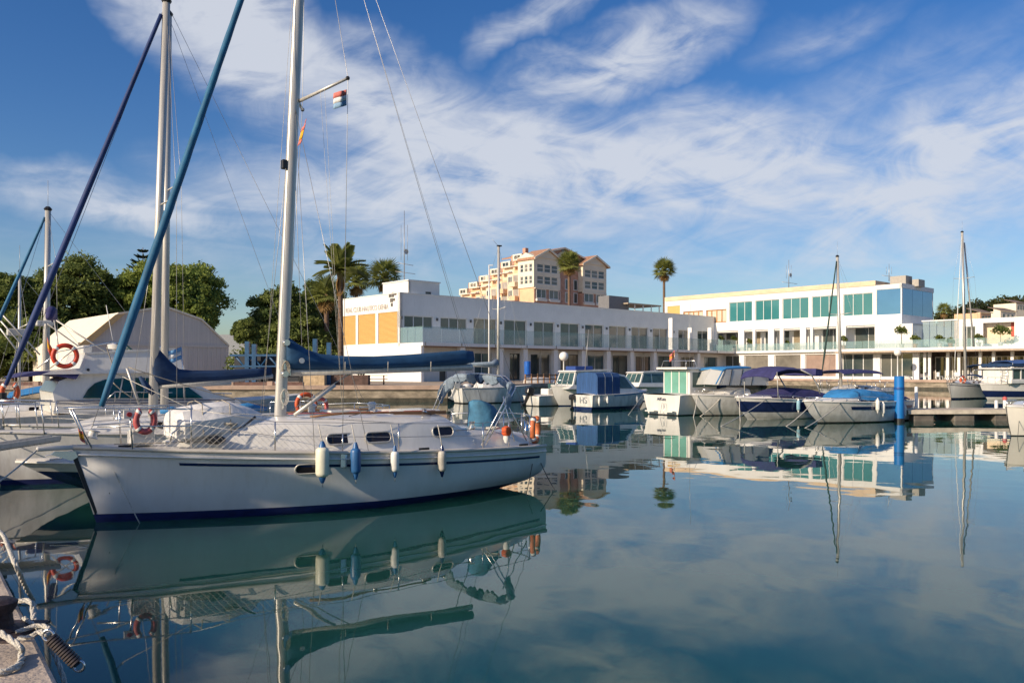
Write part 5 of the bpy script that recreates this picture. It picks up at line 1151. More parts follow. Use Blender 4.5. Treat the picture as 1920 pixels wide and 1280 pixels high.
# ribbed gangway from the quay to the second bow
gp = thing('gangplank', 'grey ribbed metal gangplank reaching from the quay towards the second sailboat bow', 'gangplank')
a, c = Vector(at(-60, 848, 12.6)), Vector(at(104, 823, 13.6)); d = (c - a).normalized(); sd_ = Vector((-d.y, d.x, 0)).normalized() * .19
gp.location = a; c = c - a
for k in (-1, 1): MB().slab([sd_ * k, c + sd_ * k, c + sd_ * k + Vector((0, 0, .07)), sd_ * k + Vector((0, 0, .07))], .03).build('side_rail', alu, gp)
n = 16
for i in range(n): p = c * ((i + .5) / n); MB().slab([p - sd_ - d * .035, p + sd_ - d * .035, p + sd_ + d * .035, p - sd_ + d * .035], .03).build('tread', alu, gp)
# lifebuoy on the stern of boat two
p = F2.pt(574, 757, -.9); lifebuoy('lifebuoy', 'orange ring lifebuoy behind the near sailboat mast', F2.w(*p), (F2.s, -F2.c, 0), .21, .05)
p = F2.pt(620, 764, -.9); lifebuoy('lifebuoy', 'pale red ring partly hidden right of the orange lifebuoy', F2.w(p[0], -.3, p[2]), (F2.s + .5, -F2.c, 0), .19, .045, redf)
p = F3.pt(322, 668, 0)
T('flag_staff', steel, s3, [F3.pt(345, 745, 0), F3.pt(340, 650, 0)], .012, 6)
pf = F3.pt(340, 650, 0); pq = F3.pt(317, 668, -.1)
flag('flag', 'light blue and white striped flag flying before the grey shed', F3.w(*pf), (0, 0, -.30), tuple(Vector(F3.w(*pq)) - Vector(F3.w(*pf)) + Vector((0, 0, .12))), [(lbl_f, 1), (wht_f, 1), (lbl_f, 1)], .03, 'flags on the sailboats')
# ---- flybridge motor yacht
FM = off(10.8); WS = -1.55
my = thing('motor_yacht', 'white flybridge motor yacht with teal windows behind the sailboats', 'motor yacht', (*FM.o, 0), FM.a)
def mp(px, py, s=WS): q = FM.pt(px, py, s); return (q[0], q[2])
xs0 = mp(20, 760)[0]; xb0 = mp(500, 760)[0]
HM = Hull([(0, 1.0), (.5, .35), (1, 0)], [(0, xb0 - xs0 + 2.2), (1, xb0 - xs0 + 2.4)], 3.3, 1.45, 1.05, .0, p=2.4, pw=1.6, ts=.92, tw=.8)
hm = thing('tmp', None, None); bpy.data.objects.remove(hm)
FMr = Frame(*FM.w(xb0 + 1.6, 0)[:2], U + math.pi)
hroot = bpy.data.objects.new('hull_group', None)
# hull is lofted from its bow (far right) towards the stern at left
def addhull():
    o1 = HM.band(my, 'hull', gelg, lambda sh: .15, lambda sh: sh); o2 = HM.band(my, 'boot_top', navy, lambda sh: -.3, lambda sh: .15, nz=3); o3 = HM.deck(my, deckm)
    for o in (o1, o2, o3): o.rotation_euler.z = math.pi; o.location = (xb0 + 1.6, 0, 0)
addhull(); bpy.data.objects.remove(hroot)
prism(my, 'cabin', gel, [mp(100, 775), mp(104, 757), mp(100, 735), mp(112, 715), mp(150, 700), mp(330, 697), mp(400, 735), mp(450, 752), mp(470, 775)], 1.55, 1.35)
prism(my, 'flybridge_coaming', gel, [mp(78, 702), mp(95, 696), mp(150, 690), mp(160, 664), mp(225, 656), mp(330, 655), mp(350, 697), mp(150, 701)], 1.56, 1.45)
MB().slab([(mp(160, 664)[0], -1.5, mp(160, 664)[1]), (mp(330, 655)[0], -1.5, mp(330, 655)[1]), (mp(330, 655)[0], 1.5, mp(330, 655)[1]), (mp(160, 664)[0], 1.5, mp(160, 664)[1])], .04).build('flybridge_deck', gel, my)
prism(my, 'aft_awning', canvasp, [mp(24, 708), mp(60, 698), mp(95, 695), mp(152, 698), mp(142, 711), mp(95, 702), mp(50, 706)], 1.58, 1.5)
def wcab(z): return 1.55 + (1.35 - 1.55) * (z - mp(100, 775)[1]) / (mp(330, 697)[1] - mp(100, 775)[1])
wp = [mp(156, 746), mp(166, 730), mp(180, 718), mp(200, 711), mp(250, 708), mp(250, 746)]; wp2 = [mp(256, 746), mp(256, 708), mp(310, 709), mp(350, 722), mp(382, 746)]
side_panes(my, 'window', tealwin, [wp, wp2], wcab, .015)
for px in (203, 228): q0, q1 = mp(px - 4, 746), mp(px + 4, 710); T('window_mullion', gel, my, [(q0[0], -wcab(q0[1]) - .03, q0[1]), (q1[0], -wcab(q1[1]) - .03, q1[1])], .018, 5)
for yy_, m in ((752, navy), (757, navy)): a, c = mp(106, yy_), mp(440, yy_ - 2); MB().slab([(a[0], -1.56, a[1]), (c[0], -1.56, c[1]), (c[0], -1.56, c[1] + .025), (a[0], -1.56, a[1] + .025)], .012).build('cove_line', m, my)
for k in range(6): px = 215 + 42 * k; q0, q1 = mp(px, 752), mp(px, 735 + k * .6); T('rail_stanchion', steel, my, [(q0[0], -1.6 + .05 * k, q0[1]), (q1[0], -1.6 + .06 * k, q1[1])], .011, 5)
T('whip_aerial', framew, my, [(mp(250, 655)[0], .9, mp(250, 655)[1]), (mp(232, 560)[0], .9, mp(232, 560)[1])], .01, 5)
T('horn', steel, my, [(mp(300, 652)[0], -.9, mp(300, 650)[1]), (mp(312, 652)[0], -.9, mp(312, 650)[1])], [.02, .05], 8)
for px in (165, 300): q = mp(px, 693); MB().lathe([(.035, 0), (.035, .012)], 10, (q[0], -1.57, q[1]), (0, -1, 0)).build('side_vent', black, my)
T('cockpit_ladder', gel, my, [(mp(104, 778)[0], -1.3, mp(104, 778)[1]), (mp(122, 747)[0], -1.3, mp(122, 747)[1])], .05, 6)
for sd in (-1, 1):
    T('flybridge_rail', steel, my, [(mp(95, 696)[0], sd * 1.45, mp(95, 690)[1]), (mp(140, 655)[0], sd * 1.45, mp(140, 655)[1]), (mp(215, 640)[0], sd * 1.4, mp(215, 640)[1])], .015, 6)
    T('bow_rail', steel, my, [(mp(200, 748)[0], sd * 1.62, mp(200, 748)[1]), (mp(215, 734)[0], sd * 1.6, mp(215, 734)[1]), (mp(440, 738)[0], sd * 1.3, mp(440, 738)[1])], .015, 6)
    T('arch_pole', alu, my, [(mp(112, 598)[0], sd * .9, mp(112, 598)[1]), (mp(215, 668)[0], sd * 1.4, mp(215, 668)[1])], .02, 6); T('arch_pole', alu, my, [(mp(108, 598)[0], sd * .9, mp(108, 598)[1]), (mp(112, 655)[0], sd * 1.4, mp(112, 655)[1])], .016, 6)
MB().tube([(mp(98, 588)[0], -.9, mp(98, 592)[1]), (mp(105, 580)[0], -.5, mp(105, 578)[1]), (mp(112, 578)[0], 0, mp(112, 576)[1]), (mp(118, 580)[0], .5, mp(118, 578)[1]), (mp(126, 590)[0], .9, mp(126, 590)[1])], [.08, .12, .13, .12, .08], 10).build('folded_bimini', canvasp, my, smooth=True)
MB().lathe([(.05, 0), (.2, .03), (.22, .14), (.05, .2)], 14, (mp(240, 655)[0], 0, mp(240, 655)[1] + .02)).build('radar_dome', gel, my, smooth=50)
MB().box(mp(165, 660)[0], mp(185, 660)[0], -.6, .6, mp(165, 664)[1], mp(165, 645)[1]).build('helm_seat', gel, my, bevel=.04); prism(my, 'fly_windscreen', bglass, [mp(250, 656), mp(238, 640), mp(241, 640), mp(256, 656)], 1.2, 1.0)
p = FM.pt(122, 667, WS - .1); lifebuoy('lifebuoy', 'bright red ring lifebuoy on the flybridge of the motor yacht', FM.w(*p), (F1.s, -F1.c, 0), .25, .055, mat('bright_red_foam', (.60, .055, .02), .5, var=.15))
p = FM.pt(88, 632, WS); flag('flag', 'limp red and yellow ensign left of the red lifebuoy', FM.w(*p), (.02, 0, -.32), (.10, .06, -.28), [(red_f, 1), (yel_f, 2), (red_f, 1)], .03, 'flags on the sailboats')
p = FM.pt(18, 735, WS - .3); lifebuoy('horseshoe_buoy', 'orange horseshoe lifebuoy at the far left picture edge', FM.w(*p), (F1.s, -F1.c, 0), .15, .06, orange, True)
# small boat under bright blue canvas at far left
FC = Frame(*at(28, 700, 29)[:2], R(20)); cb = thing('covered_launch', 'white launch with bright blue canvas top at the left edge', 'launch', (*FC.o, 0), FC.a)
HC = Hull([(0, .4), (1, 0)], [(0, 4.2), (1, 4.3)], 1.8, .95, .8, .02); shell_hull(cb, HC, gelg, navy); HC.deck(cb, deckm)
canopy(cb, 'canvas_top', canvasc, -.1, 1.9, .8, 1.32, .10, z1=1.62); prism(cb, 'cuddy', gelg, [(.6, .85), (.9, 1.2), (2.6, 1.3), (2.7, .82)], .75, .6)
for x in (.0, 1.8):
    for sd in (-1, 1): T('canopy_pole', steel, cb, [(x, sd * .75, .85), (x, sd * .75, 1.3 + .15 * x)], .012, 6)
F4 = off(15)
s4, H4 = simple_sailboat(F4, 'sailboat at far left with bare mast and thin blue furled jib', 2.6, -2.4, 5.5, 1.0, .8, (86, 90), 740, 395, (-20, 640), .09, jibm, rails=False, jr=.06, roof=True, spreader_y=500, boom=False)
rb = F4.pt(82, 606, -.1); MB().box(rb[0] - .2, rb[0] + .25, -.25, .15, rb[2] - .08, rb[2] + .08).build('radar_scanner', motorw, s4, bevel=.03)
F5 = off(18)
s5, H5 = simple_sailboat(F5, 'small sailboat at the very left edge with a short pale mast', 2.4, -3.0, 4.0, .95, .75, (36, 37), 740, 512, None, .045, rails=False, roof=False, boom=False)
rb = F5.pt(30, 622, -.1); MB().box(rb[0] - .25, rb[0] + .3, -.25, .15, rb[2] - .12, rb[2] + .1).build('radar_scanner', motorw, s5, bevel=.03)
for k, (x0, y0, x1, y1) in enumerate(((0, 585, 75, 665), (0, 600, 62, 670), (0, 615, 40, 668))): T('davit_arm', alu, s5, [F5.pt(x0, y0, -.3), F5.pt(x1, y1, -.3)], .025, 6)
# mooring lines of the near boats to the quay
ql = QA.w(2.5, .1, ZQ)
mooring('thin line from the near sailboat bow slanting to the water', F1.w(.10, -.12, 1.05), F1.pt and ground(262, 981, 0.0), .02, .008, group='bow lines to the quay')
mooring('taut bow line of the near sailboat running to the left quay', F1.w(-.7, 0, 1.08), QA.w(6.5, .15, ZQ), .06, .012, group='bow lines to the quay')
mooring('second bow line from the second sailboat out of the left edge', F2.w(-1.0, -.1, 1.0), QA.w(9.5, .2, ZQ), .10, .012, group='bow lines to the quay')
mooring('stern line falling from the near sailboat stern into the water', F1.w(7.3, -.75, .62), ground(1045, 925, -.05), .05, .008, black, group='stern lines')
mooring('slack stern line hanging below the near sailboat quarter', F1.w(7.2, -.8, .6), ground(985, 935, -.05), .02, .007, black, group='stern lines')
# cleat, ropes and rubber snubber on the near quay
def qw_(px, py, z): return ground(px, py, z)
bc = qw_(12, 1185, ZQ); bo = thing('mooring_bollard', 'dark iron mooring bollard on the near quay corner', 'bollard', (bc[0] - .05, bc[1], ZQ))
iron = mat('rusty_iron', (.05, .035, .04), .6, metal=.4, var=.5, scale=20, bump=.5, bscale=60)
MB().lathe([(.13, 0), (.13, .02), (.085, .04), (.075, .11), (.10, .15), (.105, .18), (.07, .20)], 18).build('post', iron, bo, smooth=40); MB().box(-.2, .2, -.2, .2, 0, .015).build('base_plate', iron, bo)
def rope_thing(label, pts, r, m=rope, name='mooring_rope', group='ropes on the near quay'):
    o = Vector(pts[0]); P = [Vector(p) - o for p in pts]; sm = []
    for i in range(len(P) - 1):
        p0, p1, p2, p3 = P[max(0, i - 1)], P[i], P[i + 1], P[min(len(P) - 1, i + 2)]
        for k in range(8):
            t = k / 8; sm.append(.5 * ((2 * p1) + (p2 - p0) * t + (2 * p0 - 5 * p1 + 4 * p2 - p3) * t * t + (3 * p1 - p0 - 3 * p2 + p3) * t ** 3))
    sm.append(P[-1]); n = len(sm); tw_ = MB()
    for s_ in range(3):      # three-strand laid rope
        pts3 = []; fine = []
        for i in range(n - 1):
            for k in range(4): fine.append(sm[i].lerp(sm[i + 1], k / 4))
        fine.append(sm[-1]); dist = 0
        for i, p in enumerate(fine):
            if i: dist += (p - fine[i - 1]).length
            t = (fine[min(i + 1, len(fine) - 1)] - fine[max(0, i - 1)]).normalized(); a = t.orthogonal().normalized() if i == 0 else (a - t * a.dot(t)).normalized(); b_ = t.cross(a); q = dist / (r * 5) * 2 + s_ * 2.094
            pts3.append(p + (a * math.cos(q) + b_ * math.sin(q)) * r * .5)
        tw_.tube(pts3, r * .6, 6)
    return tag(tw_.build(name, m, None, loc=tuple(o), smooth=True), label, 'rope', group)
z = ZQ + .02
rope_thing('thick white rope looping from the bollard along the quay', [(bc[0] - .12, bc[1] - .1, z + .10), qw_(30, 1205, z + .06), qw_(40, 1225, z), qw_(36, 1245, z), qw_(10, 1258, z), qw_(-30, 1262, z)], .017)
rope_thing('grey rope lying across the quay edge above the bollard', [qw_(-30, 1150, z), qw_(8, 1138, z), qw_(35, 1126, z + .03), qw_(58, 1128, z + .03), qw_(62, 1145, z - .02), qw_(66, 1168, z - .05), qw_(78, 1178, z - .06)], .017)
rope_thing('grey rope hanging down the quay side past the rubber spring', [qw_(45, 1158, z), qw_(62, 1170, z), qw_(80, 1185, z - .02), qw_(98, 1215, z - .12), qw_(112, 1250, z - .2), qw_(125, 1290, z - .3)], .014)
rope_thing('white rope rising from the quay to the left picture edge', [ground(62, 1125, .45), ground(48, 1100, .62), ground(30, 1060, .85), at(18, 1030, 5.9), at(4, 1000, 6.6), at(-20, 985, 7.2)], .016)
rope_thing('knotted rope gathered at the quay edge', [qw_(30, 1185, z), qw_(70, 1172, z + .02), qw_(92, 1178, z + .02), qw_(88, 1190, z + .03), qw_(72, 1184, z + .04), qw_(60, 1192, z + .02), qw_(35, 1196, z)], .014)
sp = thing('rubber_snubber', 'ribbed dark rubber mooring snubber over the quay edge', 'snubber')
a, c = Vector(at(92, 1192, 4.5)), Vector(at(146, 1246, 4.5)); sp.location = a; c = c - a; d = c.normalized()
n = 12
MB().tube([(0, 0, 0), tuple(c)], .018, 8).build('core', black, sp)
for i in range(n): MB().lathe([(.02, -.006), (.036, -.004), (.036, .006), (.02, .009)], 12, tuple(c * (.08 + .84 * i / (n - 1))), tuple(d)).build('rib', mat('brown_rubber', (.09, .07, .065), .55, var=.3), sp, smooth=40)
for q in (0, 1): MB().torus(tuple(c * (1.06 * q - .03)), .03, .008, (0, 1, 0), 14, 6).build('shackle', steel, sp, smooth=True)
# ================================================================== FAR MOTORBOATS
MG = 'motorboats moored across the basin'
UB = R(31)
def bow_left(px, py, ang=UB): x, y, _ = ground(px, py); return Frame(x, y, ang)
def stern_left(px, py, L, ang, B):
    """px,py: near transom corner at the waterline; frame origin at the bow, x runs aft"""
    x, y, _ = ground(px, py); cx = x - math.sin(ang) * B / 2; cy = y + math.cos(ang) * B / 2
    return Frame(cx + L * math.cos(ang), cy + L * math.sin(ang), ang + math.pi)
def boat(label, F, B, zb, zs, L, rake, hullm, boot=None, boot_h=.06, two=None, name='motorboat', cat='motorboat', **kw):
    r = thing(name, label, cat, (*F.o, 0), F.a, MG)
    H = Hull([(0, 0), (.45, -rake * .6), (1, -rake)], [(0, L - .1), (1, L)], B, zb, zs, .03, p=kw.get('p', 2.3), pw=kw.get('pw', 1.5), ts=.93, tw=.85, q=.7)
    if two:
        H.band(r, 'hull', hullm, lambda sh: two[1] * sh, lambda sh: two[2] * sh); H.band(r, 'topside', two[0], lambda sh: two[2] * sh, lambda sh: sh, nz=3); H.band(r, 'lower_hull', two[3], lambda sh: boot_h, lambda sh: two[1] * sh, nz=4)
    else: H.band(r, 'hull', hullm, lambda sh: boot_h, lambda sh: sh)
    H.band(r, 'boot_top', boot or navy, lambda sh: -.25, lambda sh: boot_h, nz=2); H.deck(r, deckm, camber=.10); H.rail(r, kw.get('railm', gel), 'rubbing_strake', .025)
    return r, H
def bow_rails(r, H, x0, x1, h=.28, n=4):
    for sd in (-1, 1):
        pts = []
        for i in range(n + 1):
            x = x0 + (x1 - x0) * i / n; hb, sh = H.half(x); pts.append((x, sd * (hb - .06), sh + h * (1 if i < n else .3))); T('rail_post', steel, r, [(x, sd * (hb - .06), sh - .02), pts[-1]], .012, 5)
        T('bow_rail', steel, r, pts, .013, 6)
def windscreen(r, x0, x1, z0, z1, hw0, hw1, xa, gm=None):
    """raked wrap-round screen: base at x0, top at x1, sides running aft to xa"""
    fr = MB().tube([(xa, -hw0, z1 - .02), (x1 + .15, -hw1, z1), (x1, 0, z1 + .02), (x1 + .15, hw1, z1), (xa, hw0, z1 - .02)], .018, 6).build('windscreen_frame', alu, r, smooth=True)
    for sd in (-1, 1):
        MB().slab([(x0, 0, z0 + .03), (x0 + .25, sd * hw0 * .9, z0), (x1 + .15, sd * hw1, z1), (x1, 0, z1)], .015).build('pane', gm or bglass, fr)
        MB().slab([(x0 + .27, sd * hw0 * .92, z0), (xa, sd * hw0, z0), (xa, sd * hw0, z1 - .03), (x1 + .16, sd * hw1, z1)], .015).build('pane', gm or bglass, fr)
    T('mullion', alu, fr, [(x0, 0, z0 + .03), (x1, 0, z1)], .016, 5)
    return fr
# -- white bowrider with bright blue cover, in front right
F8 = bow_left(1535, 793); 
b8, H8 = boat('white bowrider with bright blue cockpit cover beside the blue pile', F8, 2.1, .92, .86, 5.0, .95, gelg, black, .05, two=(gel, .62, .80, gelg))
H8.band(b8, 'navy_panel', navy, lambda sh: sh * .64, lambda sh: sh * .79, nz=1, t0=.30, t1=.98, out=.012)
rings = []
for x, hw_, z0, h in ((.75, .25, .98, .03), (1.0, .62, .95, .22), (1.5, .80, .93, .42), (2.4, .86, .92, .44), (3.4, .88, .91, .34), (4.3, .84, .90, .16), (4.7, .8, .9, .05)):
    rings.append((x, z0, hw_, h))
section_loft(b8, 'cockpit_cover', canvasc, rings)
section_loft(b8, 'foredeck', gel, [(-.55, .91, .20, .03), (.0, .91, .52, .07), (.9, .92, .85, .11), (1.4, .92, .95, .10)])
for x_ in (1.5, 2.4, 3.4): hw_ = .84; T('cover_seam', canvasd, b8, [(x_, -hw_ * 1.0, .93), (x_, -hw_ * .88, 1.28), (x_, -hw_ * .3, 1.375), (x_, hw_ * .3, 1.375)], .012, 4)
T('screen_rail', steel, b8, [(1.0, -.70, 1.0), (1.6, -.92, 1.10), (3.2, -.98, 1.02)], .012, 5)
for x_ in (-.3, 3.0, 4.6): hb_, sh_ = H8.half(x_); MB().box(x_ - .09, x_ + .09, -hb_ + .05, -hb_ + .08, sh_ + .02, sh_ + .06).build('cleat', steel, b8)
MB().lathe([(.03, 0), (.03, .08), (.02, .10)], 8, (4.55, -.7, .9)).build('stern_light', tape, b8); T('light_pole', steel, b8, [(4.6, .6, .9), (4.6, .6, 1.6)], .012, 5)
MB().box(4.98, 5.5, -.8, .8, .12, .20).build('swim_platform', gelg, b8, bevel=.02); bow_rails(b8, H8, -.5, 1.9, .16)
canopy(b8, 'folded_bimini', canvasp, 4.1, 4.9, .85, 1.05, .05); 
for sd in (-1, 1): T('bimini_pole', steel, b8, [(4.3, sd * .9, .88), (3.6, sd * .92, 1.2)], .014, 5)
MB().slab([(.5, -.25, 1.01), (1.0, -.2, 1.02), (1.0, .2, 1.02), (.5, .25, 1.01)], .015).build('deck_hatch', gel, b8)
def bfender(F, H, x, z, lab, L=.42, r=.085, m=None, sd=-1):
    hb, sh = H.half(x); p = F.w(x, sd * (hb + r), z); fender(lab, p, L, r, m or tape, tape, F.w(x, sd * (hb - .05), sh + .05), 'fenders on the far motorboats')
bfender(F8, H8, 2.25, .72, 'white fender hanging amidships on the bowrider with blue cover'); bfender(F8, H8, 2.6, .58, 'second lower white fender on the bowrider with blue cover'); bfender(F8, H8, 4.1, .45, 'pale fender near the stern of the bowrider with blue cover')
# -- navy hull runabout
F7 = bow_left(1401, 786)
b7, H7 = boat('navy runabout with white lower hull and arched dark blue bimini', F7, 2.1, .98, .88, 5.1, .75, navy, gelg, .03, two=(gel, .34, .84, gelg))
section_loft(b7, 'foredeck', gel, [(-.45, .97, .2, .03), (.1, .97, .5, .06), (.7, .96, .8, .08)])
rings = [(x, z0, hw_, h) for x, hw_, z0, h in ((.3, .2, 1.04, .03), (.8, .55, 1.0, .12), (1.6, .8, .98, .30), (2.2, .85, .96, .42), (3.6, .88, .93, .36), (4.9, .82, .9, .12))]
section_loft(b7, 'cockpit_cover', canvasp, rings); bow_rails(b7, H7, -.4, 2.6, .15)
pts = [F7.pt(px, py, -.9) for px, py in ((1448, 710), (1455, 697), (1475, 692), (1500, 693), (1520, 703), (1532, 725), (1536, 738))]
b = MB(); b.loft([[(x, -.95 * k, z + dz) for k, dz in ((1, 0), (.6, .1), (0, .14), (-.6, .1), (-1, 0))] + [(x + .02, -.93 * k, z + dz - .05) for k, dz in ((-1, 0), (-.6, .1), (0, .14), (.6, .1), (1, 0))] for x, _, z in pts[:5]]); b.build('bimini', canvasp, b7, smooth=50)
for sd in (-1, 1):
    T('bimini_pole', alu, b7, [(x, sd * .95, z) for x, _, z in pts[3:]], .035, 6); x0_ = pts[0][0]; T('bimini_pole', alu, b7, [(pts[1][0], sd * .95, pts[1][2]), (x0_ + .3, sd * .97, .95)], .02, 6)
MB().slab([(pts[5][0] - .1, -.9, pts[4][2]), (pts[5][0] + .35, -.9, pts[4][2] - .05), (pts[5][0] + .35, .9, pts[4][2] - .05), (pts[5][0] - .1, .9, pts[4][2])], .3).build('stern_canvas', canvasp, b7)
bfender(F7, H7, 2.0, .62, 'light blue fender slanting on the navy runabout', m=mat('pale_blue_vinyl', (.25, .45, .55), .4))
# -- cuddy with clear canopy
F6 = bow_left(1321, 779)
b6, H6 = boat('white cuddy boat with clear tent canopy and bright blue trim', F6, 2.2, 1.02, .92, 5.4, .85, gelg, black, .04, two=(gel, .70, .80, gelg))
section_loft(b6, 'foredeck_cuddy', gel, [(.3, 1.0, .3, .03), (.9, .98, .62, .22), (1.8, .96, .85, .36), (2.2, .95, .9, .36)])
bow_rails(b6, H6, -.4, 1.6, .26)
pz = [F6.pt(px, py, -.9) for px, py in ((1345, 722), (1358, 693), (1364, 690), (1410, 688), (1425, 696), (1440, 722))]
clear = glassy('clear_vinyl', (.74, .74, .72), .42, .12)
windscreen(b6, pz[0][0], pz[1][0], pz[0][2], pz[1][2], .92, .8, pz[5][0], clear)
b6r = MB(); b6r.loft([[(x, k * .85, z + .07 * (1 - k * k)) for k in (-1, -.5, 0, .5, 1)] + [(x, k * .85, z - .05 + .07 * (1 - k * k)) for k in (1, .5, 0, -.5, -1)] for x, _, z in (pz[1], pz[2], pz[3])]); b6r.build('canopy_roof', canvasc, b6)
for sd in (-1, 1):
    MB().slab([(pz[0][0] + .3, sd * .93, pz[0][2]), (pz[5][0], sd * .95, pz[5][2]), (pz[4][0], sd * .88, pz[4][2]), (pz[3][0], sd * .84, pz[3][2] - .06), (pz[2][0], sd * .84, pz[2][2] - .06)], .01).build('clear_side_curtain', clear, b6)
    for k, px in enumerate((1372, 1392, 1413)): q0, q1 = F6.pt(px - 6, 722, -.9), F6.pt(px + 2, 692, -.9); T('curtain_zip', black, b6, [(q0[0], sd * .945, q0[2]), (q1[0], sd * .86, q1[2])], .018, 5)
    T('canopy_edge', canvasc, b6, [(pz[0][0], sd * .8, pz[0][2] + .05), (pz[1][0], sd * .84, pz[1][2])], .035, 6)
q = [F6.pt(px, py, -.9) for px, py in ((1412, 690), (1440, 690), (1450, 712), (1436, 716))]
MB().loft([[(x, -.92, z) for x, _, z in q], [(x, .92, z) for x, _, z in q]]).build('aft_canopy', canvasp, b6)
# -- cabin boat with green glass doors (stern towards us)
B5 = 2.6; F5b = stern_left(1278, 780, 5.4, R(36), B5)
b5, H5b = boat('white cabin boat with green glass doors, transom facing left', F5b, B5, 1.15, .98, 5.4, .7, gel, black, .05, name='cabin_boat', cat='cabin boat')
def c5(px, py, s=None): q = F5b.pt(px, py, B5 / 2 * .8 if s is None else s); return (q[0], q[2])
xa = c5(1298, 740)[0]; ztop5 = c5(1298, 692)[1]; zd5 = .9
MB().box(xa - 2.0, xa, -.88, .88, zd5, ztop5).build('cabin', gel, b5, bevel=.05)
prism(b5, 'cabin_roof', gel, [(xa + .35, ztop5), (xa + .35, ztop5 + .10), (xa - 2.4, ztop5 + .10), (xa - 2.45, ztop5)], 1.0)
grn = mat('green_door_glass', (.16, .38, .31), .08, var=.2, scale=.8)
for k in range(3): MB().box(xa, xa + .03, -.74 + k * .5, -.30 + k * .5, zd5 + .05, ztop5 - .1).build('glass_door', grn, b5)
for k in range(4): MB().box(xa + .0, xa + .045, -.80 + k * .5, -.74 + k * .5, zd5 + .02, ztop5 - .05).build('door_post', gel, b5)
side_panes(b5, 'cabin_window', bglass, [[(xa - .2, zd5 + .45), (xa - .2, ztop5 - .15), (xa - 1.0, ztop5 - .15), (xa - 1.0, zd5 + .45)], [(xa - 1.1, zd5 + .45), (xa - 1.1, ztop5 - .15), (xa - 1.8, ztop5 - .15), (xa - 1.95, zd5 + .45)]], .88)
prism(b5, 'forward_canvas', canvasd, [(xa - 2.0, zd5 + .2), (xa - 2.0, ztop5 - .05), (xa - 2.6, ztop5 - .1), (xa - 2.95, zd5 + .2)], .8, .7)
section_loft(b5, 'foredeck', gel, [(.4, 1.1, .4, .05), (1.2, 1.05, .7, .2), (2.4, .98, .9, .25)])
nm = text('boat_name', 'AiKaia', .22, navy, b5, (5.415, 0, .78), (R(90), 0, R(90)), .005)
T('roof_rack', steel, b5, [(xa + .2, -.8, ztop5 + .1), (xa + .1, -.75, ztop5 + .42), (xa + .1, .75, ztop5 + .42), (xa + .2, .8, ztop5 + .1)], .015, 6); T('roof_rack', steel, b5, [(xa - .6, -.8, ztop5 + .1), (xa - .5, -.75, ztop5 + .42), (xa - .5, .75, ztop5 + .42), (xa - .6, .8, ztop5 + .1)], .015, 6)
T('aerial', wire, b5, [(xa - .3, .6, ztop5 + .1), (xa - .35, .6, ztop5 + 3.2)], .01, 4)
pf = F5b.w(xa + .1, 0, ztop5 + .95); T('flag_staff', steel, b5, [(xa + .1, 0, ztop5 + .1), (xa + .1, 0, ztop5 + 1.0)], .012, 5)
flag('flag', 'small red flag above the cabin boat with green doors', pf, (0, 0, -.35), (-.25, -.05, -.25), [(red_f, 2), (yel_f, 1), (red_f, 2)], .04, 'flags on the motorboats')
MB().box(5.4, 5.62, -.9, -.3, .16, .22).build('swim_step', gel, b5); MB().box(5.4, 5.62, .3, .9, .16, .22).build('swim_step', gel, b5)
T('stern_ladder', steel, b5, [(5.45, .3, .6), (5.6, .3, .1), (5.6, .1, .1), (5.45, .1, .6)], .012, 5)
# -- white boat with blue tent (registration letters on the transom)
B3 = 2.0; F3b = stern_left(1113, 769, 4.6, R(38), B3)
b3_, H3b = boat('white motorboat with upright blue cockpit tent and letters on its transom', F3b, B3, 1.0, .82, 4.6, .7, gelg, navy, .16)
text('registration_letters', 'HS', .5, mat('pale_grey_letters', (.32, .33, .35), .5), b3_, (4.612, .15, .52), (R(90), 0, R(90)), .005)
def c3(px, py, s=1.0): q = F3b.pt(px, py, s); return (q[0], q[2])
t0, t1 = c3(1124, 738), c3(1166, 698)
rings = []
for x in (t0[0], (t0[0] + t1[0]) / 2, t1[0]): rings.append([(x, -.85, .78), (x, -.85, t1[1] - .25), (x, -.72, t1[1] - .05), (x, 0, t1[1] + .02), (x, .72, t1[1] - .05), (x, .85, t1[1] - .25), (x, .85, .78)])
MB().loft(rings).build('cockpit_tent', canvasc if False else mat('royal_blue_canvas', (.022, .075, .21), .8, var=.25, scale=4, bump=.6, bscale=7, stretch=(4, 4, .4)), b3_, smooth=30)
for f in (.33, .66):
    x = t0[0] + (t1[0] - t0[0]) * f; T('tent_seam', canvasg, b3_, [(x, .86, .8), (x, .86, t1[1] - .25), (x, .73, t1[1] - .04)], .012, 5)
q = [c3(1166, 735), c3(1166, 700), c3(1180, 703), c3(1200, 735)]
prism(b3_, 'cabin', gel, [(q[0][0] + .02, .8), (q[0][0] + .02, q[1][1]), (q[2][0], q[2][1]), (q[3][0] - .3, .85)], .8, .62)
side_panes(b3_, 'cabin_window', bglass, [[c3(1169, 728), c3(1169, 704), c3(1179, 706), c3(1192, 728)]], lambda z: .80 - .18 * (z - .8) / max(.1, q[1][1] - .8), .02)
section_loft(b3_, 'foredeck', gel, [(.2, .98, .3, .04), (.9, .93, .6, .15), (1.6, .88, .75, .2)])
H3b.band(b3_, 'blue_deck_stripe', canvasc, lambda sh: sh - .09, lambda sh: sh - .03, nz=1, t0=.05, t1=.7, out=.01)
for k, x in enumerate((4.2, 3.6, 1.2)): bfender(F3b, H3b, x, .5, ('small fender at the stern quarter', 'second small fender', 'white fender toward the bow')[k] + ' of the boat with the blue tent', .3, .07, sd=1)
outboard(b3_, 4.62, -.55, .5, .7)
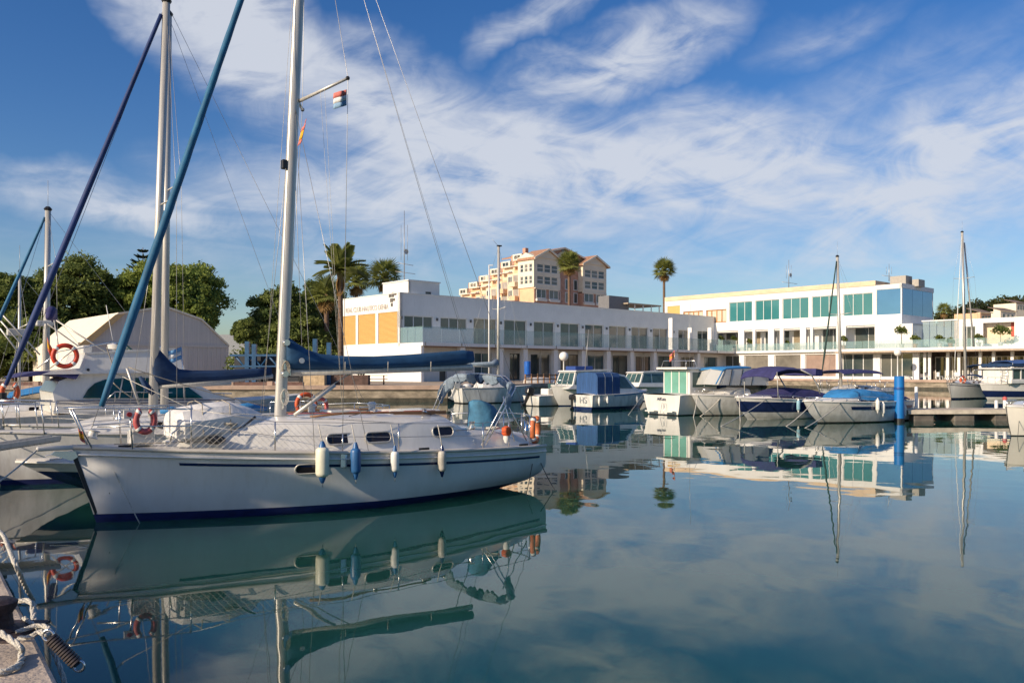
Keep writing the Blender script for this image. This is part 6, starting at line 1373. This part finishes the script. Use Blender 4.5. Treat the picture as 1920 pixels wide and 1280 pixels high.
# -- white pilot cruiser behind
F2b = bow_left(1048, 761, R(33))
b2_, H2b = boat('white hardtop cruiser pointing left behind the boat with blue tent', F2b, 2.3, 1.25, 1.0, 5.6, .6, gel, navy, .06, name='cabin_boat', cat='cabin boat')
def c2(px, py, s=-1.0): q = F2b.pt(px, py, s); return (q[0], q[2])
section_loft(b2_, 'foredeck', gel, [(.3, 1.2, .4, .05), (1.0, 1.15, .75, .2), (1.7, 1.1, .95, .25)])
h = [c2(1076, 722), c2(1083, 697), c2(1140, 695), c2(1146, 722)]
prism(b2_, 'wheelhouse', gel, [(h[0][0] - .4, 1.05), h[0], h[1], h[2], h[3], (h[3][0], 1.0)], .95, .8)
prism(b2_, 'hardtop', gel, [(h[1][0] - .1, h[1][1]), (h[1][0], h[1][1] + .09), (h[2][0] + .4, h[2][1] + .09), (h[2][0] + .4, h[2][1])], .92)
ww = lambda z: .95 - .15 * (z - 1.0) / (h[1][1] - 1.0)
side_panes(b2_, 'window', bglass, [[(h[0][0] + .12, h[0][1] + .04), (h[1][0] + .1, h[1][1] - .08), (h[1][0] + .75, h[1][1] - .08), (h[1][0] + .75, h[0][1] + .04)], [(h[1][0] + .85, h[0][1] + .04), (h[1][0] + .85, h[1][1] - .08), (h[2][0] - .1, h[1][1] - .08), (h[2][0] - .1, h[0][1] + .04)]], ww, .02)
for k in (-1, 0, 1): MB().slab([(h[0][0] + .02, k * .55 - .25, h[0][1] + .04), (h[0][0] + .02, k * .55 + .25, h[0][1] + .04), (h[1][0] - .02, k * .5 + .22, h[1][1] - .06), (h[1][0] - .02, k * .5 - .22, h[1][1] - .06)], -.02).build('windscreen_pane', bglass, b2_)
bow_rails(b2_, H2b, -.3, 2.0, .35); MB().box(h[1][0] + .2, h[1][0] + 1.6, -.5, .5, h[1][1] + .09, h[1][1] + .35).build('roof_bag', mat('royal_blue_bag', (.02, .06, .25), .8), b2_, bevel=.05)
T('rod_aerial', wire, b2_, [(h[1][0] + .8, -.7, h[1][1] + .1), (h[1][0] + 1.1, -.7, h[1][1] + 2.6)], .02, 5)
# -- second pilot cruiser further right
F4b = bow_left(1207, 752, R(33))
b4_, H4b = boat('white hardtop cruiser half hidden left of the green-door cabin boat', F4b, 2.3, 1.25, 1.05, 5.2, .6, gel, navy, .06, name='cabin_boat', cat='cabin boat')
def c4(px, py, s=-1.0): q = F4b.pt(px, py, s); return (q[0], q[2])
h = [c4(1202, 718), c4(1209, 699), c4(1260, 697), c4(1264, 718)]
section_loft(b4_, 'foredeck', gel, [(-.2, 1.2, .3, .05), (.4, 1.15, .7, .2), (1.2, 1.1, .95, .25)])
prism(b4_, 'wheelhouse', gel, [(h[0][0] - .2, 1.05), h[0], h[1], h[2], h[3], (h[3][0], 1.0)], .95, .8); prism(b4_, 'hardtop', gel, [(h[1][0] - .1, h[1][1]), (h[1][0], h[1][1] + .08), (h[2][0] + .2, h[2][1] + .08), (h[2][0] + .2, h[2][1])], .9)
side_panes(b4_, 'window', bglass, [[(h[0][0] + .12, h[0][1] + .04), (h[1][0] + .1, h[1][1] - .06), (h[1][0] + .7, h[1][1] - .06), (h[1][0] + .7, h[0][1] + .04)], [(h[1][0] + .8, h[0][1] + .04), (h[1][0] + .8, h[1][1] - .06), (h[2][0] - .1, h[1][1] - .06), (h[2][0] - .1, h[0][1] + .04)]], lambda z: .95 - .15 * (z - 1.0) / (h[1][1] - 1.0), .02)
for k in (-1, 0, 1): MB().slab([(h[0][0] + .02, k * .55 - .25, h[0][1] + .04), (h[0][0] + .02, k * .55 + .25, h[0][1] + .04), (h[1][0] - .02, k * .5 + .22, h[1][1] - .06), (h[1][0] - .02, k * .5 - .22, h[1][1] - .06)], -.02).build('windscreen_pane', bglass, b4_)
bow_rails(b4_, H4b, -.4, 1.2, .3)
# -- open boat with tilted outboard seen over the stern of the near sailboat
F0 = stern_left(1012, 762, 3.6, R(40), 1.6)
b0_, H0 = boat('small open white boat with a dark outboard behind the near sailboat stern', F0, 1.6, .85, .62, 3.6, .5, gelg, black, .05, name='open_boat', cat='motorboat')
MB().box(1.8, 2.5, -.35, .35, .6, 1.05).build('console', gel, b0_, bevel=.05); outboard(b0_, 3.62, 0, .55, 1.1, blackm, tilt=R(28)); prism(b0_, 'console_screen', bglass, [(1.8, 1.05), (1.9, 1.35), (1.93, 1.35), (1.9, 1.05)], .3)
MB().box(.6, 1.3, -.4, .4, .75, .95).build('seat_cushion', tape, b0_, bevel=.05)
# ---- sailboat with outboard left of centre
F9 = stern_left(868, 757, 5.6, R(30), 2.0)
F9s = Frame(*F9.o, F9.a)
s9 = thing('sailboat', 'small white sailboat with outboard and slender mast beyond the near sailboat stern', 'sailboat', (*F9.o, 0), F9.a, 'sailboats in the harbour')
H9 = Hull([(0, .3), (1, -.2)], [(0, 5.4), (1, 5.6)], 2.0, 1.15, 1.0, .02, ts=.85, tw=.7); shell_hull(s9, H9, gelg, black, .06); H9.deck(s9, deckm); H9.rail(s9, alu, r=.02)
section_loft(s9, 'coachroof', gelg, [(1.2, 1.05, .4, .05), (1.8, 1.03, .6, .3), (3.0, 1.0, .7, .38), (3.9, .98, .7, .36), (4.0, .98, .7, .1)])
m0 = F9.pt(934, 722, 0); m1 = F9.pt(935, 462, 0)
T('mast', alu, s9, [(m0[0], 0, 1.2), m1], [.10, .085], 10); T('boom', alu, s9, [(m0[0], 0, 2.4), (m0[0] + 2.4, 0, 2.5)], .05, 8)
cover_ = MB().tube([(m0[0] + .1, 0, 2.75), (m0[0] + .5, 0, 2.6), (m0[0] + 2.3, 0, 2.58)], [.26, .17, .1], 10).build('sail_cover', canvasg, s9, smooth=True)
MB().box(m1[0] - .2, m1[0] + .1, -.1, .1, m1[2], m1[2] + .08).build('mast_head', black, s9); T('wind_vane', wire, s9, [m1, (m1[0] + .5, 0, m1[2] + .45)], .012, 4)
zs9 = F9.pt(935, 580, 0)[2]
for sd in (-1, 1):
    T('spreader', alu, s9, [(m1[0], 0, zs9), (m1[0], sd * .9, zs9 + .1)], .025, 5); T('shroud', wire, s9, [m1, (m1[0], sd * .9, zs9 + .1), (m0[0] + .2, sd * .9, 1.05)], .006, 4)
T('forestay', wire, s9, [m1, (-.1, 0, 1.2)], .008, 4); T('backstay', wire, s9, [m1, (5.5, 0, 1.05)], .006, 4)
outboard(s9, 5.62, .3, .85, 1.0, motorw, tilt=R(25)); MB().sphere((4.9, .2, 1.15), .25, 10, 6, (1.3, 1, .6)).build('cushion_bag', tape, s9, smooth=True)
for sd in (-1, 1): T('pushpit_rail', steel, s9, [(4.6, sd * .9, 1.0), (4.7, sd * .9, 1.5), (5.5, sd * .75, 1.5), (5.5, sd * .75, 1.0)], .013, 5)
# pale flag pole beside it
fp = at(917, 713, 64); pole = thing('flag_pole', 'thin white pole left of the slender far mast', 'pole', (fp[0], 64, ZG)); Hh = at(917, 498, 64)[2] - ZG
T('shaft', framew, pole, [(0, 0, 0), (0, 0, Hh)], [.07, .045], 8); MB().box(-.05, .3, -.05, .05, Hh, Hh + .06).build('top_arm', framew, pole); MB().lathe([(.16, 0), (.16, .05), (.08, .08)], 10).build('base', concrete, pole)
# ---- sailboats on the right
F10 = bow_left(1545, 765, R(33)); 
s10, _h = simple_sailboat(F10, 'sailboat behind the bowrider, mast with dark green furled jib', 2.4, -.4, 6.5, 1.1, .9, (1576, 1570), 700, 482, (1541, 700), .085, mat('furled_jib_green', (.02, .05, .045), .8, var=.3), rails=True, spreader_y=590, boom=False, jr=.06)
canopy(s10, 'bimini', canvasp, F10.pt(1582, 693, -.9)[0], F10.pt(1655, 693, -.9)[0], .95, F10.pt(1600, 697, 0)[2], .10)
xbm = F10.pt(1586, 693, -.9)[0]; xbn = F10.pt(1650, 693, -.9)[0]
for x, xo in ((xbm, .3), (xbn, -.1)):
    for sd in (-1, 1): T('bimini_pole', steel, s10, [(x, sd * .92, F10.pt(1600, 697, 0)[2] - .1), (x + xo, sd * .95, .9)], .014, 5)
F11 = bow_left(1785, 748, R(42))
s11, H11 = simple_sailboat(F11, 'white sailboat with bow towards us and tall mast near the right edge', 2.7, -.5, 7.2, 1.25, 1.0, (1810, 1804), 690, 436, (1788, 715), .10, tape, hullm=gel, boot=navy, stripe=navy, spreader_y=523, boom=False, jr=.03, rails=True)
m_l = F11.pt(1822, 690, 0); T('boom', alu, s11, [(m_l[0] + .6, 0, 2.2), (m_l[0] + 3.2, 0, 2.3)], .06, 8)
T('inner_stay', alu, s11, [F11.pt(1808, 455, 0), F11.pt(1826, 650, -.3)], .06, 6)
canopy(s11, 'sprayhood', canvasd, 3.4, 4.6, .9, 1.7, .12); canopy(s11, 'bimini', canvasd, 5.2, 6.8, 1.0, 2.5, .12)
for sd in (-1, 1):
    for x in (5.3, 6.7): T('bimini_pole', steel, s11, [(x, sd * .95, 1.0), (x, sd * .98, 2.45)], .015, 5)
p = F11.pt(1800, 712, -.3); lifebuoy('horseshoe_buoy', 'orange lifebuoy on the bow of the right-hand sailboat', F11.w(p[0], -.5, p[2]), (.3, -.95, 0), .22, .09, orange)
F12 = Frame(*at(1852, 755, 60)[:2], R(20))
b12, H12 = boat('flybridge cruiser with blue canvas at the right edge', F12, 2.9, 1.2, 1.05, 9, .8, navy, gelg, .1, two=(gel, .2, .6, gel), name='motor_yacht', cat='motor yacht')
MB().box(.8, 6, -1.25, 1.25, 1.2, 1.55).build('cabin', gel, b12, bevel=.08); MB().box(1.0, 6, -1.15, 1.15, 1.57, 2.25).build('wheelhouse', bglass, b12)
for x in (.95, 1.8, 2.8, 3.8, 5.0): MB().box(x, x + .10, -1.2, 1.2, 1.55, 2.28).build('pillar', gel, b12)
MB().box(.7, 6.2, -1.3, 1.3, 2.27, 2.38).build('flybridge_deck', gel, b12, bevel=.04)
MB().box(.9, 6, -1.28, -1.22, 2.44, 2.68).build('rail_canvas', canvasd, b12); MB().box(.84, .9, -1.28, 1.28, 2.44, 2.68).build('rail_canvas', canvasd, b12)
canopy(b12, 'bimini', mat('mid_blue_canvas', (.04, .10, .28), .8, var=.2), 1.3, 5.5, 1.1, 2.78, .12)
for x in (.5, 2.5, 4.5): T('rail_post', steel, b12, [(x + .4, -1.28, 2.38), (x + .4, -1.28, 2.85)], .02, 5)
for k in range(4): T('ladder_rung', steel, b12, [(.7, -1.0, 1.4 + k * .24), (.7, -.5, 1.4 + k * .24)], .018, 5)
for y in (-1.0, -.5): T('ladder_side', steel, b12, [(.7, y, 1.2), (.7, y, 2.35)], .02, 5)
bow_rails(b12, H12, -.6, 2.5, .5)
F13 = bow_left(1896, 817, R(25))
b13, H13 = boat('plain white bow of a boat cut off by the right edge', F13, 2.2, .98, .9, 5.0, .25, mat('bow_cream_gelcoat', (.74, .70, .62), .3, var=.05), black, .03)
section_loft(b13, 'foredeck', gel, [(.3, .95, .3, .04), (1.2, .92, .8, .2), (2.4, .9, .95, .25)]); bow_rails(b13, H13, .2, 2.2, .2)
windscreen(b13, 2.2, 2.7, 1.1, 1.5, .9, .8, 4)
mooring('thin line from the cut-off white bow down to the water', F13.w(.1, -.2, .5), ground(1908, 822), .01, .008, black, group='bow lines of the far boats')
# bow lines of the far motorboats
for lab, F, H, ends in (('bowrider with blue cover', F8, H8, ((1473, 800), (1508, 803))), ('navy runabout', F7, H7, ((1388, 790), (1350, 800))), ('cuddy with clear canopy', F6, H6, ((1300, 783), (1312, 781)))):
    for k, (px, py) in enumerate(ends):
        x = (-.6, .5)[k]; hb, sh = H.half(x); mooring(('left', 'right')[k] + ' pale bow rope of the ' + lab, F.w(x, -hb * .9, sh - .03), ground(px, py, -.02), .06, .02, rope, group='bow lines of the far boats')
mooring('slack looping rope between the cuddy and the navy runabout', F6.w(1.2, -1.0, .95), F7.w(-.4, -.2, .85), .45, .022, rope, group='bow lines of the far boats')
mooring('single line from the boat with blue tent to the water', F3b.w(.2, .6, .85), ground(1178, 778), .02, .014, rope, group='bow lines of the far boats')
# ================================================================== PILE, PONTOON, POSTS
pb = mat('blue_pile_paint', (.008, .16, .48), .45, var=.15, scale=3, stretch=(1, 1, .3))
p = ground(1686, 790); pl_ = thing('mooring_pile', 'thick bright blue mooring pile standing in the water', 'pile', (p[0], p[1], 0)); Hp = at(1686, 705, p[1])[2]
MB().lathe([(.20, -1), (.20, Hp * .62), (.20, Hp - .02), (.17, Hp)], 20).build('post', pb, pl_, smooth=40); MB().lathe([(.204, Hp * .70), (.208, Hp * .71), (.208, Hp * .75), (.204, Hp * .76)], 20).build('collar', mat('dark_blue_band', (.005, .07, .26), .5), pl_, smooth=40); MB().lathe([(.206, -.3), (.206, .14)], 20).build('weed_ring', black, pl_)
pn = thing('floating_pontoon', 'low timber-edged pontoon running right from the blue pile', 'pontoon', (p[0] + .5, p[1] + .3, 0), R(3))
plank = mat('weathered_plank', (.50, .42, .33), .85, var=.3, scale=4, stretch=(1, 6, 6))
for k in range(34):
    MB().box(k * .25, k * .25 + .235, 0, 1.6, .44, .48).build('plank', plank, pn)
MB().box(0, 8.5, -.06, 0, .30, .47).build('edge_beam', mat('pale_beam', (.62, .55, .45), .8, var=.2), pn); MB().box(0, 8.5, 1.6, 1.66, .30, .47).build('edge_beam', MATS['pale_beam'], pn)
for k in range(5): MB().box(.3 + k * 1.8, 1.2 + k * 1.8, .05, 1.55, -.25, .30).build('float', mat('float_grey', (.16, .14, .12), .7, var=.3), pn, bevel=.04)
for k, px in enumerate((1718, 1884, 1868)):
    q = at(px, 760, p[1] + 1.2); t = thing('pontoon_post', ('slim white post on the pontoon right of the blue pile', 'short red-topped bollard at the pontoon end', 'short white bollard on the pontoon')[k], 'post', (q[0], q[1], .48), 0, 'posts on the pontoon')
    MB().lathe([(.07, 0), (.07, (.95, .4, .35)[k]), (.05, (.98, .43, .38)[k])], 10).build('shaft', framew, t, smooth=40); MB().lathe([(.11, 0), (.11, .03)], 10).build('base', steel, t)
    if k == 1: MB().sphere((0, 0, .45), .10, 10, 6).build('red_cap', redf, t, smooth=True)
# ================================================================== QUAY FURNITURE
def lamp(px, py, Y, label):
    q = at(px, py, Y); h = q[2] - ZG; t = thing('globe_lamp', label, 'street lamp', (q[0], Y, ZG), 0, 'globe lamps on the quay')
    MB().lathe([(.14, 0), (.14, .1), (.07, .2), (.06, h - .45), (.1, h - .40)], 12).build('post', framew, t, smooth=40); MB().sphere((0, 0, h), .42, 16, 12).build('globe', mat('opal_globe', (.80, .77, .73), .25, var=.03), t, smooth=True)
lamp(1057, 668, 74, 'white globe lamp in front of the shaded club arcade'); lamp(1683, 661, 99.5, 'white globe lamp before the sunlit ground floor at right')
def bin_(px, py0, py1, Y, wpx, label):
    a = at(px, py0, Y); c = at(px, py1, Y); t = thing('waste_bin', label, 'bin', (a[0], Y, max(ZG, c[2])), 0, 'blue bins on the quay'); r = wpx / 2 / F_PX * Y; h = a[2] - max(ZG, c[2])
    MB().lathe([(r * .9, 0), (r, .05), (r, h - .1)], 14).build('drum', mat('bin_blue', (.01, .12, .50), .45), t, smooth=40); MB().lathe([(r * 1.05, h - .1), (r * 1.05, h - .04), (r * .6, h)], 14).build('lid', MATS['bin_blue'], t, smooth=40)
bin_(989, 677, 705, 72, 12, 'tall blue drum bin against the club pillar'); bin_(1075, 696, 712, 75, 11, 'short blue bin at the foot of the globe lamp')
# picnic table and planters on the left quay
tb = thing('picnic_table', 'brown picnic table on the quay below the sail cover', 'table', (*at(703, 712, 66)[:2], ZG), R(10))
tw_ = mat('table_timber', (.24, .13, .07), .8, var=.3, scale=4)
for k in range(5): MB().box(-1.0, 1.0, -.36 + k * .148, -.225 + k * .148, .72, .76).build('table_plank', tw_, tb)
for y in (-.75, .75): MB().box(-1.0, 1.0, y - .14, y + .14, .42, .46).build('bench_plank', tw_, tb)
for x in (-.7, .7):
    for sd in (-1, 1): T('leg', tw_, tb, [(x, sd * .2, .72), (x, sd * .75, 0)], .05, 4)
    MB().box(x - .04, x + .04, -.85, .85, .37, .42).build('cross_bar', tw_, tb)
for k, (px0, px1, py0, py1, Y, m, lab) in enumerate(((568, 608, 703, 718, 63, mat('stone_planter', (.50, .38, .24), .9, var=.3, scale=3, bump=.5), 'low stone block planter on the quay behind the boom'), (615, 690, 703, 719, 64, mat('dark_planter', (.10, .06, .05), .8, var=.4), 'dark low timber planter beside the picnic table'))):
    a = at(px0, py0, Y); c = at(px1, py1, Y); t = thing('planter', lab, 'planter', (a[0], Y, ZG)); W = c[0] - a[0]; h = a[2] - ZG
    MB().box(0, W, 0, .12, 0, h).build('front_panel', m, t); MB().box(0, W, .9, 1.02, 0, h).build('back_panel', m, t); MB().box(0, .12, .12, .9, 0, h).build('side_panel', m, t); MB().box(W - .12, W, .12, .9, 0, h).build('side_panel', m, t); MB().box(.12, W - .12, .12, .9, 0, h - .1).build('soil', mat('soil', (.06, .04, .03), .95), t)
    cl = [(W * f, .5, h + .05, .3, .3, .2) for f in (.2, .5, .8)]; me = crown_mesh(cl, 120, .09, 20 + k); me.materials.append(pinel); o = bpy.data.objects.new('foliage', me); col.objects.link(o); o.parent = t
ql_ = thing('low_wall', 'long low dark wall along the left quay edge', 'wall', (-40, 59.0, ZG)); MB().box(0, 25, 0, .3, 0, .30).build('wall_body', mat('dark_masonry', (.16, .09, .075), .9, var=.3), ql_)
for k in range(9): MB().box(k * 2.8, k * 2.8 + .4, -.04, .34, 0, .36).build('pier', coping, ql_)
# terrace pots
potm = mat('white_pot', (.70, .68, .64), .6); terr = mat('terracotta_pot', (.42, .20, .11), .8)
potg = leafmat('pot_plant_green', (.16, .19, .05), (.06, .09, .025), 1.0)
potlab = ['potted shrub at the shaded inner corner of the terrace', 'second lollipop shrub of the pair at the inner corner', 'pot plant beside the first terrace pillar', 'bushy pot plant between terrace doors', 'yellowish pot plant right of the dark far mast', 'banana plant in pot against the white terrace wall', 'low spiky plant right of the banana plant', 'agave in white tub before the glass pavilion', 'reddish shrub in white tub near the red panel', 'large bush in tub before the cream wall', 'low plant in terracotta pot left of the glass pavilion']
for k, (px, H_, rr, m, x) in enumerate(((1352, 2.2, .5, potm, 57.9), (1376, 2.1, .5, potm, 57.9), (1406, 1.6, .5, potm, 58.3), (1476, 1.2, .4, potm, 58.3), (1582, 1.5, .5, terr, 57.0), (1690, 2.6, 1.0, potm, 57.0), (1716, 1.4, .7, terr, 57.2), (1762, 1.3, .6, potm, 57.6), (1835, 1.3, .6, potm, 57.6), (1876, 2.3, 1.2, potm, 57.8), (1782, .9, .5, terr, 57.6))):
    q = FA.ptx(px, 640, x); wpt = FA.w(q[0], q[1]); t = thing('pot_plant', potlab[k], 'plant', (wpt[0], wpt[1], zslab), 0, 'pot plants on the terrace')
    MB().lathe([(.2, 0), (.3, .5), (.33, .52), (.28, .48), (.02, .46)], 12).build('pot', m, t, smooth=40); T('stem', bark, t, [(0, 0, .4), (.02, 0, H_ - rr * .6)], [.04, .025], 5)
    cl = [(rr * .35 * math.cos(2 * i), rr * .35 * math.sin(2 * i), H_ - rr * .55 + .12 * (i % 3), rr * .6, rr * .6, rr * .55) for i in range(4)]; me = crown_mesh(cl, 110, .16, 40 + k); me.materials.append(potg); o = bpy.data.objects.new('foliage', me); col.objects.link(o); o.parent = t
# pale clutter of chairs and loungers on the right-hand quay
for k, px in enumerate((1738, 1762, 1792, 1818, 1846, 1872)):
    q = FA.ptx(px, 700, 53.5); wpt = FA.w(q[0], q[1]); t = thing('terrace_chair', ('leftmost', 'second', 'third', 'fourth', 'fifth', 'rightmost')[k] + ' pale chair on the right-hand quay under the canopy', 'chair', (wpt[0], wpt[1], ZG), FA.a + k, 'chairs on the right-hand quay')
    MB().box(-.25, .25, -.25, .25, .42, .47).build('seat', framew, t); MB().box(-.25, .25, .2, .25, .47, .95).build('backrest', framew, t)
    for x in (-.22, .22):
        for y in (-.22, .22): MB().box(x - .02, x + .02, y - .02, y + .02, 0, .42).build('leg', framew, t)

fr_ = thing('timber_railing', 'low timber railing on the quay behind the small open boat', 'railing', (*at(985, 714, 66.5)[:2], ZG), R(54)); 
for k in range(7): MB().box(k * .9 - .05, k * .9 + .05, -.05, .05, 0, .85).build('post', tw_, fr_)
for z in (.4, .75): MB().box(-.05, 5.5, -.09, -.05, z - .05, z + .05).build('rail', tw_, fr_)
for k, (px, Y, lab) in enumerate(((1012, 72, 'pale upturned dinghy on the quay by the railing'), (1700, 100, 'white upturned dinghy at the foot of the right-hand wall'))):
    q = at(px, 700, Y); t = thing('upturned_dinghy', lab, 'dinghy', (q[0], Y, ZG), R(25 + 40 * k), 'dinghies on the quay')
    rings = []
    for x, wd, h in ((-1.4, .45, .42), (-.7, .62, .52), (.2, .62, .54), (1.0, .42, .46), (1.5, .08, .3)): rings.append([(x, math.cos(a) * wd, math.sin(a) * h + .02) for a in [math.pi * i / 8 for i in range(9)]])
    MB().loft(rings).build('hull', gelg, t, smooth=50); T('keel', wood, t, [(-1.4, 0, .44), (-.7, 0, .55), (.2, 0, .57), (1.0, 0, .48), (1.5, 0, .32)], .03, 5)
